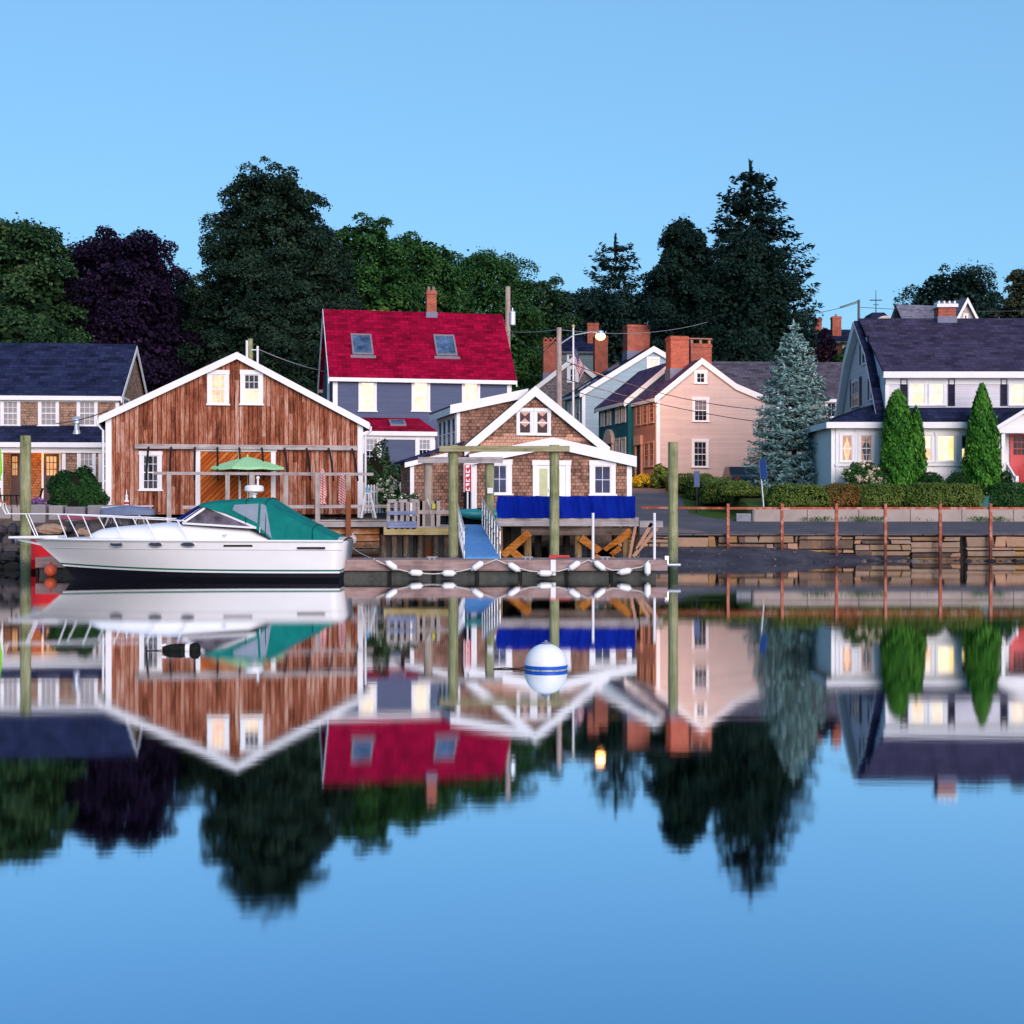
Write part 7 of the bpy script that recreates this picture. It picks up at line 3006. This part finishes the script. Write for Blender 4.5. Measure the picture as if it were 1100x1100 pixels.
shrub('stair_plant', x, 68.9, gz(x, 68.9), .35, .3, wz(508, 68.9) - gz(x, 68.9), 'shrub', 'small leafy plant beside the front steps of the white house', n=1400, size=.1, rough=.3)
# flower pot by the porch and flower boxes on the landing
r = empty('flower_pot', (wx(41, 58.6), 58.6, 2.0), 0, 'dark flower pot with purple and pink blooms beside the left pile', 'flower pot')
m = MB()
m.lathe([(.12, 0), (.2, .3), (.22, .3), (.22, .35), (.17, .35), (.15, .3)], (0, 0, 0), 14)
m.build('pot', BLACKM, r)
rg = np.random.default_rng(5)
d_ = norm(rg.normal(0, 1, (700, 3)) + np.array([0, 0, .5]))
quads_object('blooms', leaf_quads(d_ * np.array([.36, .3, .26]) * rg.uniform(.5, 1, (700, 1)) + np.array([0, 0, .45]), d_, .085, .8, rg=rg), LG['purplef'], r)
quads_object('leaves', leaf_quads(d_ * np.array([.33, .28, .24]) * rg.uniform(.5, 1, (700, 1)) + np.array([0, 0, .40]), d_, .1, .6, rg=rg), LG['shrub'], r)
for k, (px, lab) in enumerate(((421, 'white flower box on the landing rail, the left of the three'), (433, 'white flower box on the landing rail, the middle of the three'), (445, 'white flower box on the landing rail, nearest the grey pile'))):
    r = empty('flower_box', (wx(px, 51), 51, wz(540, 51)), 0, lab, 'flower box', 'flower boxes on the landing')
    m = MB()
    m.box(-.15, .15, -.09, .09, 0, .12)
    m.build('box', GREYW, r)
    n = 350
    d_ = norm(rg.normal(0, 1, (n, 3)) + np.array([0, 0, .6]))
    quads_object('leaves', leaf_quads(d_ * np.array([.19, .14, .13]) * rg.uniform(.5, 1, (n, 1)) + np.array([0, 0, .2]), d_, .08, .6, rg=rg), LG['ivy'], r)
    n = 26
    d_ = norm(rg.normal(0, 1, (n, 3)) + np.array([0, -.4, .6]))
    quads_object('blooms', leaf_quads(d_ * np.array([.19, .15, .14]) + np.array([0, 0, .18]), d_, .06, .8, rg=rg), LG['bloom'], r)


# ================================================================ poles, wires, lamp, flag, signs, car
POLEW = wood('pole_wood', [(.25, (.20, .14, .12)), (.5, (.36, .27, .24)), (.8, (.48, .38, .35))])
d_ = 81.0
UP = empty('utility_pole', (wx(600.5, d_), d_, gz(wx(600.5, d_), d_)), 0, 'slim utility pole with a lamp arm, rising behind the cottage gable', 'utility pole', 'utility poles')
zt = wz(352, d_) - UP.location.z
m = MB()
m.path([(0, 0, -.3), (0, 0, zt * .5), (0, 0, zt)], [.19, .165, .14], 10)
m.build('pole', POLEW, UP)
m = MB()
ax, az = wx(645, d_) - UP.location.x, wz(361, d_) - UP.location.z
m.path([(.1, 0, wz(369, d_) - UP.location.z), (ax * .35, 0, az + .05), (ax * .75, 0, az + .22), (ax, 0, az + .2)], .035, 8)
m.build('arm', METAL, UP)
m = MB()
m.lathe([(.05, .34), (.17, .3), (.22, .16), (.21, .12), (.05, .13)], (ax, 0, az - .02), 14)
lamp = m.build('lamp_head', METAL, UP)
m = MB()
m.ell((ax, 0, az - .02), .28, .28, .22, 14, 8)
t = NT('lamp_glow')
t.b.inputs['Emission Color'].default_value = (1, .36, .06, 1)
t.b.inputs['Emission Strength'].default_value = 14
m.build('bulb', t.m, lamp)
m = MB()
m.box(.2, .42, -.12, .12, wz(470, d_) - UP.location.z, wz(455, d_) - UP.location.z)
m.tube((.26, 0, 2), (.26, 0, wz(456, d_) - UP.location.z), .05, .05, 8)
m.build('conduit', WHITE, UP)
pl = bpy.data.lights.new('street_lamp', 'SPOT')
pl.energy, pl.color, pl.shadow_soft_size = 5000, (1, .42, .15), .25
pl.spot_size, pl.spot_blend = math.radians(112), .7
po = bpy.data.objects.new('street_lamp', pl)
COL.objects.link(po)
po.location = (wx(645, d_), d_ - .05, wz(361, d_) - .3)
po.rotation_euler = Vector((-4.2, -7.5, 5.5)).to_track_quat('Z', 'Y').to_euler()   # the head throws its light up the street

d2 = 92.0
U2 = empty('utility_pole', (wx(545.5, d2), d2, gz(wx(545.5, d2), d2)), 0, 'utility pole with a grey transformer can, at the right end of the red roof', 'utility pole', 'utility poles')
zt = wz(308, d2) - U2.location.z
m = MB()
m.path([(0, 0, -.3), (0, 0, zt * .5), (0, 0, zt)], [.2, .18, .165], 10)
m.build('pole', POLEW, U2)
m = MB()
xt = wx(550.5, d2) - U2.location.x
m.lathe([(.0, 0), (.2, .02), (.21, .06), (.21, .85), (.16, .95), (.05, .98), (.05, 1.15), (0, 1.15)], (xt, -.1, wz(350, d2) - U2.location.z), 14)
m.build('transformer', METAL, U2)
d3 = 84.0
U3 = empty('utility_pole', (wx(269, d3), d3, gz(wx(269, d3), d3)), 0, 'stub of a utility pole with two white conduits just above the barn roof', 'utility pole', 'utility poles')
zt = wz(364, d3) - U3.location.z
m = MB()
m.path([(0, 0, -.3), (0, 0, zt)], [.2, .15], 10)
m.build('pole', PILE, U3)
for px, py in ((265.5, 366), (277, 372)):
    m = MB()
    xx = wx(px, d3) - U3.location.x
    m.tube((xx, -.1, 3), (xx, -.1, wz(py, d3) - U3.location.z), .07, .07, 8)
    m.build('conduit', WHITE, U3)
m = MB()
m.bar((0, -.1, wz(376, d3) - U3.location.z), (wx(277, d3) - U3.location.x, -.1, wz(376, d3) - U3.location.z), .06, .06)
m.build('crosspiece', METAL, U3)
d4 = 112.0
U4 = empty('utility_pole', (wx(922.5, d4), d4, gz(wx(922.5, d4), d4)), 0, 'thin grey pole with a slanting arm, on the skyline left of the white house', 'utility pole', 'utility poles')
zt = wz(322, d4) - U4.location.z
m = MB()
m.path([(0, 0, -.3), (0, 0, zt)], [.16, .1], 8)
m.build('pole', paint('grey_green_pole', (.10, .13, .13), .8), U4)
m = MB()
m.bar((0, 0, zt - .1), (wx(902, d4) - U4.location.x, 0, zt - .6), .07, .1)
m.build('arm', paint('grey_green_pole', (.10, .13, .13), .8), U4)
d5 = 128.0
AN = empty('antenna', (wx(947, d5), d5 + 2, wz(338, d5)), 0, 'thin roof antenna with a crossbar on the dark dormered house', 'antenna')
m = MB()
m.tube((0, 0, -.5), (0, 0, wz(308, d5) - wz(338, d5)), .06, .025, 6)
m.bar((-.55, 0, wz(319, d5) - wz(338, d5)), (.55, 0, wz(319, d5) - wz(338, d5)), .07, .09)
m.bar((-.25, 0, wz(324, d5) - wz(338, d5)), (.25, 0, wz(324, d5) - wz(338, d5)), .05, .06)
m.build('mast', paint('dark_mast', (.05, .05, .06), .6), AN)

# overhead wires
WIRE = paint('wire', (.07, .07, .08), .7)
WIREL = paint('pale_wire', (.30, .30, .33), .6)


def wire(a, b, sag, label, mat=WIRE, r=.022):
    A, Bv = Vector((wx(a[0], a[2]), a[2], wz(a[1], a[2]))), Vector((wx(b[0], b[2]), b[2], wz(b[1], b[2])))
    m = MB()
    pts = []
    for k in range(17):
        f_ = k / 16
        p = A.lerp(Bv, f_)
        p.z -= sag * 4 * f_ * (1 - f_)
        pts.append(p)
    m.path(pts, r, 4)
    tag(m.build('wire', mat, None), label, 'wire', 'overhead wires')


wire((545, 356, 91.8), (600.5, 354, 80.9), .1, 'upper wire between the transformer pole and the lamp pole', WIREL)
wire((600.5, 354, 81.1), (760, 346, 110), .5, 'wire running from the lamp pole back over the street', WIREL, .016)
wire((275, 374, 84), (545, 372, 92), 1.9, 'long sagging wire in front of the red roof', WIREL)
wire((600.5, 362, 80.9), (545, 395, 88), .4, 'slanting service wire left of the lamp pole')
wire((601, 362, 81), (549, 355, 91.7), .9, 'slack wire sagging beside the transformer pole')
wire((600.5, 385, 81), (815, 440, 85), .5, 'wire sloping down across the beige gable to the blue spruce')
wire((600.5, 405, 81), (830, 455, 85), .3, 'lower wire sloping down across the beige gable')
wire((600.5, 415, 81), (706, 437, 87.5), .2, 'wire from the lamp pole to the corner of the beige house')
wire((860, 338, 112), (922.5, 325, 112), .15, 'wire meeting the thin grey pole from the left')
wire((922.5, 330, 112), (1130, 333, 125), .2, 'long level wire over the grey-roofed house')
wire((116, 441, 60), (60, 455, 71.5), .1, 'short service wire to the left corner of the barn')

# flagpole and limp flag
d_ = 98.0
FP = empty('flagpole', (wx(615.8, d_), d_, gz(wx(615.8, d_), d_)), 0, 'white flagpole with a limp red, white and blue flag, right of the lamp pole', 'flagpole')
zt = wz(352, d_) - FP.location.z
m = MB()
m.path([(0, 0, -.2), (0, 0, zt)], [.1, .06], 8)
m.build('pole', WHITE, FP)
m = MB()
m.ell((0, 0, zt + .1), .12, .12, .12, 10, 8)
m.build('finial', paint('gilt', (.5, .38, .1), .3), FP)
me = bpy.data.meshes.new('flag')
NI, NJ = 26, 26
vs, fs, mi = [], [], []
top = wz(373, d_) - FP.location.z
for i in range(NI + 1):
    for j in range(NJ + 1):
        f_, g_ = i / NI, j / NJ           # fly, hoist (0 at the top)
        xx = .10 + .62 * f_ ** .7 - .28 * g_ * f_ + .10 * math.sin(f_ * 9 + g_ * 2) * f_
        yy = .20 * math.sin(f_ * 11 + g_ * 1.5) * (f_ + .1)
        zz = top - 1.15 * g_ - (1.55 * f_ + .12 * math.sin(f_ * 7)) * (1 - .15 * g_)
        vs.append((xx, yy, zz))
for i in range(NI):
    for j in range(NJ):
        a = i * (NJ + 1) + j
        fs.append((a, a + NJ + 1, a + NJ + 2, a + 1))
        if i < NI * .42 and j < 14:
            mi.append(2 if not (i % 3 == 1 and j % 3 == 1) else 1)
        else:
            mi.append(0 if (j // 2) % 2 == 0 else 1)
me.from_pydata(vs, [], fs)
for mm in (paint('flag_red', (.30, .012, .035), .8), paint('flag_white', (.60, .58, .62), .8), paint('flag_blue', (.015, .022, .10), .8)):
    me.materials.append(mm)
me.polygons.foreach_set('material_index', mi)
for p in me.polygons:
    p.use_smooth = True
fo = bpy.data.objects.new('flag', me)
COL.objects.link(fo)
fo.parent = FP
sm = fo.modifiers.new('thickness', 'SOLIDIFY')
sm.thickness = .012

# signs seen from behind
SB = paint('sign_back', (.07, .10, .20), .5, .4)
d_ = 70.3
r = empty('road_sign', (wx(748.5, d_), d_, gz(wx(748.5, d_), d_)), math.radians(20), 'dark blue-grey sign panel on a thin post in the verge of the lane', 'sign')
m = MB()
m.box(-.15, .15, -.02, .0, wz(523, d_) - r.location.z, wz(506, d_) - r.location.z)
m.build('panel', SB, r)
m = MB()
m.box(-.03, .03, .002, .05, -.3, wz(507, d_) - r.location.z)
m.build('post', BLACKM, r)
d_ = 66.8
r = empty('road_sign', (wx(821.5, d_), d_, 1.7), math.radians(68), 'blue sign seen edge-on, on a leaning silver pole by the hedge end', 'sign')
r.rotation_euler = (0, math.radians(-5), 0)
m = MB()
m.tube((0, 0, -.1), (0, 0, wz(494, d_) - 1.7), .04, .04, 8)
m.build('post', METAL, r)
m = MB()
zz = wz(494, d_) - 1.7
m.hexa([(-.02, -.05, zz - .9), (.22, -.36, zz - .9), (.24, -.34, zz - .9), (0, -.03, zz - .9), (-.02, -.05, zz), (.22, -.36, zz), (.24, -.34, zz), (0, -.03, zz)])
m.build('panel', paint('sign_blue', (.05, .12, .36), .5, .4), r)
r = empty('utility_box', (wx(1056, 67.2), 67.2, gz(wx(1056, 67.2), 67.2)), 0, 'small teal utility box in the gap between the two hedges', 'utility box')
m = MB()
m.hexa([(-.3, -.2, 0), (.35, -.2, 0), (.35, .2, 0), (-.3, .2, 0), (-.18, -.14, .5), (.3, -.14, .5), (.3, .14, .5), (-.18, .14, .5)])
m.build('case', paint('teal_box', (.03, .12, .12), .6), r, bevel=.03)
m = MB()
m.box(-.2, .31, -.16, .16, .502, .54)
m.build('lid', paint('teal_box', (.03, .12, .12), .6), r, bevel=.01)

# parked dark car, its tail showing above the hedge
d_ = 81.0
cx0 = wx(797, d_)
CA = empty('parked_car', (cx0, d_, gz(cx0, d_)), math.radians(0), 'dark car parked behind the street hedge, its roof and one red tail light showing', 'car')
DC = paint('dark_car_paint', (.02, .014, .022), .3, .5)
m = MB()
side = [(-2.1, .35), (-2.15, .75), (-1.9, .95), (-1.35, 1.0), (-.75, 1.5), (.9, 1.55), (1.75, 1.1), (2.05, 1.0), (2.1, .4)]
m.prism([(x_ * .0 + 0, 0, 0) for x_ in ()] or [(a, -.85, b) for a, b in side], (0, 1.7, 0))
m.v = [(-b * .0 + (bb if False else a), bb, c) for (a, bb, c) in m.v for b in (0,)]
# the car stands end-on to the shore: length along y
m.v = [(b, a, c) for a, b, c in m.v]
m.build('body', DC, CA, bevel=.08)
m = MB()
m.hexa([(-.7, -.73, 1.06), (.7, -.73, 1.06), (.66, -.5, 1.3), (-.66, -.5, 1.3), (-.7, -.98, 1.1), (.7, -.98, 1.1), (.66, -.78, 1.42), (-.66, -.78, 1.42)])
m.build('rear_window', GLASS, CA)
for sx in (-1, 1):
    m = MB()
    m.box(sx * .6 - .12, sx * .6 + .12, -2.19, -2.1, .72, .9)
    m.build('tail_light', paint('tail_red', (.4, .02, .015), .3), CA)
for sx in (-1, 1):
    for yy in (-1.35, 1.3):
        m = MB()
        m.tube((sx * .68, yy, .32), (sx * .9, yy, .32), .32, .32, 18)
        wl = m.build('wheel', BLACKM, CA)
        m = MB()
        m.tube((sx * .88, yy, .32), (sx * .91, yy, .32), .19, .19, 14)
        m.build('rim', METAL, wl)
